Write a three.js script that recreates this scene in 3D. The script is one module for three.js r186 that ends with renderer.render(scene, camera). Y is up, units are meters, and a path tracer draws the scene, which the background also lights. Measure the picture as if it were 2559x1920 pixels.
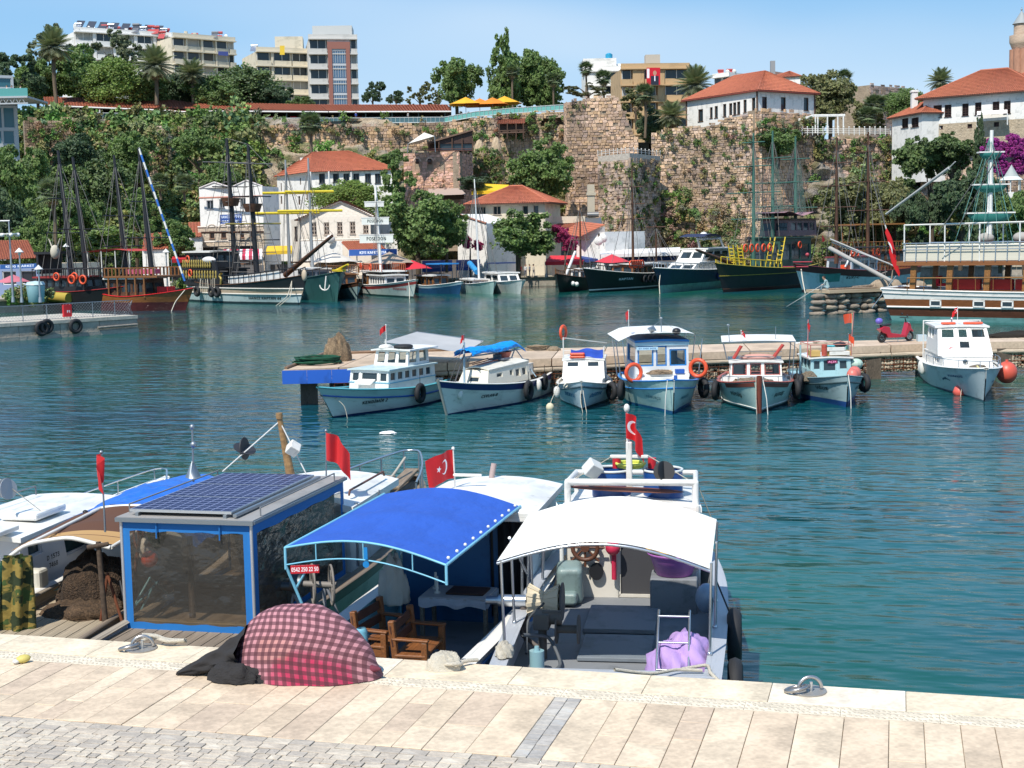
import * as THREE from 'three';
import { mergeGeometries, toCreasedNormals } from 'three/addons/utils/BufferGeometryUtils.js';
import { RoundedBoxGeometry } from 'three/addons/geometries/RoundedBoxGeometry.js';
import { MarchingCubes } from 'three/addons/objects/MarchingCubes.js';
// ---------------------------------------------------------------- camera, sky, sun, exposure
const scene=new THREE.Scene();
const PHOTO_W=2559,PHOTO_H=1920,FOCAL=3500,EYE=6.5;  
const camera=new THREE.PerspectiveCamera(2*Math.atan(PHOTO_H/2/FOCAL)*180/Math.PI,4/3,0.5,3000);
camera.position.set(0,EYE,0);
camera.rotation.order='YXZ';
camera.rotation.set(-Math.atan(360/FOCAL),0,-0.02);
camera.updateMatrixWorld();
function hash2(x,y,s=0){let h=(x*374761393+y*668265263+s*974634777)| 0;h=Math.imul(h ^(h>>>13),1274126177);return((h ^(h>>>16))>>>0)/4294967296;}
function vnoise(x,y,per,s){                                  
const xi=Math.floor(x),yi=Math.floor(y),fx=x - xi,fy=y - yi,w=(v)=>((v % per)+per)% per;
const sx=fx*fx*(3 - 2*fx),sy=fy*fy*(3 - 2*fy);
const a=hash2(w(xi),w(yi),s),b=hash2(w(xi+1),w(yi),s),c=hash2(w(xi),w(yi+1),s),d=hash2(w(xi+1),w(yi+1),s);
return a+(b - a)*sx+(c - a)*sy+(a - b - c+d)*sx*sy;
}
function fbm(u,v,per,oct,s,gain=0.5){let t=0,a=1,n=0;for(let i=0;i<oct;i++){t+=a*vnoise(u*per,v*per,per,s+i*17);n+=a;a*=gain;per*=2;}return t/n;}
{
const w=512,h=256,px=new Float32Array(w*h*4);
const stops=[[-90,.20,.26,.30],[-2,.45,.60,.70],[0,.48,.67,.82],[4,.37,.60,.82],[10,.25,.49,.78],[28,.17,.38,.70],[90,.075,.20,.50]];
for(let y=0;y<h;y++)for(let x=0;x<w;x++){
const el=((y+.5)/h - .5)*180;let k=0;while(k<stops.length - 2&&el>stops[k+1][0])k++;
const f=Math.min(1,Math.max(0,(el - stops[k][0])/(stops[k+1][0]- stops[k][0])));
const u=x/w,cl=el>0?Math.max(0,fbm(u,(el/90)*3+u*.6,12,4,91)- .47)*1.5*Math.min(1,el/3)*Math.max(0,1 - el/50):0;
for(let c=0;c<3;c++){const b=stops[k][c+1]*(1 - f)+stops[k+1][c+1]*f;px[(y*w+x)*4+c]=b+(([.72,.80,.88])[c]- b)*Math.min(.6,cl);}
px[(y*w+x)*4+3]=1;
}
const t=new THREE.DataTexture(px,w,h,THREE.RGBAFormat,THREE.FloatType);
t.mapping=THREE.EquirectangularReflectionMapping;t.magFilter=t.minFilter=THREE.LinearFilter;t.wrapS=THREE.RepeatWrapping;t.needsUpdate=true;
scene.background=t;scene.environment=t;
}
const sun=new THREE.DirectionalLight(new THREE.Color().setRGB(1,.95,.86),4.6);
sun.position.set(-29,80,50).multiplyScalar(3);sun.target.position.set(0,0,-90);sun.position.add(sun.target.position);
sun.castShadow=true;sun.shadow.mapSize.set(4096,4096);sun.shadow.radius=1;
Object.assign(sun.shadow.camera,{left:-220,right:220,top:220,bottom:-220,near:10,far:900});
scene.add(sun,sun.target);
const renderer=new THREE.WebGLRenderer();
renderer.toneMapping=THREE.LinearToneMapping;renderer.toneMappingExposure=1.18;
renderer.shadowMap.enabled=true;
// ---------------------------------------------------------------- helpers: places
const V=(x,y,z)=>new THREE.Vector3(x,y,z);
const rayOf=(px,py)=>V((px - 1279.5)/FOCAL,-(py - 960)/FOCAL,-1).applyQuaternion(camera.quaternion);
const G=(px,py,h=0)=>{const d=rayOf(px,py),t=(h - EYE)/d.y;return V(d.x*t,h,d.z*t);};      
const D=(px,py,z)=>{const d=rayOf(px,py),t=-z/d.z;return V(d.x*t,EYE+d.y*t,-z);};          
function seeded(a){return()=>{a |=0;a=a+0x6D2B79F5 | 0;let t=Math.imul(a ^ a>>>15,1 | a);t=t+Math.imul(t ^ t>>>7,61 | t)^ t;return((t ^ t>>>14)>>>0)/4294967296;};}
let R=seeded(7);
const rr=(a,b)=>a+(b - a)*R();
const lerp=(a,b,t)=>a+(b - a)*t,clamp=(x,a,b)=>Math.min(b,Math.max(a,x));
const smooth=(x,a,b)=>{const t=clamp((x - a)/(b - a),0,1);return t*t*(3 - 2*t);};
// ---------------------------------------------------------------- helpers: objects
const taken={};
function numbered(n){const k=taken[n]=(taken[n]??-1)+1;return k?n+'_'+String(k).padStart(3,'0'):n;}
function thing(name,label,category,pos,turn=0,group){
const o=new THREE.Group();o.name=numbered(name);o.userData={label,category};if(group)o.userData.group=group;
if(pos)o.position.copy(Array.isArray(pos)?V(...pos):pos);o.rotation.y=turn;scene.add(o);o.updateMatrixWorld();return o;
}
function structure(name,pos,turn=0){const o=new THREE.Group();o.name=numbered(name);o.userData={kind:'structure'};if(pos)o.position.copy(pos);o.rotation.y=turn;scene.add(o);o.updateMatrixWorld();return o;}
function part(parent,name,geo,mat,label){
if(Array.isArray(geo))geo=merged(geo);
const m=new THREE.Mesh(geo,mat);m.name=name;if(/^(ratlines|shroud|rope_net|hanging_lines|lashing|dish_cluster)$/.test(name))m.userData.kind='stuff';m.castShadow=m.receiveShadow=true;if(label)m.userData.label=label;parent.add(m);return m;
}
function solo(name,label,category,geo,mat,pos,turn=0,group){const t=thing(name,label,category,pos,turn,group);scene.remove(t);const m=part(scene,t.name,geo,mat);m.userData=t.userData;m.position.copy(t.position);m.rotation.copy(t.rotation);m.updateMatrixWorld();return m;}
function copyOf(o,pos,turn,label){const c=o.clone();c.name=numbered(o.name.replace(/_\d{3}$/,''));c.userData={...o.userData};if(label)c.userData.label=label;c.position.copy(Array.isArray(pos)?V(...pos):pos);c.rotation.y=turn;scene.add(c);c.updateMatrixWorld();return c;}
const toLocal=(g,p)=>{g.updateMatrixWorld();return g.worldToLocal(p.clone());};
const heading=(from,to)=>Math.atan2(-(to.z - from.z),to.x - from.x);       
// ---------------------------------------------------------------- helpers: geometry
function merged(list){
const flat=list.flat(9).filter(Boolean).map((g)=>{g=g.index?g.toNonIndexed():g;if(!g.attributes.normal)g.computeVertexNormals();for(const k of Object.keys(g.attributes))if(!['position','normal','uv','color'].includes(k))g.deleteAttribute(k);if(!g.attributes.uv)g.setAttribute('uv',new THREE.BufferAttribute(new Float32Array(g.attributes.position.count*2),2));return g;});
if(flat.some((g)=>g.attributes.color))for(const g of flat)if(!g.attributes.color)g.setAttribute('color',new THREE.BufferAttribute(new Float32Array(g.attributes.position.count*3).fill(1),3));
return flat.length===1?flat[0]:mergeGeometries(flat);
}
const at=(g,x=0,y=0,z=0,rx=0,ry=0,rz=0)=>{const m=new THREE.Matrix4().compose(V(x,y,z),new THREE.Quaternion().setFromEuler(new THREE.Euler(rx,ry,rz)),V(1,1,1));return g.applyMatrix4(m);};
const box=(w,h,d,x=0,y=0,z=0,rx=0,ry=0,rz=0)=>at(new THREE.BoxGeometry(w,h,d),x,y,z,rx,ry,rz);
const rbox=(w,h,d,x=0,y=0,z=0,rx=0,ry=0,rz=0,r=.02)=>at(new RoundedBoxGeometry(w,h,d,1,Math.min(r,w/2.1,h/2.1,d/2.1)),x,y,z,rx,ry,rz);
const cyl=(r0,r1,h,x=0,y=0,z=0,rx=0,ry=0,rz=0,n=12)=>at(new THREE.CylinderGeometry(r1,r0,h,n),x,y,z,rx,ry,rz);
const ball=(r,x=0,y=0,z=0,sx=1,sy=1,sz=1,n=12)=>at(new THREE.SphereGeometry(r,n,Math.ceil(n*.7)).scale(sx,sy,sz),x,y,z);
const ring=(R0,r,x=0,y=0,z=0,rx=0,ry=0,rz=0,n=20,k=8)=>at(new THREE.TorusGeometry(R0,r,k,n),x,y,z,rx,ry,rz);
const lathe=(pts,x=0,y=0,z=0,rx=0,ry=0,rz=0,n=18)=>at(new THREE.LatheGeometry(pts.map((p)=>new THREE.Vector2(...p)),n),x,y,z,rx,ry,rz);
function rod(a,b,r=.02,r1=r,n=7){a=Array.isArray(a)?V(...a):a;b=Array.isArray(b)?V(...b):b;const d=b.clone().sub(a),g=new THREE.CylinderGeometry(r1,r,d.length(),n);g.applyQuaternion(new THREE.Quaternion().setFromUnitVectors(V(0,1,0),d.clone().normalize()));return g.translate((a.x+b.x)/2,(a.y+b.y)/2,(a.z+b.z)/2);}
function tube(pts,r=.02,seg,n=6,closed=false){pts=pts.map((p)=>Array.isArray(p)?V(...p):p);return new THREE.TubeGeometry(new THREE.CatmullRomCurve3(pts,closed,'catmullrom',.3),seg??pts.length*4,r,n,closed);}
function poly(pts,r=.02,n=6){const o=[];for(let i=0;i+1<pts.length;i++){o.push(rod(pts[i],pts[i+1],r,r,n));if(i)o.push(ball(r*1.02,...(Array.isArray(pts[i])?pts[i]:pts[i].toArray()),1,1,1,6));}return o;}
function sheet(fn,nu,nv,uvs=[1,1]){                        
const p=[],uv=[],ix=[];
for(let j=0;j<=nv;j++)for(let i=0;i<=nu;i++){const q=fn(i/nu,j/nv);p.push(q.x,q.y,q.z);uv.push(i/nu*uvs[0],j/nv*uvs[1]);}
for(let j=0;j<nv;j++)for(let i=0;i<nu;i++){const a=j*(nu+1)+i,b=a+1,c=a+nu+1,d=c+1;ix.push(a,b,d,a,d,c);}
const g=new THREE.BufferGeometry();g.setAttribute('position',new THREE.Float32BufferAttribute(p,3));g.setAttribute('uv',new THREE.Float32BufferAttribute(uv,2));g.setIndex(ix);g.computeVertexNormals();return g;
}
function tint(g,c){if(g.index)g=g.toNonIndexed();const n=g.attributes.position.count,a=new Float32Array(n*3);for(let i=0;i<n;i++){a[i*3]=c[0];a[i*3+1]=c[1];a[i*3+2]=c[2];}g.setAttribute('color',new THREE.BufferAttribute(a,3));return g;}
function quads(list,uvScale=1){                              
const p=[],uv=[],col=[],n=[];
for(const[a,b,c,d,rgb]of list){
const nn=b.clone().sub(a).cross(d.clone().sub(a)).normalize(),w=a.distanceTo(b)*uvScale,h=a.distanceTo(d)*uvScale;
for(const[q,s,t]of[[a,0,0],[b,w,0],[c,w,h],[a,0,0],[c,w,h],[d,0,h]]){p.push(q.x,q.y,q.z);uv.push(s,t);n.push(nn.x,nn.y,nn.z);if(rgb)col.push(...rgb);}
}
const g=new THREE.BufferGeometry();g.setAttribute('position',new THREE.Float32BufferAttribute(p,3));g.setAttribute('normal',new THREE.Float32BufferAttribute(n,3));g.setAttribute('uv',new THREE.Float32BufferAttribute(uv,2));if(col.length)g.setAttribute('color',new THREE.Float32BufferAttribute(col,3));return g;
}
function prism(pts,h,bevel=0){const s=new THREE.Shape(pts.map((p)=>new THREE.Vector2(p[0],p[1])));return new THREE.ExtrudeGeometry(s,{depth:h,bevelEnabled:bevel>0,bevelSize:bevel,bevelThickness:bevel,bevelSegments:1,curveSegments:8});}
// ---------------------------------------------------------------- textures and materials
function dataTex(n,fn,srgb=true,rep){const a=new Uint8Array(n*n*4);for(let y=0;y<n;y++)for(let x=0;x<n;x++){const c=fn(x/n,y/n);a[(y*n+x)*4]=c[0]*255;a[(y*n+x)*4+1]=c[1]*255;a[(y*n+x)*4+2]=c[2]*255;a[(y*n+x)*4+3]=(c[3]??1)*255;}const t=new THREE.DataTexture(a,n,n);t.wrapS=t.wrapT=THREE.RepeatWrapping;t.magFilter=THREE.LinearFilter;if(srgb)t.colorSpace=THREE.SRGBColorSpace;if(rep)t.repeat.set(...rep);t.needsUpdate=true;return t;}
function canvasTex(w,h,draw,srgb=true){const c=document.createElement('canvas');c.width=w;c.height=h;draw(c.getContext('2d'),w,h);const t=new THREE.CanvasTexture(c);if(srgb)t.colorSpace=THREE.SRGBColorSpace;t.magFilter=THREE.LinearFilter;return t;}
const g3=(v)=>[v,v,v];
const T={
grime:dataTex(256,(u,v)=>{const a=fbm(u,v,4,5,3),s=fbm(u,v,24,3,9),k=clamp(1.04 - Math.max(0,a - .52)*.55 - Math.max(0,s - .66)*.5,.6,1);return[k,k*.992,k*.975];}),
rough:dataTex(256,(u,v)=>g3(fbm(u,v,8,5,21,.6)),false),
stone:dataTex(512,(u,v)=>{const a=fbm(u,v,4,6,31,.6),b=fbm(u,v,40,2,37);const k=.80+.28*a+(b - .5)*.14;return[clamp(k,0,1),clamp(k*.985,0,1),clamp(k*.96,0,1)];}),
stoneBump:dataTex(512,(u,v)=>g3(fbm(u,v,12,6,41,.62)),false),
wood:dataTex(256,(u,v)=>{const g=fbm(u*.25+fbm(u,v,3,2,5)*.05,v,32,3,51),l=fbm(u,v,3,3,57);const k=.62+.38*g*(.7+.5*l);return[k,k*.97,k*.93];}),
cloth:dataTex(256,(u,v)=>{const w=fbm(u,v,3,4,61);const k=.93+.07*w;return g3(clamp(k,0,1));}),
clothBump:dataTex(256,(u,v)=>{const w=fbm(u+fbm(u,v,2,2,63)*.3,v,3,4,67);return g3(w);},false),
net:dataTex(256,(u,v)=>{const a=fbm(u,v,30,3,71,.7),b=fbm(u,v,5,3,73);const k=.35+.55*a*(.6+.7*b);return[k,k*.9,k*.78];}),
netBump:dataTex(256,(u,v)=>g3(fbm(u,v,36,3,71,.8)),false),
};
const mats={};
const lin=(c)=>Array.isArray(c)?new THREE.Color().setRGB(...c):new THREE.Color(c);
function M(c,rough=.6,o={}){
const key=JSON.stringify([c,rough,o]);if(mats[key])return mats[key];
const phys=o.coat||o.trans||o.sheen,m=phys?new THREE.MeshPhysicalMaterial():new THREE.MeshStandardMaterial();
m.color.copy(lin(c));m.roughness=rough;m.metalness=o.metal??0;m.side=THREE.DoubleSide;
if(o.map)m.map=T[o.map];if(o.bump){m.bumpMap=T[o.bump];m.bumpScale=o.bs??.01;}
if(o.vc)m.vertexColors=true;if(o.coat){m.clearcoat=o.coat;m.clearcoatRoughness=.15;}
if(o.trans){m.transmission=o.trans;m.thickness=0;}if(o.sheen){m.sheen=o.sheen;m.sheenColor.set(0xffffff);}
if(o.alpha){m.transparent=true;m.alphaTest=.5;}
return mats[key]=m;
}
const paint=(c,r=.42)=>M(c,r,{map:'grime',bump:'rough',bs:.0015});
const WOOD=(c,r=.6)=>M(c,r,{map:'wood',bump:'wood',bs:.002});
const CLOTH=(c)=>M(c,.9,{map:'cloth',bump:'clothBump',bs:.02});
const METAL=(c=0xb8bcc0,r=.35)=>M(c,r,{metal:.9});
const GLASS=M([.03,.045,.055],.06);
const DARK=M([.012,.012,.014],.5);
const RUBBER=M([.018,.018,.02],.75,{bump:'rough',bs:.004});
const STEEL=METAL(0xc4c8cc,.28),GALV=METAL(0x9aa0a4,.5),RUST=M(0x6b3a20,.9,{map:'stone'});
const WHITE=paint([.78,.78,.76]),WHITEW=paint([.72,.71,.67]),ROPE=M(0xcfc6b4,.95,{bump:'netBump',bs:.012});
const RED=paint([.62,.02,.025]),ORANGE=paint([.72,.09,.03]),BLUE=paint([.02,.10,.42]),NAVY=paint([.012,.03,.12]);
function words(text,w,h,{fg='#111',bg,font='bold',size=.7,skew=0,lines}={}){
const t=canvasTex(w,h,(c)=>{
if(bg){c.fillStyle=bg;c.fillRect(0,0,w,h);}else{c.fillStyle=fg;c.globalAlpha=0.004;c.fillRect(0,0,w,h);c.globalAlpha=1;}
c.fillStyle=fg;c.textAlign='center';c.textBaseline='middle';const ls=lines??[text];
c.font=`${font} ${Math.floor(h / ls.length * size)}px sans-serif`;c.setTransform(1,0,-skew,1,skew*h/2,0);
ls.forEach((l,i)=>{const mw=c.measureText(l).width,k=Math.min(1,w*.95/mw);c.save();c.translate(w/2,h*(i+.52)/ls.length);c.scale(k,1);c.fillText(l,0,0);c.restore();});
});
const m=new THREE.MeshStandardMaterial({map:t,roughness:.6,side:THREE.DoubleSide});if(!bg){m.transparent=true;m.alphaTest=.35;}return m;
}
const flagTex=canvasTex(192,128,(c)=>{
c.fillStyle='#d8121c';c.fillRect(0,0,192,128);c.fillStyle='#fff';c.beginPath();c.arc(70,64,33,0,7);c.fill();c.fillStyle='#d8121c';c.beginPath();c.arc(79,64,26,0,7);c.fill();
c.fillStyle='#fff';c.beginPath();for(let i=0;i<10;i++){const r=i % 2?6.2:16,a=Math.PI+i*Math.PI/5;c.lineTo(116+r*Math.cos(a),64+r*Math.sin(a));}c.fill();
});
const FLAG=new THREE.MeshPhysicalMaterial({map:flagTex,roughness:.8,side:THREE.DoubleSide,transmission:.25,thickness:0});
// a wall of four corners (bl, br, tr, tl) with real openings; each opening gets a frame and a recessed pane
function wall(parent,c,wins,o={}){
const[bl,br,tr,tl]=c.map((p)=>Array.isArray(p)?V(...p):p),P=(u,v)=>bl.clone().lerp(br,u).lerp(tl.clone().lerp(tr,u),v);
const nrm=br.clone().sub(bl).cross(tl.clone().sub(bl)).normalize(),dep=o.depth??.12,back=(p,d)=>p.clone().addScaledVector(nrm,-d);
const us=[...new Set([0,1,...wins.flatMap((w)=>[w[0],w[2]])])].sort((a,b)=>a - b),vs=[...new Set([0,1,...wins.flatMap((w)=>[w[1],w[3]])])].sort((a,b)=>a - b),q=[];
for(let i=0;i+1<us.length;i++)for(let j=0;j+1<vs.length;j++){const mu=(us[i]+us[i+1])/2,mv=(vs[j]+vs[j+1])/2;if(wins.some((w)=>mu>w[0]&&mu<w[2]&&mv>w[1]&&mv<w[3]))continue;q.push([P(us[i],vs[j]),P(us[i+1],vs[j]),P(us[i+1],vs[j+1]),P(us[i],vs[j+1])]);}
for(const w of wins){const k=[P(w[0],w[1]),P(w[2],w[1]),P(w[2],w[3]),P(w[0],w[3])];for(let i=0;i<4;i++)q.push([k[i],k[(i+1)% 4],back(k[(i+1)% 4],dep),back(k[i],dep)]);}
part(parent,o.name??'wall',quads(q,o.uv??.5),o.mat);
for(const w of wins){
const k=[P(w[0],w[1]),P(w[2],w[1]),P(w[2],w[3]),P(w[0],w[3])].map((p)=>back(p,dep*.55)),mid=k[0].clone().lerp(k[2],.5),W=k[0].distanceTo(k[1]),H=k[0].distanceTo(k[3]),fw=Math.min(o.fw??.06,W/5);
const gs=[],bar=(a,b,r=fw)=>{const d=b.clone().sub(a),L=d.length(),m=new THREE.Matrix4(),X=d.normalize(),Z=nrm,Y=Z.clone().cross(X);m.makeBasis(X,Y,Z).setPosition(a.clone().lerp(b,.5));gs.push(new THREE.BoxGeometry(L,r,dep*.5).applyMatrix4(m));};
const inn=(a)=>a.clone().lerp(mid,fw/2/Math.hypot(W,H)*2.2);for(let i=0;i<4;i++)bar(inn(k[i]),inn(k[(i+1)% 4]));
const[mx,my]=w[4]??o.mull??[0,0];for(let i=1;i<=mx;i++)bar(k[0].clone().lerp(k[1],i/(mx+1)),k[3].clone().lerp(k[2],i/(mx+1)),fw*.7);for(let i=1;i<=my;i++)bar(k[0].clone().lerp(k[3],i/(my+1)),k[1].clone().lerp(k[2],i/(my+1)),fw*.7);
if(o.sill){const a=P(w[0],w[1]),b=P(w[2],w[1]),X=b.clone().sub(a).normalize(),m=new THREE.Matrix4().makeBasis(X,nrm.clone().cross(X),nrm).setPosition(a.clone().lerp(b,.5).addScaledVector(nrm,.03));gs.push(new THREE.BoxGeometry(W*1.15,.08,.16).applyMatrix4(m));}
const f=part(parent,o.winName??'window',gs,o.frame??o.mat);
if(o.pane!==null)part(f,'pane',quads([[...k.map((p)=>back(p,dep*.3))]]),o.pane??GLASS);
}
return{P,nrm};
}
// corrugated tile slope between eave (bl, br) and ridge (tl, tr); rows of barrel tiles
function tiles(parent,name,bl,br,tr,tl,mat,pitch=.34,jit=.16){
const W=bl.distanceTo(br),H=bl.clone().lerp(br,.5).distanceTo(tl.clone().lerp(tr,.5)),nrm=br.clone().sub(bl).cross(tl.clone().sub(bl)).normalize(),nu=Math.max(2,Math.round(W/pitch)),nv=Math.max(2,Math.round(H/.5)),q=[];
const P=(u,v,k)=>bl.clone().lerp(br,u).lerp(tl.clone().lerp(tr,u),v).addScaledVector(nrm,k);
for(let i=0;i<nu;i++)for(let j=0;j<nv;j++){
const s=1 - R()*jit -(R()<.06?.18:0),c=[s,s*(.96+R()*.06),s*(.94+R()*.08)],u0=i/nu,u1=(i+.5)/nu,u2=(i+1)/nu,v0=j/nv,v1=(j+1)/nv;
q.push([P(u0,v0,.02),P(u1,v0,.11),P(u1,v1,.05),P(u0,v1,-.02),c],[P(u1,v0,.11),P(u2,v0,.02),P(u2,v1,-.02),P(u1,v1,.05),c]);
}
const c0=[.7,.66,.62];for(let i=0;i<4;i++)q.push([P(i/4,0,-.03),P((i+1)/4,0,-.03),P((i+1)/4,1,-.03),P(i/4,1,-.03),c0]);
return part(parent,name,quads(q),mat);
}
// ================================================================ water
{
const waveTex=dataTex(1024,(u,v)=>{const w=fbm(u,v,3,2,201)*.25,a=vnoise(u*10+w*6,v*26,1e9,1),b=0;return g3(clamp(.5*fbm2(u,v,8,22,4,203)+.5*fbm2(u,v,14,30,3,211),0,1));},false);
function fbm2(u,v,pu,pv,oct,s){let t=0,a=1,n=0;for(let i=0;i<oct;i++){t+=a*vn2(u*pu,v*pv,pu,pv,s+i);n+=a;a*=.52;pu*=2;pv*=2;}return t/n;}
function vn2(x,y,px,py,s){const xi=Math.floor(x),yi=Math.floor(y),fx=x - xi,fy=y - yi,wx=(k)=>((k % px)+px)% px,wy=(k)=>((k % py)+py)% py,sx=fx*fx*(3 - 2*fx),sy=fy*fy*(3 - 2*fy);const a=hash2(wx(xi),wy(yi),s),b=hash2(wx(xi+1),wy(yi),s),c=hash2(wx(xi),wy(yi+1),s),d=hash2(wx(xi+1),wy(yi+1),s);return a+(b - a)*sx+(c - a)*sy+(a - b - c+d)*sx*sy;}
const patch=dataTex(256,(u,v)=>{const a=fbm2(u,v,4,7,4,231),b=fbm2(u,v,9,5,3,237);return[clamp(.62+.5*(a - .5)*1.1,0,1),clamp(.80+.34*(a - .5)- .10*(b - .5),0,1),clamp(.80+.42*(b - .5),0,1)];});
const calm=dataTex(256,(u,v)=>{const a=fbm2(u,v,3,9,4,241);return[0,.25+.75*smooth(a,.35,.65),0];},false);
waveTex.repeat.set(1/15,1/15);waveTex.rotation=.2;patch.repeat.set(1/90,1/90);calm.repeat.set(1/60,1/60);
const wm=new THREE.MeshPhysicalMaterial({roughness:.16,ior:1.33,map:patch,bumpMap:waveTex,bumpScale:.135,roughnessMap:calm});
wm.color.setRGB(.013,.118,.118);
const w=structure('water',V(0,0,0));
const g=sheet((u,v)=>V(lerp(-260,260,u),0,lerp(-8,-330,v)),52,33);const uv=g.attributes.uv,p=g.attributes.position;for(let i=0;i<uv.count;i++)uv.setXY(i,p.getX(i),p.getZ(i));
part(w,'sea_surface',g,wm);
}
// ================================================================ near quay
const QUAY_TURN=-.269,QUAY=structure('quay',V(-.25,0,-16.15),QUAY_TURN);
{
R=seeded(11);
const slabM=[0,1,2,3].map((k)=>M([[.72,.585,.435],[.69,.555,.415],[.74,.61,.46],[.63,.50,.38]][k],.8,{map:'stone',bump:'stoneBump',bs:.006}));
const cope=M([.78,.67,.51],.8,{map:'stone',bump:'stoneBump',bs:.008}),cope2=M([.80,.72,.60],.8,{map:'stone',bump:'stoneBump',bs:.006}),grey=[0,1,2].map((k)=>M([[.48,.45,.42],[.42,.40,.38],[.53,.50,.46]][k],.85,{map:'stone',bump:'stoneBump',bs:.008}));
const chisel=M([.80,.71,.57],.9,{map:'stone',bump:'stoneBump',bs:.015});
part(QUAY,'quay_wall',[box(40,2.4,30,0,.27,15.02)],M([.40,.36,.29],.9,{map:'stone',bump:'stoneBump',bs:.03}));
const top=1.5,slab=(x0,x1,z0,z1,m,name,th=.09,j=.006)=>{const g=rbox(x1 - x0 - .005,th,z1 - z0 - .005,(x0+x1)/2,top - th/2+rr(-j,j*.3),(z0+z1)/2,rr(-.002,.002),0,rr(-.002,.002),.008);const uv=g.attributes.uv,k=R()*5;for(let i=0;i<uv.count;i++)uv.setXY(i,uv.getX(i)*(x1 - x0)*.6+k,uv.getY(i)*(z1 - z0)*.6+k);return part(QUAY,name,g,m);};
let x=-9;while(x<8){const w=rr(1.15,1.6);slab(x,x+w,0,.66,R()<.3?cope2:cope,'coping_stone',.16,.004);x+=w;}
// hand-picked strip along the coping: rows of chiselled dents
for(let x=-9;x<8;x+=1.0){const g=[],w=1.0;g.push(box(w - .004,.09,.30,x+w/2,top - .052,.82));for(let i=0;i<17;i++)for(let k=0;k<3;k++)g.push(at(new THREE.SphereGeometry(.024,5,4).scale(.8,.24,1.7),x+(i+.5+rr(-.2,.2))*w/17,top - .009,.71+k*.10+rr(-.02,.02),0,.6+rr(-.2,.2),0));part(QUAY,'chiselled_strip',g,chisel);}
x=-9;let gx=null;
while(x<8){
if(gx===null&&x>.62){gx=x;for(let c=0;c<2;c++)for(let z=.98,k;z<2.80;z+=k){k=rr(.12,.2);slab(x+c*.15,x+c*.15+.15,z,Math.min(2.80,z+k),grey[Math.floor(R()*3)],'sett');}x+=.30;continue;}
const w=rr(.24,.48);let z=.98;while(z<2.78){const d=R()<.35?2.8 - z:rr(.5,1.3),z1=2.8 -(z+d)<.3?2.8:z+d;slab(x,x+w,z,z1,slabM[R()<.12?3:Math.floor(R()*3)],'slab');z=z1;}x+=w;
}
// cobbles behind the slabs
const cob=[];for(let z=2.8;z<8;){const d=z<2.95?.15:rr(.105,.14);for(let x=-8.5+R()*.1;x<6;){const w=z<2.95?rr(.16,.3):rr(.10,.22);cob.push([x,x+w,z,z+d]);x+=w;}z+=d;}
const shown=(c)=>{const p=QUAY.localToWorld(V((c[0]+c[1])/2,top,(c[2]+c[3])/2)).project(camera);return Math.abs(p.x)<1.05&&Math.abs(p.y)<1.03?-p.y:-9;};
cob.forEach((c)=>{c.k=shown(c);});cob.sort((a,b)=>b.k - a.k);
const geos=[],rest=[[],[],[]];let n=0;
for(let i=0;i<6;i++)geos.push(0);
for(const c of cob){
const w=c[1]- c[0]- .007,d=c[3]- c[2]- .007,gap=R()<.2?.01:0,g=rbox(w - gap,.08,d - gap*.6,(c[0]+c[1])/2,top - .045+rr(-.005,.003),(c[2]+c[3])/2,rr(-.012,.012),rr(-.04,.04),rr(-.015,.015),.007),k=Math.floor(R()*3);const uv=g.attributes.uv,o=R()*7;for(let i=0;i<uv.count;i++)uv.setXY(i,uv.getX(i)*.2+o,uv.getY(i)*.2+o);
if(c.k>-5&&n<300){part(QUAY,'cobble',g,M([[.56,.49,.41],[.48,.43,.375],[.62,.55,.46]][k],.85,{map:'stone',bump:'stoneBump',bs:.012}));n++;}else if(c[2]<5)rest[k].push(g);
}
rest.forEach((r,k)=>{const m=part(QUAY,'cobbles',r,M([[.56,.49,.41],[.48,.43,.375],[.62,.55,.46]][k],.85,{map:'stone',bump:'stoneBump',bs:.012}));m.userData.kind='stuff';});
part(QUAY,'bedding',[box(17.2,.02,7.1,-.4,top - .085,4.45)],M([.44,.39,.32],.95,{map:'stone'}));
part(QUAY,'promenade',[box(40,.02,20,0,top - .03,18.1)],M([.40,.375,.35],.9,{map:'stone'}));
}
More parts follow.
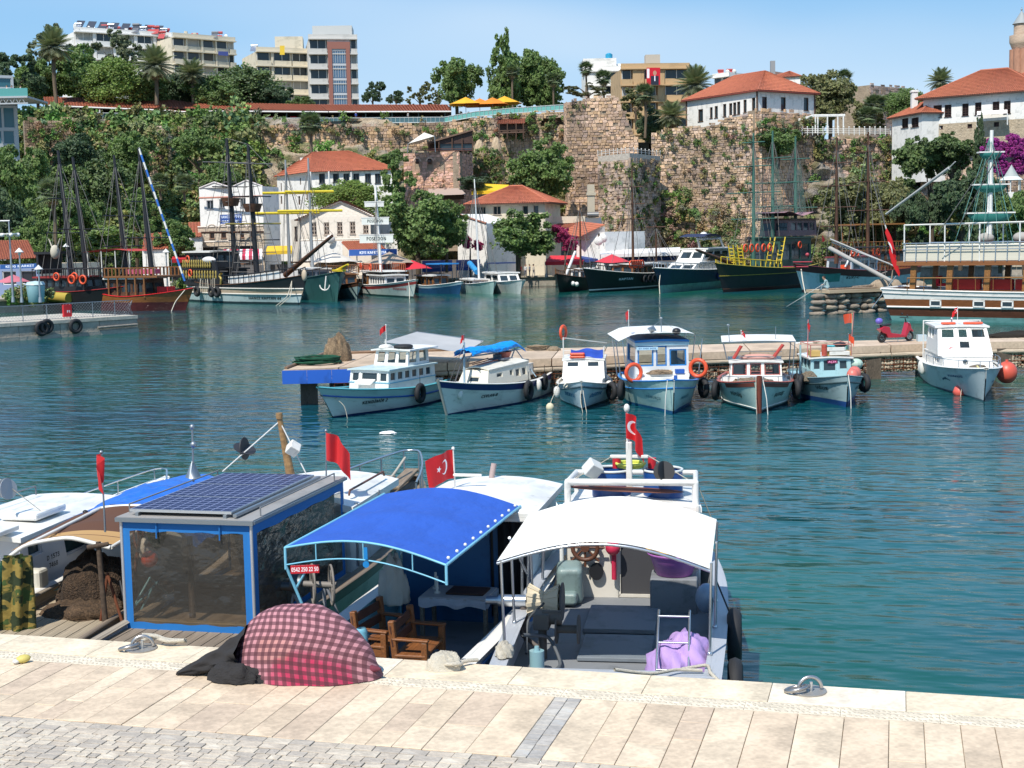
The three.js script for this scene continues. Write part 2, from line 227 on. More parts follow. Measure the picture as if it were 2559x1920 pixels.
// ================================================================ masonry
// stones stand proud of a backing; A, B: bottom corners; top(u): height of the top edge in metres
function masonry(parent,name,A,B,top,o={}){
const W=Math.hypot(B.x - A.x,B.z - A.z),X=B.clone().sub(A).setY(0).normalize(),N=V(-X.z,0,X.x),y0=A.y,q=[],sh=o.sh??.42,sw=o.sw??.62,base=o.color??[.50,.39,.27],thick=o.thick??1.2;
const P=(x,y,d)=>A.clone().addScaledVector(X,x).setY(y).addScaledVector(N,d);let maxY=0;for(let i=0;i<=20;i++)maxY=Math.max(maxY,top(i/20));
for(let y=y0,r=0;y<maxY;r++){
const h=sh*rr(.7,1.35);
for(let x=-R()*sw*.5;x<W;){
const w=sw*rr(.55,1.5),x0=Math.max(0,x+.02),x1=Math.min(W,x+w - .02),u=(x0+x1)/2/W;x+=w;
if(x1 - x0<.1||y+h*.6>top(clamp(u,0,1))+rr(-.3,.3)*(o.rag??1))continue;if(o.skip&&o.skip(u,y))continue;
const d=R()<.035?-.10:rr(.02,.13)*(o.relief??1),n=fbm(u*W/40,y/40,8,4,o.seed??5),n2=fbm(u*W/40,y/80,30,3,(o.seed??5)+50),k=(R()<.12?rr(.5,.7):rr(.74,1.24))*(o.stain?1 - o.stain*smooth(n,.5,.66):1);
const g=o.stain?.25*smooth(n2,.52,.7):0,hu=rr(-.07,.07),jy=rr(-.05,.05),jh=rr(-.06,.04),c=[base[0]*k*(1 - g)*(1+hu*.5),base[1]*k*(1 - g*.9),base[2]*k*(1 - g*.6)*(1 - hu*2)];
const yl=y+.02+jy,yh=y+h - .02+jy+jh,a=P(x0+rr(0,.06),yl,d),b=P(x1 - rr(0,.06),yl+rr(-.04,.04),d),e=P(x1 - rr(0,.06),yh,d),f=P(x0+rr(0,.06),yh+rr(-.04,.04),d),a2=P(x0,yl,-.12),b2=P(x1,yl,-.12),e2=P(x1,yh,-.12),f2=P(x0,yh,-.12);
q.push([a,b,e,f,c],[f,e,e2,f2,c],[b,b2,e2,e,c],[a2,a,f,f2,c]);
}y+=h;
}
const st=part(parent,name,quads(q,.7),M([1,1,1],.95,{vc:true,map:'stone',bump:'stoneBump',bs:.06}));st.userData.kind='stuff';
const core=[],nseg=28,ni=o.niche;for(let i=0;i<nseg;i++){const u0=i/nseg,u1=(i+1)/nseg,t0=top(u0)- .25,t1=top(u1)- .25,d=-.06;if(ni&&(u0+u1)/2>ni[0]&&(u0+u1)/2<ni[1])core.push([P(u0*W,y0 - 1,d),P(u1*W,y0 - 1,d),P(u1*W,ni[2],d),P(u0*W,ni[2],d)],[P(u0*W,ni[3],d),P(u1*W,ni[3],d),P(u1*W,t1,d),P(u0*W,t0,d)],[P(u0*W,ni[2],-2.4),P(u1*W,ni[2],-2.4),P(u1*W,ni[3],-2.4),P(u0*W,ni[3],-2.4)],[P(u0*W,ni[3],d),P(u1*W,ni[3],d),P(u1*W,ni[3],-2.4),P(u0*W,ni[3],-2.4)],[P(u0*W,ni[2],d),P(u1*W,ni[2],d),P(u1*W,ni[2],-2.4),P(u0*W,ni[2],-2.4)]);else core.push([P(u0*W,y0 - 1,d),P(u1*W,y0 - 1,d),P(u1*W,t1,d),P(u0*W,t0,d)]);core.push([P(u0*W,t0,d),P(u1*W,t1,d),P(u1*W,t1,-thick),P(u0*W,t0,-thick)]);}
core.push([P(0,y0 - 1,-thick),P(0,y0 - 1,-.06),P(0,top(0)- .25,-.06),P(0,top(0)- .25,-thick)],[P(W,y0 - 1,-.06),P(W,y0 - 1,-thick),P(W,top(1)- .25,-thick),P(W,top(1)- .25,-.06)]);
part(parent,'mortar_core',quads(core,.4),M([.36,.29,.22],.95,{map:'stone',bump:'stoneBump',bs:.08}));
return{P,W,X,N};
}
// ================================================================ pier for the fishing boats
const PIER=structure('pier');
const PF=(t)=>V(lerp(-9.2,30,t),0,lerp(-55.9,-62.9,Math.min(1,t*1.35)**.9)),PB=(t)=>V(lerp(-8.4,30,t),0,lerp(-63.6,-66.2,t));
{
R=seeded(23);
const deck=[0,1,2].map((k)=>M([[.60,.46,.34],[.55,.43,.32],[.64,.50,.38]][k],.85,{map:'stone',bump:'stoneBump',bs:.01})),conc=M([.50,.42,.33],.9,{map:'stone',bump:'stoneBump',bs:.02});
const n=18;
for(let i=0;i<n;i++){
const t0=i/n+.0006,t1=(i+1)/n - .0006,a=PF(t0),b=PF(t1),c=PB(t1),d=PB(t0),up=(p,y)=>V(p.x,y,p.z),q=[[up(a,1.5),up(b,1.5),up(c,1.5),up(d,1.5)],[up(a,1.18),up(b,1.18),up(b,1.5),up(a,1.5)],[up(d,1.18),up(a,1.18),up(a,1.5),up(d,1.5)],[up(b,1.18),up(c,1.18),up(c,1.5),up(b,1.5)],[up(c,1.18),up(d,1.18),up(d,1.5),up(c,1.5)],[up(a,1.18),up(d,1.18),up(c,1.18),up(b,1.18)]];
part(PIER,'deck_slab',quads(q,.3),deck[i % 3]);
const ins=(p,q2,k)=>p.clone().lerp(q2,k);
part(PIER,'edge_beam',[rod(up(ins(a,d,.02),1.06),up(ins(b,c,.02),1.06),.12,.12,6)],conc);
}
// stone fill behind a rusty grid, hung between the piles
const fill=[],bars=[];
for(let t=.06;t<.995;t+=.004){const p=PF(t),q=PB(t);for(let y=.38;y<1.0;y+=.15){if(R()<.06)continue;const k=rr(.6,1.15);fill.push(tint(at(new THREE.IcosahedronGeometry(.105,0).scale(rr(.9,1.4),rr(.7,1),1),lerp(p.x,q.x,.045),y+rr(-.03,.03),lerp(p.z,q.z,.045),R()*3,R()*3,R()*3),[.50*k,.42*k,.32*k]));}}
const f=part(PIER,'rubble_fill',fill,M([1,1,1],.95,{vc:true,map:'stone'}));f.userData.kind='stuff';
for(let t=.05;t<.995;t+=.0115){const p=PF(t),q=PB(t),x=lerp(p.x,q.x,.022),z=lerp(p.z,q.z,.022);part(PIER,'grid_bar',[rod([x,.32,z],[x,1.08,z],.022,.022,5)],RUST);}
for(const y of[.42,.62,.84]){const pts=[];for(let t=.05;t<=1;t+=.05){const p=PF(t),q=PB(t);pts.push(V(lerp(p.x,q.x,.018),y,lerp(p.z,q.z,.018)));}part(PIER,'grid_rail',poly(pts,.02,5),RUST);}
const backing=[];for(let i=0;i<20;i++){const a=PF(.05+i*.0475),b=PF(.05+(i+1)*.0475),c=PB(.05+i*.0475),d=PB(.05+(i+1)*.0475),m=(p,q,y)=>V(lerp(p.x,q.x,.09),y,lerp(p.z,q.z,.09));backing.push([m(a,c,.32),m(b,d,.32),m(b,d,1.18),m(a,c,1.18)]);}part(PIER,'fill_backing',quads(backing,.4),M([.10,.075,.055],.95,{map:'stone'}));
for(let t=.02;t<1;t+=.078)for(const k of[.12,.8]){const p=PF(t),q=PB(t);part(PIER,'pile',[box(.7,2.0,.7,lerp(p.x,q.x,k),.2,lerp(p.z,q.z,k),0,.15,0)],M([.14,.11,.085],.95,{map:'stone',bump:'stoneBump',bs:.04}));}
// worn blue boards on the end of the pier
const bm=paint([.015,.11,.52],.6);for(let i=0;i<3;i++){const a=G(705+i*62,925 - i*1.5,1.5),b=G(705+(i+1)*62 - .6,925 -(i+1)*1.5,1.5);const q=(p,y,o)=>V(p.x,y,p.z+o);part(PIER,'blue_board',quads([[q(a,.93,.06),q(b,.93,.06),q(b,1.47,.06),q(a,1.47,.06)],[q(a,1.47,.06),q(b,1.47,.06),q(b,1.47,-.02),q(a,1.47,-.02)]],.5),bm);}
part(PIER,'timber_kerb',[rod(V(-9.1,1.56,-56.2),V(-8.5,1.56,-63.2),.07,.07,5),rod(V(-8.4,1.56,-63.4),V(-2,1.56,-64),.07,.07,5)],WOOD([.35,.23,.15]));
}
// ================================================================ concrete mole with a wire fence, left
{
R=seeded(31);
const m=thing('concrete_mole','weathered grey concrete mole with rough waterline and tyres hung on its face','mole',[0,0,0]);
const a=G(-60,859,0),b=G(345,830,0),X=b.clone().sub(a).normalize(),N=V(X.z,0,-X.x),W=a.distanceTo(b),P=(x,y,d)=>a.clone().addScaledVector(X,x).addScaledVector(N,d).setY(y);
const cm=[M([.42,.39,.34],.9,{map:'stone',bump:'stoneBump',bs:.05}),M([.36,.34,.30],.9,{map:'stone',bump:'stoneBump',bs:.05})];
for(let i=0;i<4;i++){const x0=i*W/4,x1=(i+1)*W/4 - .03,q=[[P(x0,.28,0),P(x1,.28,0),P(x1,1.05,0),P(x0,1.05,0)],[P(x1,.28,0),P(x1,.28,9),P(x1,1.05,9),P(x1,1.05,0)]];part(m,'face_block',quads(q,.25),cm[i % 2]);part(m,'footing',quads([[P(x0,-.5,-.12),P(x1+.03,-.5,-.12),P(x1+.03,.28,-.12),P(x0,.28,-.12)],[P(x0,.28,-.12),P(x1+.03,.28,-.12),P(x1+.03,.28,.3),P(x0,.28,.3)],[P(x1,-.5,-.12),P(x1,-.5,9),P(x1,.28,9),P(x1,.28,-.12)]],.25),cm[(i+1)% 2]);}
const cap=(x0,x1)=>quads([[P(x0,1.3,-.08),P(x1,1.3,-.08),P(x1,1.3,9),P(x0,1.3,9)],[P(x0,1.05,-.08),P(x1,1.05,-.08),P(x1,1.3,-.08),P(x0,1.3,-.08)],[P(x1,1.05,-.08),P(x1,1.05,9),P(x1,1.3,9),P(x1,1.3,-.08)]],.3);
for(let i=0;i<5;i++)part(m,'cap_slab',cap(i*W/5,(i+1)*W/5 - .02),M([.60,.55,.47],.9,{map:'stone',bump:'stoneBump',bs:.02}));
part(m,'timber_fender',[rod(P(W*.73,.55,-.12),P(W*.99,.6,-.12),.09,.09,6)],WOOD([.4,.38,.35]));
for(const[px,py]of[[126,808],[146,803],[268,808]]){const p=D(px,py,101);const t=solo('tyre',px<140?'worn black tyre hung on the mole, outer of a pair':px<200?'worn black tyre hung on the mole beside its pair':'black tyre hung near the end of the concrete mole','tyre',[ring(.42,.15)],RUBBER,P(p.clone().sub(a).dot(X),.78+(px===146?.12:0),-.26),Math.atan2(-X.z,X.x),'tyres on the mole');t.rotation.x=.08;}
// chain-link fence
const fe=thing('wire_fence','grey wire mesh fence standing along the concrete mole','fence',[0,0,0]);const mesh=[];
for(let x=0;x<W - .3;x+=.24){mesh.push(rod(P(x,1.36,.6),P(Math.min(x+1.1,W),2.44,.6),.012,.012,3),rod(P(Math.min(x+1.1,W),1.36,.6),P(x,2.44,.6),.012,.012,3));}
const ms=part(fe,'wire_mesh',mesh,METAL(0x8f979d,.5));ms.userData.kind='stuff';
for(let x=.2;x<W;x+=1.9)part(fe,'post',[rod(P(x,1.3,.62),P(x,2.5,.62),.035,.035,6)],GALV);
part(fe,'top_rail',[rod(P(0,2.46,.62),P(W - .2,2.46,.62),.03,.03,6)],GALV);part(fe,'bottom_rail',[rod(P(0,1.38,.62),P(W - .2,1.38,.62),.02,.02,6)],GALV);
const s=D(200,772,103),k=s.clone().sub(a).dot(X);const bd=thing('red_box','small red fire box on the mesh fence of the mole','box',P(k,1.42,.5),Math.atan2(-X.z,X.x));part(bd,'case',[rbox(.68,.9,.22,0,.5,0)],RED);const sg=part(bd,'lettering',at(new THREE.PlaneGeometry(.4,.36),.06,.45,.115),words('F1',64,64,{fg:'#fff'}));
}
// ================================================================ far shore
{
const sh=structure('shore_ground');
const pts=[[-130,100],[-64,132],[-48,152],[-40,176],[-22,190],[2,198],[30,203],[62,207],[100,190],[160,170],[160,330],[-130,330]];
const s=new THREE.Shape(pts.map((p)=>new THREE.Vector2(p[0],p[1]))),g=new THREE.ExtrudeGeometry(s,{depth:2.6,bevelEnabled:false}).rotateX(-Math.PI/2).translate(0,-1.3,0);
part(sh,'quayside',g,M([.42,.38,.33],.9,{map:'stone'}));
R=seeded(37);for(let i=1;i<8;i++){const[x0,z0]=pts[i],[x1,z1]=pts[i+1],L=Math.hypot(x1 - x0,z1 - z0);for(let d=0;d<L;d+=2.4){const t=d/L,t2=Math.min(1,(d+2.35)/L),a=V(lerp(x0,x1,t),0,-lerp(z0,z1,t)),b=V(lerp(x0,x1,t2),0,-lerp(z0,z1,t2)),Lg=a.distanceTo(b);part(sh,'kerb_stone',[box(Lg,.22,.6,(a.x+b.x)/2,1.33,(a.z+b.z)/2,0,heading(a,b),0)],M([.55,.48,.38],.9,{map:'stone',bump:'stoneBump',bs:.02}));}}
}
const ROCK=M([1,1,1],.95,{vc:true,map:'stone',bump:'stoneBump',bs:.5});
function cliff(name,xa,xb,za,zb,yTop,y0,lean,nu,nv,seed,palette){
const c=structure(name);const cols=[];
const g=sheet((u,v)=>{
const big=fbm(u*1.6,v*.8,9,4,seed),fine=fbm(u*1.6,v*.8,40,3,seed+9),led=fbm(u*.6,v,14,2,seed+20),x=lerp(xa,xb,u),top=yTop(u),y=y0+(top - y0)*v+(v>0&&v<1?(fine - .5)*1.2:0),k=Math.pow(v,.8);
const gr=smooth(fbm(u*1.6,v,22,4,seed+31),.46,.58),gry=smooth(fbm(u*1.6,v,12,3,seed+41),.45,.62),sh2=.75+.5*fine;let q=palette[0].map((a,i)=>lerp(a,palette[1][i],gry));q=q.map((a,i)=>lerp(a,palette[2][i],gr)*sh2);cols.push(...q);
return V(x+(big - .5)*4,y,-(lerp(za,zb,u)+lean*k -(big - .5)*9*(1 - .7*v)-(fine - .5)*3.2 -(led - .5)*4*(v>.02&&v<.98?1:.3)));
},nu,nv,[60,20]);
g.setAttribute('color',new THREE.Float32BufferAttribute(cols,3));part(c,'rock_face',g,ROCK);return g;
}
const PAL=[[.60,.48,.35],[.50,.44,.37],[.20,.22,.09]];
const CLIFF_L=cliff('cliff',-125,14,214,218,(u)=>lerp(29.2,27.2,u),1.2,26,190,46,301,PAL);
const CLIFF_R=cliff('rock_slope',34,120,219,205,(u)=>lerp(21.5,20.5,u),1.2,12,120,40,411,[[.52,.44,.37],[.46,.43,.41],[.24,.22,.12]]);
{
const p=structure('hill_ground');part(p,'upper_ground',quads([[V(-240,28.6,-241),V(14,27.0,-243),V(14,30,-560),V(-240,31,-560)],[V(14,22.0,-232),V(200,20.0,-212),V(200,26,-560),V(14,30,-560)],[V(-240,28.6,-241),V(-240,28.6,-230),V(-120,29.0,-238),V(-120,28.6,-243)]],.05),M([.20,.19,.12],.95,{map:'stone'}));
}
// ================================================================ fortress walls
const ontoPlane=(A,B,px,py)=>{const d=rayOf(px,py),n=V(B.z - A.z,0,-(B.x - A.x)),t=A.clone().sub(camera.position).dot(n)/d.dot(n),p=camera.position.clone().addScaledVector(d,t),L=Math.hypot(B.x - A.x,B.z - A.z);return[((p.x - A.x)*(B.x - A.x)+(p.z - A.z)*(B.z - A.z))/L/L,p.y,p];};
const stoneTower=thing('stone_tower','tall ruined square stone tower with ragged broken top','tower');
const heightAt=(px,py,z)=>D(px,py,z).y;
{
R=seeded(41);
const g=(px,z,y=1.2)=>{const p=D(px,600,z);return V(p.x,y,p.z);};
const topT=(A,B,prof)=>(u)=>{const px=lerp(prof[0][0],prof[prof.length - 1][0],u);let k=0;while(k<prof.length - 2&&px>prof[k+1][0])k++;const f=clamp((px - prof[k][0])/(prof[k+1][0]- prof[k][0]),0,1);return heightAt(px,lerp(prof[k][1],prof[k+1][1],f),prof.z??222);};
const pr=(z,...p)=>{p.z=z;return p;};
let A=g(1420,222),B=g(1598,222);masonry(stoneTower,'stones',V(A.x,1.2,A.z - 9),A.clone(),()=>heightAt(1420,252,222),{seed:7,color:[0.73,0.52,0.38],stain:.4,thick:.4});masonry(stoneTower,'stones',A,B,topT(A,B,pr(222,[1420,252],[1450,248],[1500,243],[1545,240],[1556,262],[1566,285],[1575,300],[1585,330],[1598,345])),{seed:3,color:[0.79,0.55,0.39],stain:.35,thick:9});
const t2=thing('bastion_wall','grey weathered bastion of rough stone in front of the tall tower','wall');A=g(1497,218);B=g(1576,211);masonry(t2,'stones',A,B,()=>heightAt(1540,402,214),{seed:9,color:[0.66,0.51,0.41],stain:.55,rag:.3,thick:.3});let C=g(1652,221);masonry(t2,'stones',B,C,()=>heightAt(1610,400,216),{seed:13,color:[0.62,0.46,0.36],stain:.6,rag:.3,thick:.3});
const bw=[];for(const[p,q]of[[A,B],[B,C]]){const y=heightAt(1540,402,214);bw.push([V(p.x,y,p.z),V(q.x,y,q.z),V(q.x,y+.95,q.z),V(p.x,y+.95,p.z)]);const N=V(0,0,0);}part(t2,'parapet',quads(bw,.3),M([.55,.51,.46],.9,{map:'stone',bump:'stoneBump',bs:.05}));part(t2,'platform',quads([[V(A.x,18.1,A.z),V(B.x,18.1,B.z),V(C.x,18.1,C.z),V((A.x+C.x)/2,18.1,-226)]],.3),M([.45,.4,.33],.9));
const rl=thing('white_railing','thin white railing on the bastion below the broken tower','railing'),y=heightAt(1540,402,214)+.95,rails=[];for(let t=0;t<=1.001;t+=.125)for(const[p,q]of[[A,B],[B,C]]){const x=lerp(p.x,q.x,t),z=lerp(p.z,q.z,t);part(rl,'post',[rod([x,y - .02,z],[x,y+.75,z],.04,.04,5),ball(.09,x,y+.8,z,1,1,1,6)],WHITE);}for(const k of[.3,.62])part(rl,'rail',[rod(V(A.x,y+k,A.z),V(B.x,y+k,B.z),.03),rod(V(B.x,y+k,B.z),V(C.x,y+k,C.z),.03)],WHITE);
const cw=thing('fortress_wall','long tan fortress wall of small stones with dark plant patches','wall');A=g(1630,224);B=g(1905,220.5);masonry(cw,'stones',A,B,topT(A,B,pr(226,[1630,336],[1660,330],[1715,322],[1760,318],[1800,312],[1815,296],[1905,288])),{seed:17,color:[0.81,0.59,0.43],sh:.34,sw:.6,stain:.4,thick:4});
const rw=thing('retaining_wall','brown stone wall under the white house with long windows','wall');A=g(1888,220.2,10);B=g(2060,226.5,10);masonry(rw,'stones',A,B,topT(A,B,pr(230,[1890,285],[2060,292])),{seed:21,color:[0.70,0.47,0.33],stain:.3,thick:2,skip:(u,yy)=>u>.86&&u<.95&&yy<21.8&&yy>19});
const rw2=thing('retaining_wall','low stone terrace wall under the white fence','wall');A=g(2040,226,12);B=g(2260,223,12);masonry(rw2,'stones',A,B,topT(A,B,pr(224,[2040,345],[2260,343])),{seed:25,color:[0.67,0.47,0.37],stain:.3,thick:3});
const rw3=thing('retaining_wall','stone wall below the white house with brown shutters','wall');A=g(2300,216,12);B=g(2640,205,12);masonry(rw3,'stones',A,B,topT(A,B,pr(210,[2300,335],[2640,315])),{seed:27,color:[0.70,0.52,0.41],stain:.4,thick:3});
const rw4=thing('retaining_wall','old stone wall with a dark arch between tower and terrace','wall');A=g(1165,238,10);B=g(1432,236,10);masonry(rw4,'stones',A,B,topT(A,B,pr(237,[1165,300],[1250,288],[1420,276],[1432,276])),{seed:29,color:[0.67,0.49,0.34],stain:.5,thick:3,niche:[.72,.93,heightAt(1385,318,237),heightAt(1385,296,237)],skip:(u,yy)=>{const px=lerp(1165,1432,u),h=heightAt(1385,318,237),e=(px - 1385)/28;return Math.abs(e)<1&&yy>h&&yy<h+1.7*Math.sqrt(1 - e*e);}});
const ry=thing('rock_buttress','pale plastered rock buttress beside the stone arched building','rock');const q=[];for(const[a,b,t]of[[1178,1222,365],[1222,1262,358]])q.push(at(new THREE.SphereGeometry(1,14,12).scale((b - a)/2/15.2,7.5,2),...D((a+b)/2,t+100,229).toArray()));part(ry,'rock',q,M([.60,.47,.33],.95,{map:'stone',bump:'stoneBump',bs:.4}));
const pil=thing('stone_pillar','broken masonry pillar standing out of the green cliff','ruin');A=g(378,231,18);B=g(428,231,18);masonry(pil,'stones',A,B,(u)=>heightAt(400,316,231)- 3*Math.abs(u - .6),{rag:4,seed:33,color:[0.65,0.49,0.38],thick:4});
const pil2=thing('stone_wall_fragment','pale ruined wall fragment at the cliff edge by the glass lift tower','ruin');A=g(75,230,18);B=g(205,233,18);masonry(pil2,'stones',A,B,topT(A,B,pr(232,[75,300],[205,300])),{seed:35,color:[0.62,0.45,0.32],stain:.5,thick:3});
const pil3=thing('stone_wall_fragment','sunlit ruined wall along the cliff top under the long red roof','ruin');A=g(430,238,20);B=g(1170,239,20);masonry(pil3,'stones',A,B,topT(A,B,pr(238,[430,318],[600,316],[800,312],[1000,310],[1170,300])),{seed:39,color:[0.74,0.51,0.34],stain:.45,thick:3});
}
// ================================================================ houses
const ROOF=M([.52,.165,.095],.85,{vc:true,map:'stone'}),ROOF2=M([.46,.15,.085],.9,{vc:true,map:'stone'}),PLASTER=M([.80,.79,.77],.85,{map:'grime',bump:'rough',bs:.01}),CREAM=M([.66,.60,.48],.85,{map:'grime',bump:'rough',bs:.01}),BEIGE=M([.76,.70,.63],.9,{map:'grime',bump:'rough',bs:.01});
const BROWN=M([.10,.055,.035],.7),SHUT=M([.09,.05,.045],.75,{map:'wood'});
// one front: A, B are the top corners (world); wins are photo boxes [x0,y0,x1,y1]
function front(parent,A,B,yb,wins,o){
const bl=V(A.x,yb,A.z),br=V(B.x,yb,B.z),fr=wins.map((w)=>{const[u0,y1]=ontoPlane(A,B,w[0],(w[1]+w[3])/2),[u1]=ontoPlane(A,B,w[2],(w[1]+w[3])/2),mu=clamp((u0+u1)/2,0,1),yt=ontoPlane(A,B,(w[0]+w[2])/2,w[1])[1],yo=ontoPlane(A,B,(w[0]+w[2])/2,w[3])[1],H=lerp(A.y,B.y,mu)- yb;return[clamp(u0,.002,.998),clamp((yo - yb)/H,.002,.998),clamp(u1,.002,.998),clamp((yt - yb)/H,.002,.998),w[4]];}).filter((w)=>w[2]- w[0]>.001&&w[3]>w[1]);
return wall(parent,[bl,br,B,A],fr,{depth:.3,fw:.1,...o});
}
function body(parent,A,B,yb,depth,mat,top){               
const X=B.clone().sub(A).setY(0).normalize(),N=V(X.z,0,-X.x),a=A.clone().addScaledVector(N,.32),b=B.clone().addScaledVector(N,.32),c=B.clone().addScaledVector(N,depth),d=A.clone().addScaledVector(N,depth),y=(p,h)=>V(p.x,h,p.z);
part(parent,'shell',quads([[y(a,yb),y(b,yb),b,a],[y(B,yb),y(c,yb),c,B],[y(c,yb),y(d,yb),d,c],[y(d,yb),y(A,yb),A,d],...(top?[[A,B,c,d]]:[])],.4),mat);
return{X,N,c,d};
}
function hip(parent,A,B,depth,rise,over,mat,ridge=.5){
const X=B.clone().sub(A).setY(0).normalize(),N=V(X.z,0,-X.x),y=(A.y+B.y)/2,f=(p,x,n,h=0)=>p.clone().addScaledVector(X,x).addScaledVector(N,n).setY(y+h),L=A.distanceTo(B),k=Math.min(depth/2,L*ridge),a=f(A,-over,-over),b=f(B,over,-over),c=f(B,over,depth+over),d=f(A,-over,depth+over),r0=f(A,k,depth/2,rise),r1=f(B,-k,depth/2,rise);
tiles(parent,'roof_slope',a,b,r1,r0,mat);tiles(parent,'roof_slope',b,c,r1,r1,mat);tiles(parent,'roof_slope',c,d,r0,r1,mat);tiles(parent,'roof_slope',d,a,r0,r0,mat);
const lo=(p)=>p.clone().setY(p.y - .14);part(parent,'eave',quads([[lo(a),lo(b),lo(c),lo(d)],[lo(a),lo(b),b,a],[lo(b),lo(c),c,b],[lo(d),lo(a),a,d]]),WOOD([.16,.07,.05]));part(parent,'ridge_tiles',[rod(r0,r1,.16,.16,7),...[[a,r0],[d,r0],[b,r1],[c,r1]].map(([p,q])=>rod(p,q,.12,.12,6))],mat);
}
R=seeded(51);
{
const h=thing('white_house','white house with terracotta hip roof and a row of brown windows on the wall','house'),A=D(1716,262,236),C=D(1892,225,222),B=D(2036,224,229);C.y=A.y=B.y=(A.y+C.y+B.y)/3;
const yb=18;front(h,A,C,yb,[[1745,273,1757,304],[1774,268,1781,296],[1786,265,1794,295],[1807,260,1815,292],[1822,258,1830,290],[1832,256,1840,288],[1842,254,1850,286],[1858,249,1866,282],[1879,244,1888,278]],{mat:PLASTER,frame:BROWN,sill:true});
front(h,C,B,yb,[[1905,242,1917,276],[1952,243,1964,276],[2009,244,2021,277]],{mat:PLASTER,frame:BROWN,sill:true});
const E=A.clone().add(B).sub(C),apex=A.clone().lerp(B,.5).setY(A.y+3.9),out=(p)=>p.clone().add(p.clone().sub(A.clone().lerp(B,.5)).setY(0).normalize().multiplyScalar(1.0)).setY(p.y+.02),a=out(A),c=out(C),b=out(B),e=out(E),r0=apex.clone().lerp(A.clone().lerp(E,.5),.42).setY(apex.y),r1=apex.clone().lerp(C.clone().lerp(B,.5),.42).setY(apex.y);
tiles(h,'roof_slope',a,c,r1,r0,ROOF);tiles(h,'roof_slope',c,b,r1,r1,ROOF);tiles(h,'roof_slope',b,e,r0,r1,ROOF);tiles(h,'roof_slope',e,a,r0,r0,ROOF);
part(h,'eave',quads([[a,c,b,e].map((p)=>p.clone().setY(p.y - .2)),...[[a,c],[c,b]].map(([p,q])=>[p.clone().setY(p.y - .2),q.clone().setY(q.y - .2),q,p])]),M([.22,.05,.035],.8));part(h,'corner_post',[rod(V(C.x,yb,C.z),C,.16,.16,6),rod(V(A.x,yb,A.z),A,.16,.16,6),rod(V(B.x,yb,B.z),B,.16,.16,6)],BROWN);
const y=(p,k)=>V(p.x,k,p.z);part(h,'shell',quads([[y(B,yb),y(E,yb),E,B],[y(E,yb),y(A,yb),A,E]]),PLASTER);part(h,'floor_band',quads([[y(C,yb+.3),y(B,yb+.3),y(B,yb+.7),y(C,yb+.7)].map((p)=>p.clone().add(V(.04,0,.08)))]),M([.25,.05,.04],.8));
}
{
const h=thing('white_house','large white house with brown shutters and a stone ground floor beside the minaret','house'),A=D(2308,246,215),B=D(2600,226,205);B.y=A.y=(A.y+B.y)/2;const yb=heightAt(2400,306,211);
front(h,A,B,yb,[[2333,263,2354,294],[2361,262,2378,293],[2405,259,2421,290],[2437,256,2453,288],[2481,254,2498,282],[2509,252,2526,284]],{mat:PLASTER,frame:SHUT,pane:SHUT,mull:[1,4],sill:true});const g0=heightAt(2400,345,211),A2=V(A.x,yb,A.z),B2=V(B.x,yb,B.z);
front(h,A2,B2,g0 - 2,[[2347,314,2357,324],[2418,310,2430,321],[2484,305,2497,317]],{mat:M([.52,.43,.32],.9,{map:'stone',bump:'stoneBump',bs:.1}),frame:SHUT,pane:SHUT});hip(h,A,B,13,4.2,1.0,ROOF2,.5);body(h,A,B,g0 - 2,13,PLASTER);
part(h,'chimney',[box(.9,3,.8,...D(2285,250,219).toArray()),box(1.1,.25,1,D(2285,229,219).x,D(2285,229,219).y,-219)],PLASTER);
const aw=[D(2442,278,209.5),D(2518,274,207),D(2518,283,205.5),D(2442,287,208)];part(h,'awning',quads([[aw[3],aw[2],aw[1],aw[0]]]),words(' ',64,16,{bg:'#efe6e2'}));part(h,'awning_post',[rod(aw[3],D(2442,318,208),.08),rod(aw[2],D(2518,312,205.5),.08)],WHITE);
const w=thing('white_house','small white wing with red hip roof beside the large shuttered house','house'),C=D(2230,291,222),E=D(2304,287,213);E.y=C.y=(C.y+E.y)/2;front(w,C,E,14,[[2254,296,2270,320],[2278,294,2296,318]],{mat:PLASTER,frame:SHUT,pane:SHUT,mull:[1,3],sill:true});hip(w,C,E,6,2.0,.6,ROOF2);body(w,C,E,14,6,PLASTER);
}
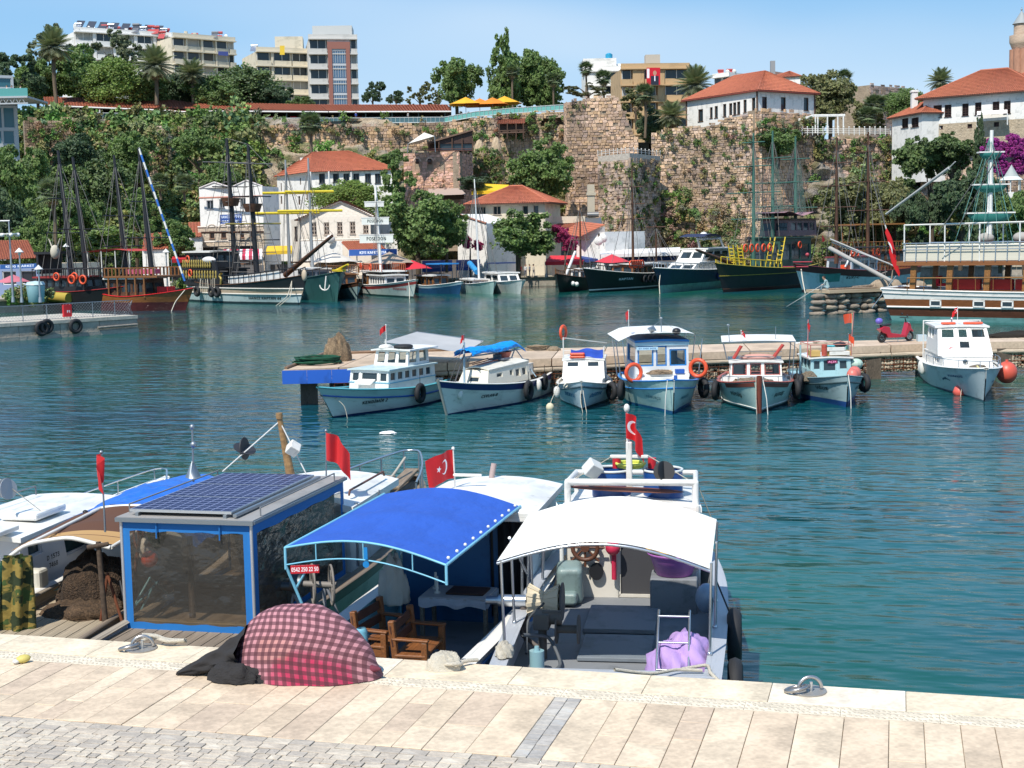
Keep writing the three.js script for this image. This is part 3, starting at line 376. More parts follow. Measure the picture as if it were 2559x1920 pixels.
{
const z=300,s=3500/z,c=D(2552,130,z),m=thing('minaret','fluted red brick minaret with a grey conical cap behind the shuttered house','minaret',V(c.x,0,-z)),Y=(py)=>heightAt(2552,py,z),br=M([.48,.25,.17],.9,{map:'stone',bump:'stoneBump',bs:.08}),pale=M([.55,.42,.33],.9,{map:'stone',bump:'stoneBump',bs:.06});
const r=27/s;for(let i=0;i<8;i++){const a=i/8*Math.PI*2;part(m,'flute',[cyl(r*.42,r*.38,Y(124)- 20,Math.cos(a)*r*.66,(Y(124)+20)/2,Math.sin(a)*r*.66,0,0,0,10)],br);}
part(m,'core',[cyl(r*.72,r*.7,Y(120)- 20,0,(Y(120)+20)/2,0,0,0,0,16)],br);part(m,'balcony',[lathe([[r*.75,0],[r*.85,.5],[r*.95,1.1],[r*1.04,1.5],[r*1.04,2.9],[r*.95,2.9],[.1,2.4]],0,Y(124),0)],pale);part(m,'upper_drum',[cyl(r*.68,r*.66,Y(60)- Y(95),0,(Y(60)+Y(95))/2,0,0,0,0,18)],pale);part(m,'cap',[lathe([[r*.8,0],[r*.74,.15],[.12,Y(28)- Y(60)],[.04,Y(18)- Y(60)]],0,Y(60),0)],M([.30,.32,.32],.6));part(m,'finial',[rod([0,Y(28),0],[0,Y(18),0],.07),ball(.22,0,Y(24),0)],M([.3,.32,.32],.5));
const hx=D(2545,200,260),hh=thing('red_roof_house','pale house corner with dark red eave in front of the minaret foot','house');const A=D(2536,199,262),B=D(2640,190,258);A.y=B.y=(A.y+B.y)/2;front(hh,A,B,18,[],{mat:M([.62,.64,.68],.9,{map:'grime'})});hip(hh,A,B,9,2.4,1.2,ROOF);body(hh,A,B,18,9,PLASTER);
const kp=thing('ruined_tower','distant square ruined tower top of grey brown stone behind the palms','tower'),P0=D(2174,212,270),P1=D(2264,212,278);P0.y=P1.y=18;masonry(kp,'stones',P0,P1,()=>heightAt(2220,211,272),{color:[0.51,0.38,0.32],sh:.5,sw:.9,stain:.3,thick:8});
}
function apartment(name,label,A,B,floors,floorH,o){
const b=thing(name,label,'apartment block');const X=B.clone().sub(A).setY(0).normalize(),N=V(X.z,0,-X.x),L=A.distanceTo(B),P=(x,y,n)=>A.clone().addScaledVector(X,x).addScaledVector(N,n).setY(y),yt=A.y;
part(b,'core',quads([[P(0,yt - floors*floorH,.9),P(L,yt - floors*floorH,.9),P(L,yt,.9),P(0,yt,.9)],[P(L,yt - floors*floorH,.9),P(L,yt - floors*floorH,14),P(L,yt,14),P(L,yt,.9)],[P(0,yt,.9),P(L,yt,.9),P(L,yt,14),P(0,yt,14)],[P(0,yt - floors*floorH,14),P(0,yt - floors*floorH,.9),P(0,yt,.9),P(0,yt,14)]],.3),o.mat);
const inst=(g)=>{const m=new THREE.Matrix4().makeBasis(X,V(0,1,0),N.clone().negate());return g.applyMatrix4(m.setPosition(A.x,0,A.z));};
for(let f=0;f<floors;f++){const y=yt - f*floorH;let x=0;
for(const[w,kind]of o.bays){const W=w*L,cx=x+W/2;x+=W;
if(kind==='b'||kind==='w')part(b,kind==='b'?'balcony':'parapet',inst(merged([box(W - .25,kind==='b'?1.05:1.25,kind==='b'?.14:.5,cx,y - floorH+.62,kind==='b'?.4:-.3),...(kind==='b'?[box(W - .1,.16,1.6,cx,y - floorH+.1,-.3)]:[])])),o.rail??o.mat);
if(kind==='b'||kind==='w'){const n=Math.max(1,Math.round(W/2.4));const fm=[];for(let i=0;i<=n;i++)fm.push(box(.12,floorH - 1.25,.12,cx - W/2+.3+(W - .6)*i/n,y - floorH+1.25+(floorH - 1.35)/2,-.7));const wn=part(b,'window',inst(merged(fm)),o.frame??WHITE);part(wn,'pane',inst(merged([box(W - .5,floorH - 1.4,.06,cx,y - floorH+1.25+(floorH - 1.4)/2,-.78)])),R()<.25?M([.42,.40,.36],.8):GLASS);}
if(kind==='p')part(b,'pier_wall',inst(merged([box(W,floorH,.9,cx,y - floorH/2,-.3)])),o.mat);
}
part(b,'floor_slab',inst(merged([box(L,.22,1.5,L/2,y - .05,-.15)])),o.mat);
}
part(b,'roof_parapet',inst(merged([box(L,1.1,.3,L/2,yt+.5,-.2),box(.3,1.1,13,L - .15,yt+.5,-6.5)])),o.mat);
return{b,P,L,inst,yt};
}
const boilerBits=(b,P,L,yt,n,k)=>{for(let i=0;i<n;i++){const x=L*(i+.5+rr(-.3,.3))/n,d=rr(1,9),p=P(x,yt,d),j=R();if(j<.55){part(b,'solar_heater',[cyl(.32,.32,1.6,p.x,p.y+rr(1.8,2.6),p.z,0,0,Math.PI/2,10),box(1.5,.06,2,p.x,p.y+1.1,p.z+1,.7),rod([p.x,p.y,p.z],[p.x,p.y+2,p.z],.06)],R()<.4?M([.42,.06,.06],.6):R()<.5?METAL(0xaab0b8,.4):M([.12,.13,.15],.4));}else if(j<.75)part(b,'satellite_dish',[at(new THREE.SphereGeometry(.75,12,4,0,7,0,.9),p.x,p.y+1.5,p.z,1.9,0,.3),rod([p.x,p.y,p.z],[p.x,p.y+1.5,p.z],.05)],WHITE);else part(b,'chimney',[box(.7,rr(1.2,2.2),.7,p.x,p.y+.8,p.z)],k);}};
R=seeded(53);
{
let A=D(186,78,333),B=D(430,100,345);B.y=A.y;let o=apartment('apartment_block','long white apartment block crowded with solar water heaters above the trees',A,B,7,3.1,{mat:PLASTER,bays:[[.18,'w'],[.03,'p'],[.17,'b'],[.03,'p'],[.19,'w'],[.03,'p'],[.17,'b'],[.03,'p'],[.17,'w']]});boilerBits(o.b,o.P,o.L,o.yt,24,PLASTER);
const pts=[[200,52],[390,86]];part(o.b,'solar_panel',[0,1,2,3,4,5,6,7].map((i)=>{const p=o.P(2+i*o.L/8.6,o.yt+2.0,3.2);return box(1.9,.08,3.4,p.x,p.y,p.z,.75,-.1,0);}),M([.06,.065,.08],.25));
A=D(432,92,336);B=D(588,106,346);B.y=A.y;o=apartment('apartment_block','cream apartment block with banded balconies beside the long white block',A,B,7,3.1,{mat:CREAM,bays:[[.2,'b'],[.02,'p'],[.22,'w'],[.03,'p'],[.2,'w'],[.02,'p'],[.2,'w'],[.11,'b']]});boilerBits(o.b,o.P,o.L,o.yt,9,CREAM);
part(o.b,'banner',quads([[D(545,138,320),D(570,140,320),D(570,129,320),D(545,128,320)]]),M([.03,.05,.2],.8));
A=D(640,128,328);B=D(770,122,333);B.y=A.y;o=apartment('apartment_block','cream terraced apartment block with a yellow banner joined to the glass fronted block',A,B,7,3.2,{mat:CREAM,bays:[[.28,'b'],[.04,'p'],[.36,'w'],[.32,'w']]});boilerBits(o.b,o.P,o.L,o.yt,6,CREAM);part(o.b,'penthouse',[box(6.4,4,6,...o.P(9,o.yt+1.8,4).toArray(),0,.1)],CREAM);part(o.b,'banner',quads([[D(699,137,320),D(711,137,320),D(711,114,320),D(699,114,320)]]),M([.75,.5,.04],.8));
A=D(770,97,324);B=D(893,108,326);B.y=A.y;o=apartment('apartment_block','tall apartment block with red brown frame round a blue glass front',A,B,6,3.35,{mat:M([.58,.57,.55],.85,{map:'grime'}),bays:[[.38,'b'],[.46,'p'],[.16,'b']]});
const I=o.inst,L=o.L,gl=M([.09,.16,.25],.12),y0=o.yt - 5*3.35 - 2.6,y1=o.yt - 3.2,x0=L*.40,x1=L*.82;part(o.b,'brown_frame',I(merged([box(.9,y1 - y0+3,.8,x0+.3,(y0+y1)/2+.9,.35),box(.9,y1 - y0+3,.8,x1 - .3,(y0+y1)/2+.9,.35),box(x1 - x0+.5,1.6,.8,(x0+x1)/2,y1+1.7,.352)])),M([.30,.12,.09],.7));
for(let f=0;f<6;f++){const y=y1 - f*3.3,bars=[box(x1 - x0 - 1,.5,.1,(x0+x1)/2,y+.7,.5)];for(let i=0;i<6;i++)bars.push(box(.08,2.7,.1,x0+1+(x1 - x0 - 2)*i/5,y - .8,.5));const w=part(o.b,'window',I(merged(bars)),M([.5,.52,.55],.6));part(w,'pane',I(merged([box(x1 - x0 - 1.2,2.8,.06,(x0+x1)/2,y - .9,.42)])),gl);}
part(o.b,'penthouse',[box(9,3.4,7,...o.P(6,o.yt+1.5,5).toArray(),0,.05)],M([.55,.55,.53],.8));
// white block and tan block behind the tower
A=D(1462,205,300);B=D(1600,200,300);A.y=B.y=heightAt(1480,178,300);o=apartment('apartment_block','white stepped block with a blue water tank behind the stone tower',A,B,4,3,{mat:PLASTER,bays:[[.35,'p'],[.3,'w'],[.35,'w']]});part(o.b,'penthouse',[box(7,3,7,...o.P(3.2,o.yt+1.2,4).toArray()),at(new THREE.CylinderGeometry(2,2,9,14,1,false,0,Math.PI),...o.P(10,o.yt - .2,3).toArray(),0,0,Math.PI/2)],PLASTER);const tp=D(1522,148,302);part(o.b,'water_tank',[cyl(.75,.75,2.0,tp.x,tp.y,tp.z),ball(.6,tp.x,tp.y+1,tp.z,1,.5,1)],M([.02,.28,.46],.5));
A=D(1552,178,280);B=D(1724,172,281);A.y=B.y=heightAt(1640,172,281);o=apartment('apartment_block','tan block hung with two large red banners behind the tower',A,B,5,3.2,{mat:M([.52,.36,.20],.85,{map:'grime'}),bays:[[.17,'b'],[.16,'p'],[.20,'b'],[.1,'p'],[.37,'w']]});const cc=D(1630,153,286);part(o.b,'concrete_tank',[box(2.9,2.3,2.6,cc.x,cc.y,cc.z)],M([.48,.43,.36],.9));
const bn=(px0,px1,py0,py1,z,mt,nm)=>part(o.b,nm,quads([[D(px0,py1,z),D(px1,py1 - 2,z - 1),D(px1,py0 - 2,z - 1),D(px0,py0,z)]]),mt);const fm=(()=>{const m=new THREE.MeshStandardMaterial({map:flagTex,roughness:.8,side:THREE.DoubleSide});return m;})();
{const g=quads([[D(1550,214,282),D(1581,214,281.5),D(1581,178,281.5),D(1550,190,282)]]);const uv=g.attributes.uv;for(let i=0;i<uv.count;i++)uv.setXY(i,[1,1,0,1,0,0][i],[0,1,1,0,1,0][i]);part(o.b,'flag_banner',g,fm);}
const por=canvasTex(96,128,(c)=>{c.fillStyle='#c8142a';c.fillRect(0,0,96,128);c.fillStyle='#e9e4e6';c.fillRect(2,8,18,70);c.fillStyle='#1d2438';c.fillRect(30,62,56,66);c.fillStyle='#b98a74';c.beginPath();c.ellipse(58,40,13,18,0,0,7);c.fill();c.fillStyle='#e8e8ee';c.fillRect(54,60,8,40);});{const g=quads([[D(1616,212,278),D(1650,212,278),D(1650,169,278),D(1616,169,278)]]);const uv=g.attributes.uv;for(let i=0;i<uv.count;i++)uv.setXY(i,[0,1,1,0,1,0][i],[0,0,1,0,1,1][i]);part(o.b,'portrait_banner',g,new THREE.MeshStandardMaterial({map:por,roughness:.8,side:THREE.DoubleSide}));}
// small far blocks
const far=(label,px0,px1,py,z,fl,mat)=>{const A=D(px0,py,z),B=D(px1,py - 1,z - 4);B.y=A.y;const r=apartment('far_house',label,A,B,fl,3,{mat,bays:[[.5,'w'],[.5,'w']]});return r;};
let r=far('distant pale rooftop block with heaters beyond the white house',1780,1822,195,380,3,PLASTER);boilerBits(r.b,r.P,r.L,r.yt,5,PLASTER);far('low grey blue block between the palm and the red roofed house',1822,1875,210,330,2,M([.22,.25,.30],.8));r=far('distant house with orange chimney block above the red roof',1872,1930,195,330,3,M([.5,.36,.26],.9));{const A=D(1925,190,325),B=D(2000,190,322);A.y=B.y;const h=thing('far_house','distant white house with two red roofs behind the trees','house');front(h,A,B,20,[],{mat:PLASTER});hip(h,A,B,8,1.7,.4,ROOF);body(h,A,B,20,8,PLASTER);part(h,'chimney',[box(1,4.5,1,...D(1931,178,320).toArray())],M([.3,.3,.31],.9));}
}
{
const h=thing('white_house','white house with red hip roof and six dark arched windows above the round tree','house'),L0=D(692,446,214),C=D(776,428,203),B=D(988,427,200);C.y=B.y=L0.y=(C.y+B.y)/2;const yb=4;front(h,C,B,yb,[[797,434,812,459],[832,434,847,456],[858,434,873,456],[883,434,898,456],[912,434,927,458],[937,434,952,459]],{mat:PLASTER,frame:M([.05,.05,.055],.6),mull:[1,0],sill:true});
front(h,L0,C,yb,[[701,458,704,478],[715,456,718,476],[749,445,752,462],[701,490,705,510],[715,488,719,510],[745,490,750,512],[765,484,769,500]],{mat:PLASTER,frame:BROWN});const E=L0.clone().add(B).sub(C),ap=C.clone().lerp(E,.5),r0=ap.clone().lerp(C.clone().lerp(L0,.5),.5).setY(C.y+3.2),r1=ap.clone().lerp(B.clone().lerp(E,.5),.35).setY(C.y+3.2),out=(p)=>p.clone().add(p.clone().sub(ap).setY(0).normalize().multiplyScalar(.8));
const a=out(L0),c=out(C),b=out(B),e=out(E);tiles(h,'roof_slope',c,b,r1,r0,ROOF);tiles(h,'roof_slope',a,c,r0,r0,ROOF);tiles(h,'roof_slope',b,e,r1,r1,ROOF);tiles(h,'roof_slope',e,a,r0,r1,ROOF);const y=(p,k)=>V(p.x,k,p.z);part(h,'shell',quads([[y(B,yb),y(E,yb),E,B],[y(E,yb),y(L0,yb),L0,E]]),PLASTER);part(h,'eave',quads([[a,c,b,e].map((p)=>p.clone().setY(p.y - .05))]),PLASTER);part(h,'pilaster',[776,822,878,930,965].map((px)=>{const p=D(px,440,201.2);return rod(V(p.x,yb,p.z),V(p.x,C.y,p.z),.13,.13,6);}),WHITE);part(h,'chimney',[box(1.6,2.4,1.6,...D(766,415,210).toArray())],PLASTER);
const up=thing('roof_pavilion','small white pavilion with pink roof and grey dome behind the white house','house'),A1=D(790,409,215),B1=D(838,406,214);B1.y=A1.y;front(up,A1,B1,12,[],{mat:PLASTER});hip(up,A1,B1,5,1,.3,ROOF);body(up,A1,B1,12,5,PLASTER);part(up,'dome',[at(new THREE.SphereGeometry(1.5,14,6,0,7,0,1.2).scale(1,.7,1),...D(864,405,214).toArray())],M([.5,.52,.55],.6));
const g=thing('gabled_house','pale pink gabled house with five brown framed windows by the harbour','house'),P0=D(752,544,193),P1=D(925,541,190),pk=D(850,504,191.5);P0.y=P1.y=(P0.y+P1.y)/2;front(g,P0,P1,1.3,[[777,556,791,588],[809,556,823,588],[842,555,856,587],[874,554,888,586],[907,553,921,585]],{mat:BEIGE,frame:M([.42,.34,.28],.8),mull:[1,2],fw:.16,sill:true,pane:M([.05,.03,.025],.2)});
part(g,'gable',quads([[P0,P1,pk,pk]]),BEIGE);const back=(p)=>V(p.x+.4,p.y,p.z - 5.5),S0=D(727,538,205);front(g,V(S0.x,P0.y,S0.z),P0,1.3,[[735,566,744,604]],{mat:BEIGE,frame:SHUT});const ov=V(-.9,-.35,.5),ov2=V(.9,-.35,.5),pk2=pk.clone().add(V(0,.15,.5));tiles(g,'roof_slope',P0.clone().add(ov),pk2,back(pk2),back(P0.clone().add(ov)),ROOF2);tiles(g,'roof_slope',pk2,P1.clone().add(ov2),back(P1.clone().add(ov2)),back(pk2),ROOF2);part(g,'cornice',[rod(P0.clone().add(V(-.5,-.1,.2)),pk.clone().add(V(0,.02,.2)),.14),rod(pk.clone().add(V(0,.02,.2)),P1.clone().add(V(.5,-.1,.2)),.14),rod(D(752,601,192.6),D(925,597,189.6),.12)],BEIGE);
part(g,'satellite_dish',[at(new THREE.SphereGeometry(.8,12,4,0,7,0,.9),...D(827,596,189).toArray(),1.8)],WHITE);const lw=D(752,603,190.5),lw2=D(855,602,188.5);part(g,'lower_wall',quads([[V(lw.x,1.3,lw.z),V(lw2.x,1.3,lw2.z),lw2,lw]]),PLASTER);
const lt=thing('lean_to_roof','red tiled lean to roof over the harbour cafe beside the gabled house','roof'),q0=D(850,603,189),q1=D(940,600,187),q2=D(965,622,183),q3=D(872,626,185);tiles(lt,'roof_slope',q3,q2,q1,q0,ROOF);part(lt,'post',[rod(V(q3.x,1.3,q3.z),q3,.1),rod(V(q2.x,1.3,q2.z),q2,.1)],WHITE);
}
{
const h=thing('harbour_house','white upper storey on a pale stone harbour building with arched openings','house'),A=D(497,470,188),B=D(655,466,185.5);A.y=B.y=(A.y+B.y)/2;const ym=heightAt(560,566,186);front(h,A,B,ym,[[516,501,533,523],[548,498,561,521],[600,495,614,518],[632,492,646,515]],{mat:PLASTER,frame:M([.35,.36,.38],.7),mull:[1,0],sill:true});
const A2=V(A.x - .3,ym,A.z+.35),B2=V(B.x,ym,B.z+.35);front(h,A2,B2,1.3,[[523,578,536,597],[552,577,565,596],[600,577,610,595],[623,577,635,594],[505,618,545,660],[590,615,635,660]],{mat:M([.62,.52,.42],.9,{map:'stone',bump:'stoneBump',bs:.08}),frame:M([.25,.14,.09],.7),pane:M([.03,.022,.02],.4),sill:true});
for(const[x,w]of[[529,12],[558,12],[605,10],[629,12]])part(h,'relieving_arch',[at(new THREE.TorusGeometry(.62,.1,5,10,Math.PI),...D(x,574,184.6).toArray())],M([.5,.4,.32],.9));part(h,'string_course',[rod(D(497,605,187.2),D(655,602,183.2),.14,.14,5),rod(V(A2.x,ym,A2.z),V(B2.x,ym,B2.z),.13,.13,5)],M([.66,.58,.5],.9));const pk=(a,b,t)=>{const p=D(a,468,188),q=D(b,468,186),m=D((a+b)/2,t,187);p.y=q.y=A.y;m.y=A.y+(468 - t)/18.7;part(h,'gable',quads([[p,q,m,m]]),PLASTER);part(h,'gable_coping',[rod(p,m,.12),rod(m,q,.12)],M([.55,.5,.48],.9));const bk=V(0,0,-5);tiles(h,'roof_slope',p,m,m.clone().add(bk),p.clone().add(bk),ROOF2);tiles(h,'roof_slope',m,q,q.clone().add(bk),m.clone().add(bk),ROOF2);};pk(498,572,455);pk(576,656,452);body(h,A,B,1.3,5,PLASTER);part(h,'ledge',[rod(D(497,495,187),D(655,490,183.5),.12)],M([.5,.22,.16],.9));
part(h,'banner',quads([[D(549,560,182),D(604,558,182),D(604,535,182),D(549,537,182)]]),(()=>{const m=words('',256,112,{bg:'#2a4f96',fg:'#e8eef8',lines:['HANCI KAPTAN','YAT TURU'],size:.8});return m;})());
{const g=h.children[h.children.length - 1].geometry.attributes.uv;for(let i=0;i<6;i++)g.setXY(i,[0,1,1,0,1,0][i],[0,0,1,0,1,1][i]);}
}
{
const h=thing('stone_building','reddish rough stone building with three arched windows under the cliff','house'),A=D(1008,381,217),B=D(1147,379,213),E=D(1180,382,222);A.y=B.y=E.y=(A.y+B.y)/2;const st=M([.50,.34,.26],.95,{map:'stone',bump:'stoneBump',bs:.12});
R=seeded(57);front(h,A,B,6,[[1037,404,1049,424],[1068,404,1081,424],[1099,404,1110,424],[1134,428,1141,450],[1062,440,1067,450]],{mat:st,frame:M([.2,.1,.06],.8),pane:M([.04,.025,.02],.3),mull:[1,1]});const f0=V(A.x,6,A.z),f1=V(B.x,6,B.z),wn=[[1037,1049,404,424],[1068,1081,404,424],[1099,1110,404,424],[1134,1141,428,450]].map((w)=>[ontoPlane(A,B,w[0]- 4,414)[0],ontoPlane(A,B,w[1]+4,414)[0],ontoPlane(A,B,w[0],w[3]+3)[1],ontoPlane(A,B,w[0],w[2]- 7)[1]]);masonry(h,'stones',f0,f1,()=>A.y,{color:[0.79,0.49,0.38],sh:.36,sw:.62,thick:1,rag:.1,relief:.8,skip:(u,y)=>wn.some((w)=>u>w[0]&&u<w[1]&&y+.3>w[2]&&y<w[3])});masonry(h,'stones',f1,V(E.x,6,E.z),()=>A.y,{color:[0.70,0.45,0.36],sh:.36,sw:.62,thick:1,rag:.1});
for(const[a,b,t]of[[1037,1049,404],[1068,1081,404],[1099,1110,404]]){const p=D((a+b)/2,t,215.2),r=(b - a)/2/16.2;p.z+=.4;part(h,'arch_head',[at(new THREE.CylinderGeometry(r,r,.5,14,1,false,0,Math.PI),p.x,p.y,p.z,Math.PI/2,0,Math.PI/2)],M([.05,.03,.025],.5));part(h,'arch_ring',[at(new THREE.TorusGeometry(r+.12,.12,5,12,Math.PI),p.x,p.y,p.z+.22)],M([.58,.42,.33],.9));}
part(h,'terrace',quads([[A,B,E,V(A.x+3,A.y,A.z - 12)]],.3),M([.4,.3,.24],.9));const lt=quads([[D(1070,489,210),D(1165,486,209),D(1150,470,213),D(1070,472,214)]]);part(h,'lean_to',lt,M([.40,.30,.25],.9));part(h,'dark_front',quads([[D(1072,500,212),D(1160,498,211),D(1160,486,211),D(1072,489,212)]]),WOOD([.14,.1,.08],.9));
const pv=thing('restaurant_pavilion','open wooden restaurant pavilion with one sloping roof above the stone building','pavilion'),a=D(1068,355,214),b=D(1182,322,214),c=D(1182,330,224),d=D(1068,362,224);part(pv,'roof',quads([[a,b,c.setY(b.y),d.setY(a.y)],[V(a.x,a.y - .25,a.z),V(b.x,b.y - .25,b.z),b,a]]),WOOD([.28,.18,.13]));part(pv,'gable_panel',quads([[D(1098,360,214.4),D(1180,358,214.4),D(1180,327,214.4),D(1098,351,214.4)]]),WOOD([.09,.045,.035]));for(const px of[1072,1097,1130,1155,1181])part(pv,'post',[rod(D(px,379,214.2),D(px,px<1090?356:345,214.2),.1)],BROWN);part(pv,'glass_front',quads([[D(1100,377,214.6),D(1180,377,214.6),D(1180,360,214.6),D(1100,360,214.6)]]),GLASS);part(pv,'rail',[rod(D(1040,376,213),D(1182,376,213),.06),rod(D(1040,372,213),D(1182,372,213),.05)],M([.12,.05,.04],.8));part(pv,'back_panel',quads([[D(1070,379,222),D(1182,379,222),D(1182,340,222),D(1070,355,222)]]),WOOD([.12,.08,.06],.9));
const sl=thing('shade_sail','white stretched shade sail beside the sloping wooden pavilion','shade sail');const s0=D(1020,359,212),s1=D(1086,340,212),s2=D(1060,331,219),s3=D(1030,352,219);part(sl,'canvas',sheet((u,v)=>{const p=s0.clone().lerp(s1,u).lerp(s3.clone().lerp(s2,u),v);p.y -=.8*Math.sin(u*Math.PI)*Math.sin(v*Math.PI);return p;},10,8),CLOTH([.74,.70,.62]));part(sl,'pole',[rod(D(1088,380,212),s1,.07),rod(D(1018,382,212),s0,.07)],GALV);
const bl=thing('balcony_hut','small dark wooden hut with red roof set into the old wall','hut'),h0=D(1242,310,233),h1=D(1312,302,233);h1.y=h0.y;tiles(bl,'roof_slope',h0,h1,D(1312,292,238),D(1246,298,238),ROOF2);part(bl,'dark_room',quads([[D(1246,334,233.6),D(1310,332,233.6),V(h1.x - .2,h1.y,-233.6),V(h0.x+.2,h0.y,-233.6)]]),WOOD([.14,.09,.07],.9));part(bl,'rail',[rod(D(1244,327,233),D(1312,325,233),.08),rod(D(1244,333,233),D(1312,331,233),.1)],BROWN);for(const px of[1248,1268,1290,1308])part(bl,'post',[rod(D(px,347,233),D(px,308,233),.1)],BROWN);
}
{
const h=thing('red_roof_house','small house with red hip roof and long windows between the two green trees','house'),A=D(1178,510,203),B=D(1362,507,200);A.y=B.y=(A.y+B.y)/2;front(h,A,B,1.3,[[1184,517,1214,541,[3,0]],[1232,515,1252,537,[1,0]],[1306,514,1320,537],[1333,513,1346,537]],{mat:CREAM,frame:M([.5,.42,.34],.8),sill:true});hip(h,A,B,9,2.6,.9,ROOF);body(h,A,B,1.3,9,CREAM);
const w=thing('white_wall_house','white gable end wall beside the palm shaped mast by the pink blossom','house'),C=D(1142,535,196),E=D(1215,545,193);E.y=C.y - 1.4;front(w,C,E,1.3,[],{mat:PLASTER});body(w,C,E,1.3,7,PLASTER,true);part(w,'coping',[rod(C,E,.15)],M([.35,.15,.1],.9));
const k=thing('gabled_house','low white gabled house with bright red roof against the tower foot','house'),P0=D(1440,590,193),P1=D(1512,585,189);P0.y=heightAt(1445,592,192);P1.y=P0.y+.6;const pk=D(1508,562,190);front(k,P0,P1,1.3,[[1494,583,1499,592]],{mat:PLASTER,frame:BROWN});part(k,'gable',quads([[P0,P1,D(1512,566,189),D(1462,580,191.5)]]),PLASTER);body(k,P0,P1,1.3,8,PLASTER,true);tiles(k,'roof_slope',D(1400,585,197),D(1448,592,190.5),D(1512,561,189),D(1450,553,200),ROOF);tiles(k,'roof_slope',D(1380,566,203),D(1440,572,200),D(1460,556,203),D(1400,556,207),ROOF);part(k,'terrace_wall',quads([[D(1355,560,204),D(1462,556,204),D(1462,540,204),D(1355,542,204)]],.3),CREAM);const sp=D(1482,540,198);part(k,'solar_heater',[cyl(.38,.38,1.6,sp.x,sp.y+.2,sp.z,0,0,Math.PI/2),box(2.2,.08,2.2,sp.x,sp.y - .9,sp.z+1.2,.6)],METAL(0x9a9690,.4));part(k,'chimney',[box(1.0,6,1,...D(1477,515,199).toArray()),box(1.3,.4,1.3,...D(1477,485,199).toArray())],M([.46,.40,.30],.9));for(const[px,py]of[[1508,595],[1497,602]])part(k,'satellite_dish',[at(new THREE.SphereGeometry(.75,12,4,0,7,0,.9),...D(px,py,186).toArray(),1.7,0,.2),rod(D(px,py,186),D(px,py+20,186),.05)],WHITE);
const r2=thing('red_roof','strip of red tiled roof beside the stone harbour building','roof');tiles(r2,'roof_slope',D(475,592,186),D(503,592,186),D(503,555,192),D(470,556,192),ROOF);part(r2,'wall',quads([[V(D(470,592,186.4).x,1.3,-186.4),V(D(505,592,186.4).x,1.3,-186.4),D(505,592,186.4),D(470,592,186.4)]]),PLASTER);const r3=thing('red_roof','red roof half hidden behind the dark schooner masts','roof');tiles(r3,'roof_slope',D(355,625,178),D(420,622,178),D(425,580,184),D(360,585,184),ROOF);part(r3,'wall',quads([[V(D(355,625,178.3).x,1.3,-178.3),V(D(420,622,178.3).x,1.3,-178.3),D(420,622,178.3),D(355,625,178.3)]]),PLASTER);
const mk=thing('market_shop','small shop with red roof and a long blue sign by the lamp posts','shop'),m0=D(-30,662,160),m1=D(98,655,157);m1.y=m0.y;const mkSign=words('KING MARKET',256,40,{bg:'#1c4f8f',fg:'#dfe8f5'});tiles(mk,'roof_slope',D(-30,650,160),D(92,645,158),D(70,600,168),D(-40,602,168),ROOF);front(mk,m0,m1,1.3,[[5,678,40,712],[50,677,90,710]],{mat:M([.20,.26,.40],.8),frame:WHITE,pane:M([.02,.02,.025],.3)});body(mk,m0,m1,1.3,10,CREAM);{const g=quads([[D(0,673,156),D(98,669,154.5),D(98,658,154.5),D(0,662,156)]]);const uv=g.attributes.uv;for(let i=0;i<6;i++)uv.setXY(i,[0,1,1,0,1,0][i],[0,0,1,0,1,1][i]);part(mk,'sign',g,mkSign);}
}
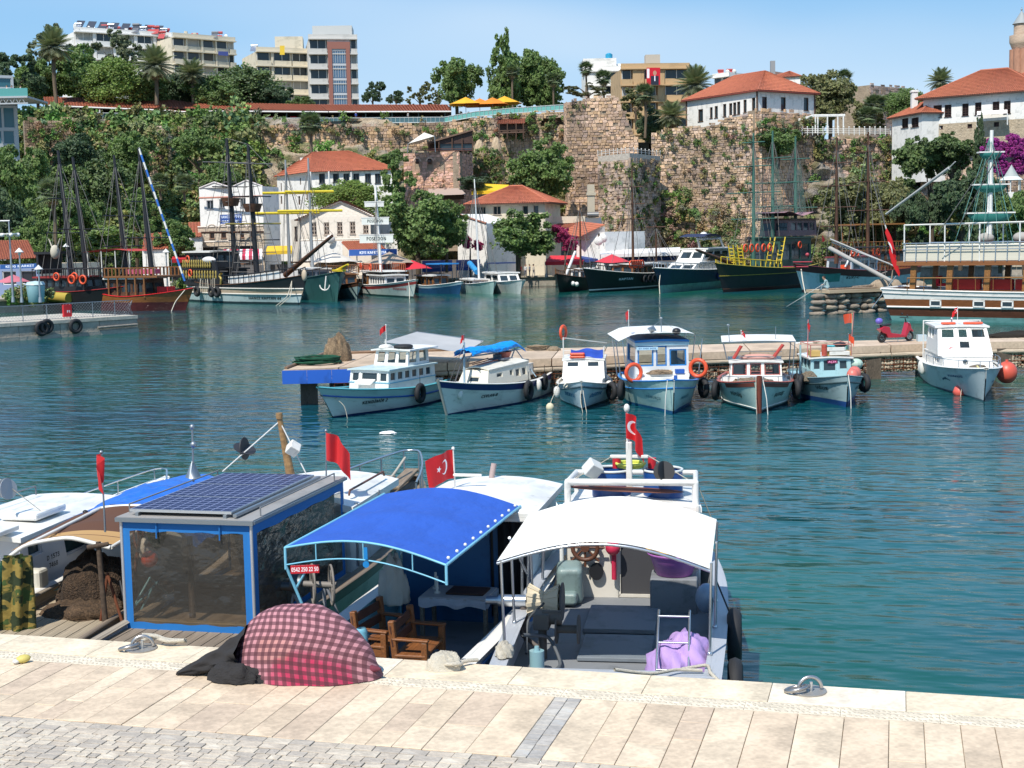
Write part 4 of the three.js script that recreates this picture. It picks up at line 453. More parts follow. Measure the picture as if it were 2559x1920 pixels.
{
const r=thing('terrace_restaurant','long open terrace restaurant with red roof along the cliff edge','restaurant');const z=246,seg=[[112,263,430,276,108,242,412,248],[432,277,510,282,412,248,505,260],[506,277,820,279,470,255,800,261],[822,279,1128,278,800,261,1118,261]];
for(const[a,b,c,d,e,f,g2,h]of seg){tiles(r,'roof_slope',D(a,b,z),D(c,d,z),D(g2,h,z+7),D(e,f,z+7),ROOF,.5);part(r,'fascia',[rod(D(a,b+1,z - .1),D(c,d+1,z - .1),.14,.14,5)],M([.72,.70,.67],.8));}
for(let px=122;px<1130;px+=66){const y=px<430?264+(px - 112)*.04:279;part(r,'post',[rod(D(px,px<430?297:307,z+.3),D(px,y,z+.3),.12,.12,6)],M([.05,.07,.07],.6));}
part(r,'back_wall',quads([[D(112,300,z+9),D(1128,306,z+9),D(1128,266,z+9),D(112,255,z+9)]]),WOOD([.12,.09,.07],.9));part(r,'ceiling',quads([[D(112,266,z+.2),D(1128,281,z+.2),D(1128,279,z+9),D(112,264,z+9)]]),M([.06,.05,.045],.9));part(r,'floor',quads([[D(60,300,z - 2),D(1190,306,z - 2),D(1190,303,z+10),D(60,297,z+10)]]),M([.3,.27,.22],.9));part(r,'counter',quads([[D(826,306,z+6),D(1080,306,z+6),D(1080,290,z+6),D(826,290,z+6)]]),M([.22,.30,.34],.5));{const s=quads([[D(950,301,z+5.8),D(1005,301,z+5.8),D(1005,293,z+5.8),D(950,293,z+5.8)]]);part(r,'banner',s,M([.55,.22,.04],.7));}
R=seeded(61);for(let px=150;px<1110;px+=rr(16,30)){const p=D(px,px<430?296:304,z+rr(1,6));part(r,'table',[box(1.1,.06,1.1,p.x,p.y+.75,p.z),rod([p.x,p.y,p.z],[p.x,p.y+.75,p.z],.06)],R()<.4?M([.5,.5,.5],.8):R()<.3?RED:M([.12,.22,.25],.7));}
const f=thing('terrace_railing','blue green glass railing along the cliff top terrace','railing'),prof=[[60,295],[150,294],[420,298],[515,309],[900,308],[1110,306],[1188,292],[1285,283],[1420,274]],rg=M([.07,.14,.16],.25);for(let i=0;i+1<prof.length;i++){const[a,b]=prof[i],[c,d]=prof[i+1],za=a<1100?243.5:240,zc=c<1100?243.5:239,h=13;part(f,'glass_panel',quads([[D(a,b,za),D(c,d,zc),D(c,d - h,zc),D(a,b - h,za)]]),i>4?M([.16,.42,.38],.3):rg);part(f,'top_rail',[rod(D(a,b - h,za),D(c,d - h,zc),.07,.07,5),rod(D(a,b,za),D(c,d,zc),.09,.09,5)],M([.42,.46,.46],.5));const n=Math.max(1,Math.round((c - a)/11));for(let k=0;k<n;k++)part(f,'post',[rod(D(lerp(a,c,k/n),lerp(b,d,k/n),lerp(za,zc,k/n)- .05),D(lerp(a,c,k/n),lerp(b,d,k/n)- h,lerp(za,zc,k/n)- .05),.05,.05,4)],M([.4,.45,.45],.5));}
// glass lift tower with a platform
const g=thing('glass_lift_tower','teal glass lift tower with a railed platform on steel trusses','tower'),A=D(-60,262,205),B=D(42,262,207.4);B.y=A.y;const gm=M([.035,.12,.15],.15),fr=M([.40,.42,.43],.6);front(g,A,B,10,[[-50,268,5,320],[8,268,36,320],[-50,326,5,360],[8,326,36,360]],{mat:fr,frame:fr,pane:gm,depth:.2});body(g,A,B,5,9,fr,true);const C=D(-60,186,208),E=D(32,184,210.3);E.y=C.y;front(g,C,E,A.y,[[-50,194,28,218]],{mat:fr,frame:fr,pane:gm});body(g,C,E,A.y,7,fr,true);
const p0=D(-60,246,203),p1=D(62,244,201);p1.y=p0.y;part(g,'platform',[box(p1.x - p0.x,.25,9,(p0.x+p1.x)/2,p0.y,-206.5),box(p1.x - p0.x,.2,.2,(p0.x+p1.x)/2,p0.y - .9,-202.2)],fr);const tr=[];for(let x=p0.x;x<p1.x - .5;x+=.9)tr.push(rod([x,p0.y - .9,-202.2],[x+.45,p0.y - .1,-202.2],.05,.05,4),rod([x+.45,p0.y - .1,-202.2],[x+.9,p0.y - .9,-202.2],.05,.05,4));part(g,'truss',tr,fr);part(g,'glass_rail',[box(p1.x - p0.x,1.1,.05,(p0.x+p1.x)/2,p0.y+.68,-202.2)],M([.10,.32,.30],.2));
}
function umbrella(label,p,r,h,mat,group){const u=thing('parasol',label,'parasol',p,0,group);const g=new THREE.ConeGeometry(r,r*.42,8,3,true);const pos=g.attributes.position;for(let i=0;i<pos.count;i++){const y=pos.getY(i);pos.setY(i,y+(y<-r*.2?(Math.sin(i*2.3)*.06):0));}g.computeVertexNormals();part(u,'canopy',at(g,0,h - r*.21,0),mat);part(u,'pole',[rod([0,0,0],[0,h+.1,0],.05)],GALV);return u;}
{
const Yl=CLOTH([.85,.42,.02]),Or=CLOTH([.80,.23,.015]);[[1165,279,Yl,'yellow'],[1200,282,Or,'orange'],[1232,280,Or,'orange'],[1262,276,Yl,'yellow']].forEach(([px,py,m,c],i)=>umbrella(`${c} cafe parasol on the cliff terrace, ${['nearest the long red roof', 'next to the outer yellow one', 'in the middle of the row', 'nearest the green glass railing'][i]}`,D(px,py+26,242+(i % 2)*2),3.1,4.2,m,'parasols on the cliff terrace'));
const aw=(label,c,mat,stripe)=>{const t=thing('awning',label,'awning');const q=c.map((p)=>D(...p));part(t,'canvas',quads([q]),mat);const lo=(p)=>p.clone().setY(p.y - .45);part(t,'valance',quads([[lo(q[0]),lo(q[1]),q[1],q[0]]]),mat);part(t,'post',[rod(V(q[0].x,1.3,q[0].z),q[0],.05),rod(V(q[1].x,1.3,q[1].z),q[1],.05)],GALV);return t;};
aw('yellow awning on the rocks above the small red roofed house',[[1178,479,206],[1262,475,205],[1272,462,210],[1205,459,211]],CLOTH([.80,.50,.02])).children.splice(2,1);
aw('yellow cafe awning between the stone building and the gabled house',[[664,628,182],[730,626,182],[730,614,186],[668,615,186]],CLOTH([.80,.50,.03]));aw('bright red awning over the quay beside the pink blossom',[[1362,655,190],[1458,653,189],[1468,638,194],[1375,639,194]],CLOTH([.66,.03,.05]));aw('red awning along the quay behind the wooden tour boat',[[428,648,176],[500,646,178],[503,637,182],[432,639,180]],CLOTH([.55,.02,.03]));
const st=canvasTex(256,32,(c)=>{for(let i=0;i<12;i++){c.fillStyle=i % 2?'#f4eeee':'#c9304e';c.fillRect(i*256/12,0,22,32);}});const t=aw('red and white striped awning on the pirate ship quay',[[554,641,172],[655,639,172],[655,622,176],[558,624,176]],new THREE.MeshStandardMaterial({map:st,roughness:.9,side:THREE.DoubleSide}));for(const m of t.children.slice(0,2)){const uv=m.geometry.attributes.uv;for(let i=0;i<6;i++)uv.setXY(i,[0,1,1,0,1,0][i],[0,0,1,0,1,1][i]);}
const CR=CLOTH([.62,.52,.40]);aw('long cream awning over the waterfront cafe tables',[[735,690,178],[905,688,176],[905,650,183],[740,655,184]],CR);aw('navy awning behind the black hulled boat',[[1560,646,188],[1690,642,188],[1690,626,192],[1560,630,192]],CLOTH([.03,.06,.20]));aw('second navy awning beside the round red parasol',[[1450,648,190],[1545,646,190],[1545,632,194],[1455,634,194]],CLOTH([.03,.06,.22]));aw('white canvas roof over the quay stalls below the tower',[[1500,636,186],[1700,630,186],[1700,618,192],[1500,625,192]],CLOTH([.75,.73,.7]));aw('dark blue awning beside the white motor boat',[[1055,672,188],[1130,670,188],[1130,650,193],[1055,652,193]],CLOTH([.02,.05,.2]));aw('second dark blue awning near the white mast',[[1140,668,188],[1200,667,188],[1200,648,193],[1140,650,193]],CLOTH([.02,.05,.2]));
{const s=thing('cafe_sign','blue curved sign board with white letters over the waterfront cafe','sign');const a=D(872,640,182),b=D(992,637,180),g=quads([[a,b,D(992,622,180),D(872,624,182)]]);const uv=g.attributes.uv;for(let i=0;i<6;i++)uv.setXY(i,[0,1,1,0,1,0][i],[0,0,1,0,1,1][i]);part(s,'board',g,words('KIYI KAFETERYA',512,64,{bg:'#27559c',fg:'#eef3fb',size:.6}));part(s,'post',[rod(V(a.x+1,1.3,a.z - .1),V(a.x+1,a.y+.5,a.z - .1),.08),rod(V(b.x - 1,1.3,b.z - .1),V(b.x - 1,b.y+.5,b.z - .1),.08)],GALV);}
umbrella('beige square parasol over the cafe behind the white mast',G(915,690,1.3).setZ(-181),3.2,4.2,CLOTH([.66,.60,.52]),'cafe parasols on the quay');umbrella('brown cafe parasol beside the beige one',D(975,690,180).setY(1.3),3.4,4.0,CLOTH([.42,.32,.24]),'cafe parasols on the quay');umbrella('red parasol behind the tour boat rail with tall white mast',D(1030,690,180).setY(1.3),2.6,2.9,CLOTH([.66,.03,.05]),'cafe parasols on the quay');umbrella('red and white parasol among the navy awnings',D(1530,690,183).setY(1.3),2.5,3.1,CLOTH([.62,.04,.06]),'cafe parasols on the quay');umbrella('pink and white parasol in front of the market shop',D(34,725,150).setY(1.3),1.9,2.6,CLOTH([.55,.16,.2]),'cafe parasols on the quay');
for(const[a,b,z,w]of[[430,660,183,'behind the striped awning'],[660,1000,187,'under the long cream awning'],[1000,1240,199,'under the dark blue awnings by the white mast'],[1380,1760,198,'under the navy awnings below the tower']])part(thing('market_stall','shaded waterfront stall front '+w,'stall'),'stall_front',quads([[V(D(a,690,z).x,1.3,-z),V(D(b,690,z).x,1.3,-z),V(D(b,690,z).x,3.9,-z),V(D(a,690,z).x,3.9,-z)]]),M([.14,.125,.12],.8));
// white pergola and fence on the terrace
const pg=thing('white_pergola','white open pergola on the terrace beside the long windowed house','pergola');for(const px of[2038,2044,2068,2094,2108])part(pg,'post',[rod(D(px,332,224),D(px,288,224),.13,.13,6)],WHITE);for(const y of[288,291])part(pg,'beam',[rod(D(2034,y,224),D(2112,y - 1,224),.13,.13,6),rod(D(2034,y,224),D(1982,y+14,224),.1,.1,5)],WHITE);const wf=thing('white_fence','low white lattice fence with ball topped posts on the terrace edge','fence');for(let px=2005;px<2230;px+=13)part(wf,'post',[rod(D(px,338,223),D(px,320,223),.06,.06,5),ball(.13,...D(px,318,223).toArray(),1,1,1,6)],WHITE);for(const y of[322,327,332])part(wf,'rail',[rod(D(2000,y,223),D(2228,y+1,223),.05,.05,4)],WHITE);
const kios=thing('garden_kiosk','small white kiosk with a grey pointed roof among the dark trees','kiosk',D(2528,440,172).setY(D(2528,490,172).y));part(kios,'roof',[at(new THREE.ConeGeometry(1.0,1.6,8),0,3.0,0)],M([.35,.38,.36],.7));part(kios,'lower_roof',[lathe([[1.5,0],[.9,.45]],0,1.9,0,0,0,0,8)],M([.6,.62,.58],.7));part(kios,'post',[0,1,2,3,4,5].map((i)=>rod([Math.cos(i)*1.1,0,Math.sin(i)*1.1],[Math.cos(i)*1.1,1.9,Math.sin(i)*1.1],.07)),WHITE);part(kios,'base',[cyl(1.3,1.3,.7,0,.1,0)],WHITE);
}
// ================================================================ trees and plants
const leafM=(c,t=.42)=>{const m=M(c,.85,{vc:true,trans:t});m.name='leaf';return m;};
const GREEN={mid:leafM([.155,.25,.055]),dark:leafM([.075,.135,.05]),pine:leafM([.12,.19,.05]),bright:leafM([.19,.29,.045]),olive:leafM([.21,.22,.075]),grey:leafM([.19,.23,.12]),dry:leafM([.36,.28,.14]),pink:leafM([.50,.03,.16],.4),purple:leafM([.42,.03,.30],.4),palm:leafM([.20,.24,.09]),fan:leafM([.13,.19,.06])};
const BARK=WOOD([.16,.12,.085],.95),BARKP=WOOD([.24,.19,.14],.95);
function leaf(out,col,c,size,k,nrm){                         
const a=V(R()- .5,R()- .5,R()- .5).normalize();if(nrm)a.addScaledVector(nrm,.9).normalize();const t=V(R()- .5,R()- .6,R()- .5).cross(a).normalize(),b=a.clone().cross(t),L=size*rr(.7,1.3),w=L*rr(.32,.5),p=c.clone().addScaledVector(t,-L/2),q=c.clone().addScaledVector(t,L/2),m=c.clone().addScaledVector(a,L*.12),s0=m.clone().addScaledVector(b,w),s1=m.clone().addScaledVector(b,-w);
for(const v of[p,s0,q,p,q,s1])out.push(v.x,v.y,v.z);for(let i=0;i<6;i++)col.push(k[0],k[1],k[2]);
}
function foliage(blobs,n,size){                                 
const out=[],col=[];let tot=0;for(const b of blobs)tot+=b[3]*b[4]+b[4]*b[5]+b[3]*b[5];
for(const b of blobs){const k=Math.round(n*(b[3]*b[4]+b[4]*b[5]+b[3]*b[5])/tot),cl=[];for(let i=0;i<Math.max(7,k/60);i++){const d=V(R()- .5,R()- .5,R()- .5).normalize(),r=Math.pow(R(),.33);cl.push([d.multiplyScalar(r*.92),rr(.82,1.18)]);}
for(let i=0;i<k;i++){const[c,s]=cl[Math.floor(R()*cl.length)],d=V(R()- .5,R()- .5,R()- .5).normalize().multiplyScalar(.34*Math.sqrt(R())).add(c),q=V(b[0]+d.x*b[3],b[1]+d.y*b[4],b[2]+d.z*b[5]),v=s*rr(.8,1.2);leaf(out,col,q,size,[v*rr(.92,1.1),v,v*rr(.85,1.1)],d.clone().setY(d.y+.4).normalize());}}
const g=new THREE.BufferGeometry();g.setAttribute('position',new THREE.Float32BufferAttribute(out,3));g.setAttribute('color',new THREE.Float32BufferAttribute(col,3));g.computeVertexNormals();return g;
}
R=seeded(71);
// crowns of unit size (about 2 wide, 2 high, centred); flat/spreading, round, upright, ragged
const lobes=(n,spread,ry,r0,r1,up=0)=>Array.from({length:n},()=>{const a=R()*6.28,d=Math.sqrt(R())*spread,y=rr(-ry,ry)+up*(1 - d),r=rr(r0,r1);return[Math.cos(a)*d,y,Math.sin(a)*d,r,r*rr(.7,.95),r];});
const CROWN={round:[0,1].map(()=>foliage([[0,0,0,.62,.6,.62],...lobes(15,.68,.58,.26,.42,.15)],15000,.082)),upright:[0,1].map(()=>foliage([...Array.from({length:17},(_,i)=>{const y=i/16*1.8 - .9,a=i*2.4,d=.42*(1 - Math.abs(y+.25)*.5),r=.34*(1 - Math.max(0,y)*.55);return[Math.cos(a)*d,y,Math.sin(a)*d,r,r*1.1,r];})],13000,.08)),pine:[0,1].map(()=>foliage(lobes(19,.78,.5,.17,.34,.35),15000,.07)),loose:[0,1].map(()=>foliage(lobes(20,.75,.75,.14,.27),8000,.082)),dome:[foliage([[0,-.1,0,.9,.85,.9],...lobes(10,.6,.4,.3,.4,.3)],17000,.066)]};
const trunkOf=(h,r,spread,n)=>{const g=[];const lean=rr(-.06,.06)*h;g.push(tube([[0,0,0],[lean*.5,h*.5,0],[lean,h,0]],r,6,7));for(let i=0;i<n;i++){const a=i/n*6.28+R(),y=h*rr(.55,.95);g.push(rod([lean*y/h,y,0],[lean+Math.cos(a)*spread,h+rr(.2,1)*spread*.8,Math.sin(a)*spread],r*.5,r*.18,5));}return g;};
function tree(label,px,pyTop,pyBot,wpx,z,crown,mat,o={}){
const s=3500/z,top=D(px,pyTop,z).y,bot=D(px,pyBot,z),rx=wpx/2/s,cy=(top+bot.y)/2,ry=(top - bot.y)/2,gy=o.ground??Math.max(1.3,bot.y - ry*.6),t=thing(o.name??'tree',label,o.cat??'tree',V(bot.x,gy,-z),o.turn??R()*6,o.group);
const c=part(t,'crown',CROWN[crown][Math.floor(R()*CROWN[crown].length)],mat);c.position.y=cy - gy;c.scale.set(rx*1.24,ry*1.2,(o.rz??rx*.9)*1.2);part(t,'trunk',trunkOf(Math.max(.6,cy - gy - ry*.2),clamp(rx*.07,.09,.45),rx*.5,5),BARK);return t;
}
const TR=[
// cliff top
['very dark spreading tree beside the glass lift tower',40,118,270,130,238,'pine',GREEN.dark],['tall loose grey green tree above the terrace roof end',130,66,220,120,262,'loose',GREEN.grey],['thin grey green tree in front of the long white block',300,72,200,130,275,'loose',GREEN.grey],['broad green tree behind the tall date palm',195,105,262,150,260,'round',GREEN.mid],['bright green spreading tree over the terrace roof',285,140,260,150,250,'dome',GREEN.bright],['low mid green tree beside the date palms',370,185,268,120,252,'round',GREEN.mid],['dark green shrub tree behind the second date palm',455,165,270,110,258,'round',GREEN.dark],['yellow green bush tree behind the terrace roof bend',520,190,278,110,254,'round',GREEN.mid],['broad dark olive tree under the cream block',610,158,285,190,262,'dome',GREEN.pine],['small dark tree under the blue glass front',690,215,282,90,258,'round',GREEN.dark],['low green bush by the glass fronted block',755,240,280,80,256,'round',GREEN.mid],['small isolated dark tree beyond the terrace roof',932,198,270,62,300,'pine',GREEN.dark],['second small dark tree beyond the terrace roof',990,222,268,48,300,'pine',GREEN.dark],['sparse olive tree beside the pair of dark trees',1050,205,272,76,290,'loose',GREEN.olive],['tall leafy green tree at the end of the red roof',1142,148,285,125,258,'round',GREEN.mid],['tallest leafy green tree above the yellow parasols',1262,95,285,115,256,'upright',GREEN.mid],['broad leafy green tree behind the thin palm',1322,128,285,135,262,'round',GREEN.mid],['ragged green tree near the green glass railing',1372,165,285,85,258,'round',GREEN.mid],['low shrub on the ruined tower top',1470,212,250,120,226,'loose',GREEN.olive],['olive tree beside the fan palm behind the tower',1590,220,300,90,240,'loose',GREEN.olive],['small dark tree between tower and white house',1625,270,370,70,236,'round',GREEN.dark],['large olive green tree behind the white house',2075,170,325,150,245,'round',GREEN.olive],['olive green tree rising behind the long windowed house',2030,185,290,90,262,'loose',GREEN.olive],['dark laurel tree beside the shuttered house',2262,218,300,105,235,'dome',GREEN.mid],['tall green shrub tree behind the fan palms on the terrace',2170,250,330,90,236,'round',GREEN.olive],
['dense green tree between the two nearest date palms',240,150,270,130,256,'round',GREEN.mid],['dark tree mass below the long white block',420,195,280,120,264,'round',GREEN.dark],['rounded green tree at the foot of the cream block',560,215,282,100,252,'round',GREEN.mid],['shady tree behind the lift tower palm',95,150,270,110,256,'round',GREEN.mid],['pale leafy tree beside the white sail',1090,225,275,50,275,'loose',GREEN.olive],
['large dense green tree on the lower slope beside the lift tower',110,395,600,170,204,'round',GREEN.mid],['broad dark tree on the slope above the black schooner',255,400,570,170,208,'round',GREEN.pine],['big leafy tree high on the slope under the cliff pillar',330,330,470,130,220,'round',GREEN.mid],['dark green tree clinging to the cliff above the harbour building',500,330,460,140,222,'pine',GREEN.mid],['dark tree below the ruined wall fragment',190,330,450,130,222,'round',GREEN.dark],['green tree on the slope beside the short fan palms',560,400,520,110,212,'round',GREEN.mid],
['shady green tree behind the market shop lamp posts',75,540,690,110,172,'round',GREEN.mid],['dense green tree behind the black schooner hull',215,500,640,120,190,'round',GREEN.mid],
// cliff foot and harbour
['large bright green tree at the foot of the lift tower',45,365,560,150,190,'round',GREEN.mid],['dark green tree over the market shop',20,460,690,140,176,'round',GREEN.dark],['green tree among the black masts',150,440,640,150,186,'round',GREEN.mid],['yellow green shrub tree behind the dark schooner',250,565,650,180,180,'round',GREEN.bright],['mid green tree on the slope behind the schooner masts',340,470,640,150,192,'loose',GREEN.mid],['round green tree beside the stone harbour building',445,545,650,100,180,'round',GREEN.mid],['clipped dome shaped evergreen tree before the white house',868,447,540,165,197.6,'dome',GREEN.bright,{rz:1.5,turn:0}],['tall plane tree with pale leaves beside the tall white mast',1005,400,560,105,190,'loose',GREEN.mid],['big leafy plane tree behind the tour boat',1045,480,660,190,186,'round',GREEN.mid],['broad leafy tree overhanging the waterfront awnings',1115,500,640,110,187,'round',GREEN.mid],['round leafy tree in front of the small red roofed house',1295,520,660,185,188,'round',GREEN.mid],['large dark green tree at the tower foot',1350,345,520,165,214,'round',GREEN.mid],['small green tree behind the white house roof',980,375,420,70,212,'round',GREEN.mid],['dark fig bush beside the rock buttress',1185,440,478,80,207,'round',GREEN.dark],['bushy green tree on the rock slope below the long windowed house',1945,322,400,110,221,'round',GREEN.mid],['tall pine with dark needles below the shuttered house',2330,345,560,190,196,'pine',GREEN.pine],['broad pine crown beside the slim cypress',2380,335,470,160,192,'pine',GREEN.pine],['brownish green tree in front of the rock slope',2150,440,640,240,198,'round',GREEN.olive],['olive coloured tree behind the long grey bowsprit',2235,440,600,150,192,'round',GREEN.olive],['dark tree behind the striped deck of the wooden yacht',2290,480,690,130,188,'pine',GREEN.dark],['shady dark pine behind the white mast platforms',2400,420,680,170,186,'pine',GREEN.dark],['dark leafy tree beside the garden kiosk',2500,460,690,150,170,'round',GREEN.dark],['green tree under the garden kiosk',2560,480,640,130,160,'round',GREEN.mid],
];
TR.forEach((a)=>tree(...a));
{
const b=thing('bougainvillea','magenta bougainvillea cascading below the shuttered house','bougainvillea');for(const[px,py,rx,ry]of[[2490,375,42,40],[2540,370,46,45],[2510,425,46,34],[2550,420,40,30],[2590,390,40,50]]){const p=D(px,py,185),c=part(b,'blossom',CROWN.round[0],GREEN.purple);c.position.copy(p);c.scale.set(rx/18.9,ry/18.9,1.6);}part(b,'stem',[rod(D(2520,520,186),D(2515,420,186),.12),rod(D(2515,440,186),D(2550,390,186),.08)],BARK);
const c=thing('bougainvillea','deep pink bougainvillea bush beside the red awning','bougainvillea');for(const[px,py,rx,ry]of[[1405,590,26,26],[1425,610,28,26],[1390,575,18,16]]){const p=D(px,py,188),m=part(c,'blossom',CROWN.round[1],GREEN.pink);m.position.copy(p);m.scale.set(rx/18.6,ry/18.6,1.2);}part(c,'stem',[rod(V(D(1412,640,188).x,1.3,-188),D(1412,600,188),.1)],BARK);
const d=thing('bougainvillea','pale pink bougainvillea behind the white sailing mast','bougainvillea');for(const[px,py,rx,ry]of[[1165,605,18,28],[1195,615,18,20]]){const p=D(px,py,191),m=part(d,'blossom',CROWN.round[0],GREEN.pink);m.position.copy(p);m.scale.set(rx/18.3,ry/18.3,1);}part(d,'stem',[rod(V(D(1175,650,191).x,1.3,-191),D(1175,620,191),.1)],BARK);
const cy=thing('cypress','slim dark cypress in front of the low terrace wall','cypress',D(2448,470,190)),m=part(cy,'crown',CROWN.upright[0],GREEN.dark);m.position.y=5.2;m.scale.set(1.5,4.6,1.5);part(cy,'trunk',[rod([0,-5,0],[0,3,0],.16)],BARK);
}
// palms
function frondGeo(L,droop,fan){const o=[],n=fan?11:15,P=(t)=>V(L*t*(1 - .12*droop*t),L*(.30*t - droop*t*t),0),tri=(a,b,c)=>o.push(a.x,a.y,a.z,b.x,b.y,b.z,c.x,c.y,c.z);for(let i=0;i<n;i++){const a=P(i/n),b=P((i+1)/n);tri(a.clone().setZ(.03),a.clone().setZ(-.03),b);}if(fan){const c=P(.55);for(let i=0;i<15;i++){const an=(i/14 - .5)*4.2,r=L*.5,e=c.clone().add(V(Math.cos(an)*r*.9,-Math.abs(an)*.07*L - .05*L,Math.sin(an)*r)),s=V(-Math.sin(an),0,Math.cos(an)).multiplyScalar(.06*L);tri(c.clone().add(s),c.clone().sub(s),e);}}else for(let i=2;i<n*2;i++)for(const sd of[-1,1]){const t=i/n/2,a=P(t),w=L*.30*Math.sin(Math.PI*Math.min(1,.12+t*.9)),e=a.clone().add(V(w*.55,-w*.28,sd*w));tri(a,a.clone().add(V(L*.035,0,0)),e);}const g=new THREE.BufferGeometry();g.setAttribute('position',new THREE.Float32BufferAttribute(o,3));g.computeVertexNormals();return g;}
function palmCrown(fan,n,dead){const f=[];for(let i=0;i<n;i++){const t=i/n,el=dead?-1.1 - R()*.35:1.25 - t*2.1,k=rr(.8,1.15),g=frondGeo(1,dead?.1:rr(.25,.5),fan);g.rotateZ(el).rotateY(i*2.4).scale(k,k,k);f.push(tint(g,[k,k*rr(.9,1.05),k]));}return merged(f);}
const PALM={date:palmCrown(false,62),fan:palmCrown(true,46),dateDead:palmCrown(false,16,true),fanDead:palmCrown(true,26,true)};
function palm(label,px,pyC,pyB,rpx,z,kind){const s=3500/z,c=D(px,pyC,z),bt=D(px+rr(-4,4),pyB,z),t=thing(kind==='date'?'date_palm':'fan_palm',label,'palm',bt,R()*6,'palms'),h=c.y - bt.y,r=rpx/s;part(t,'trunk',[tube([[0,0,0],[rr(-.2,.2),h*.5,rr(-.2,.2)],[0,h,0]],clamp(r*.1,.18,.34),8,8)],BARKP);const k=part(t,'crown',PALM[kind],kind==='date'?GREEN.palm:GREEN.fan);k.position.y=h;k.scale.setScalar(r);const d=part(t,'dead_fronds',PALM[kind+'Dead'],GREEN.dry);d.position.y=h - r*.05;d.scale.setScalar(r*(kind==='date'?.62:.72));}
palm('tall date palm above the end of the terrace roof',137,118,262,56,247,'date');palm('broad date palm rising over the terrace roof',394,165,262,58,247,'date');palm('smaller date palm beside the cream block',480,185,268,44,252,'date');palm('tall fan palm on the cliff above the white house',778,310,420,38,224,'fan');palm('slim fan palm between the tall leafy trees',1286,180,285,22,252,'fan');palm('fan palm by the green glass railing',1385,200,280,24,254,'fan');palm('fan palm in front of the white stepped block',1465,172,235,24,262,'fan');palm('second fan palm in front of the white stepped block',1512,195,245,27,258,'fan');palm('fan palm behind the ruined tower edge',1614,235,345,34,232,'fan');palm('date palm with long fronds beside the white house roof',1735,215,290,58,245,'date');palm('low date palm between tower and white house',1680,292,330,46,232,'date');palm('fan palm above the olive trees',2112,195,290,28,255,'fan');palm('bushy fan palm on the terrace',2185,262,325,36,232,'fan');palm('second bushy fan palm on the terrace',2165,290,335,32,229,'fan');palm('date palm behind the shuttered house',2350,205,240,40,250,'date');palm('fan palm with grey trunk beside the black masts',138,480,640,46,172,'fan');palm('short fan palm on the cliff slope',405,455,500,30,205,'fan');palm('second short fan palm on the cliff slope',460,458,505,32,203,'fan');
// scrub clinging to cliffs and walls
const CLUMP=[0,1,2].map(()=>foliage([[0,0,0,.8,.65,.8],...lobes(5,.7,.4,.3,.5)],200,.26));
function scrub(name,label,list){const by=[[],[],[]];list.forEach((p,i)=>by[i % 3].push(p));const g=thing(name,label,'scrub');g.userData.kind='stuff';by.forEach((l,k)=>{const im=new THREE.InstancedMesh(CLUMP[k],leafM([1,1,1],.25),l.length),m=new THREE.Matrix4();l.forEach((p,i)=>{im.setMatrixAt(i,m.compose(p.p,new THREE.Quaternion().setFromEuler(new THREE.Euler(R(),R()*6,R())),V(p.s*rr(.8,1.2),p.s*rr(.7,1.3),p.s)));im.setColorAt(i,new THREE.Color().setRGB(...p.c));});im.name='bush_foliage';im.castShadow=im.receiveShadow=true;im.userData.kind='stuff';g.add(im);});}
const tone=()=>{const k=R();return(k<.5?[.17,.25,.06]:k<.64?[.10,.17,.055]:k<.95?[.25,.29,.10]:[.36,.34,.16]).map((v)=>v*rr(.7,1.25));};
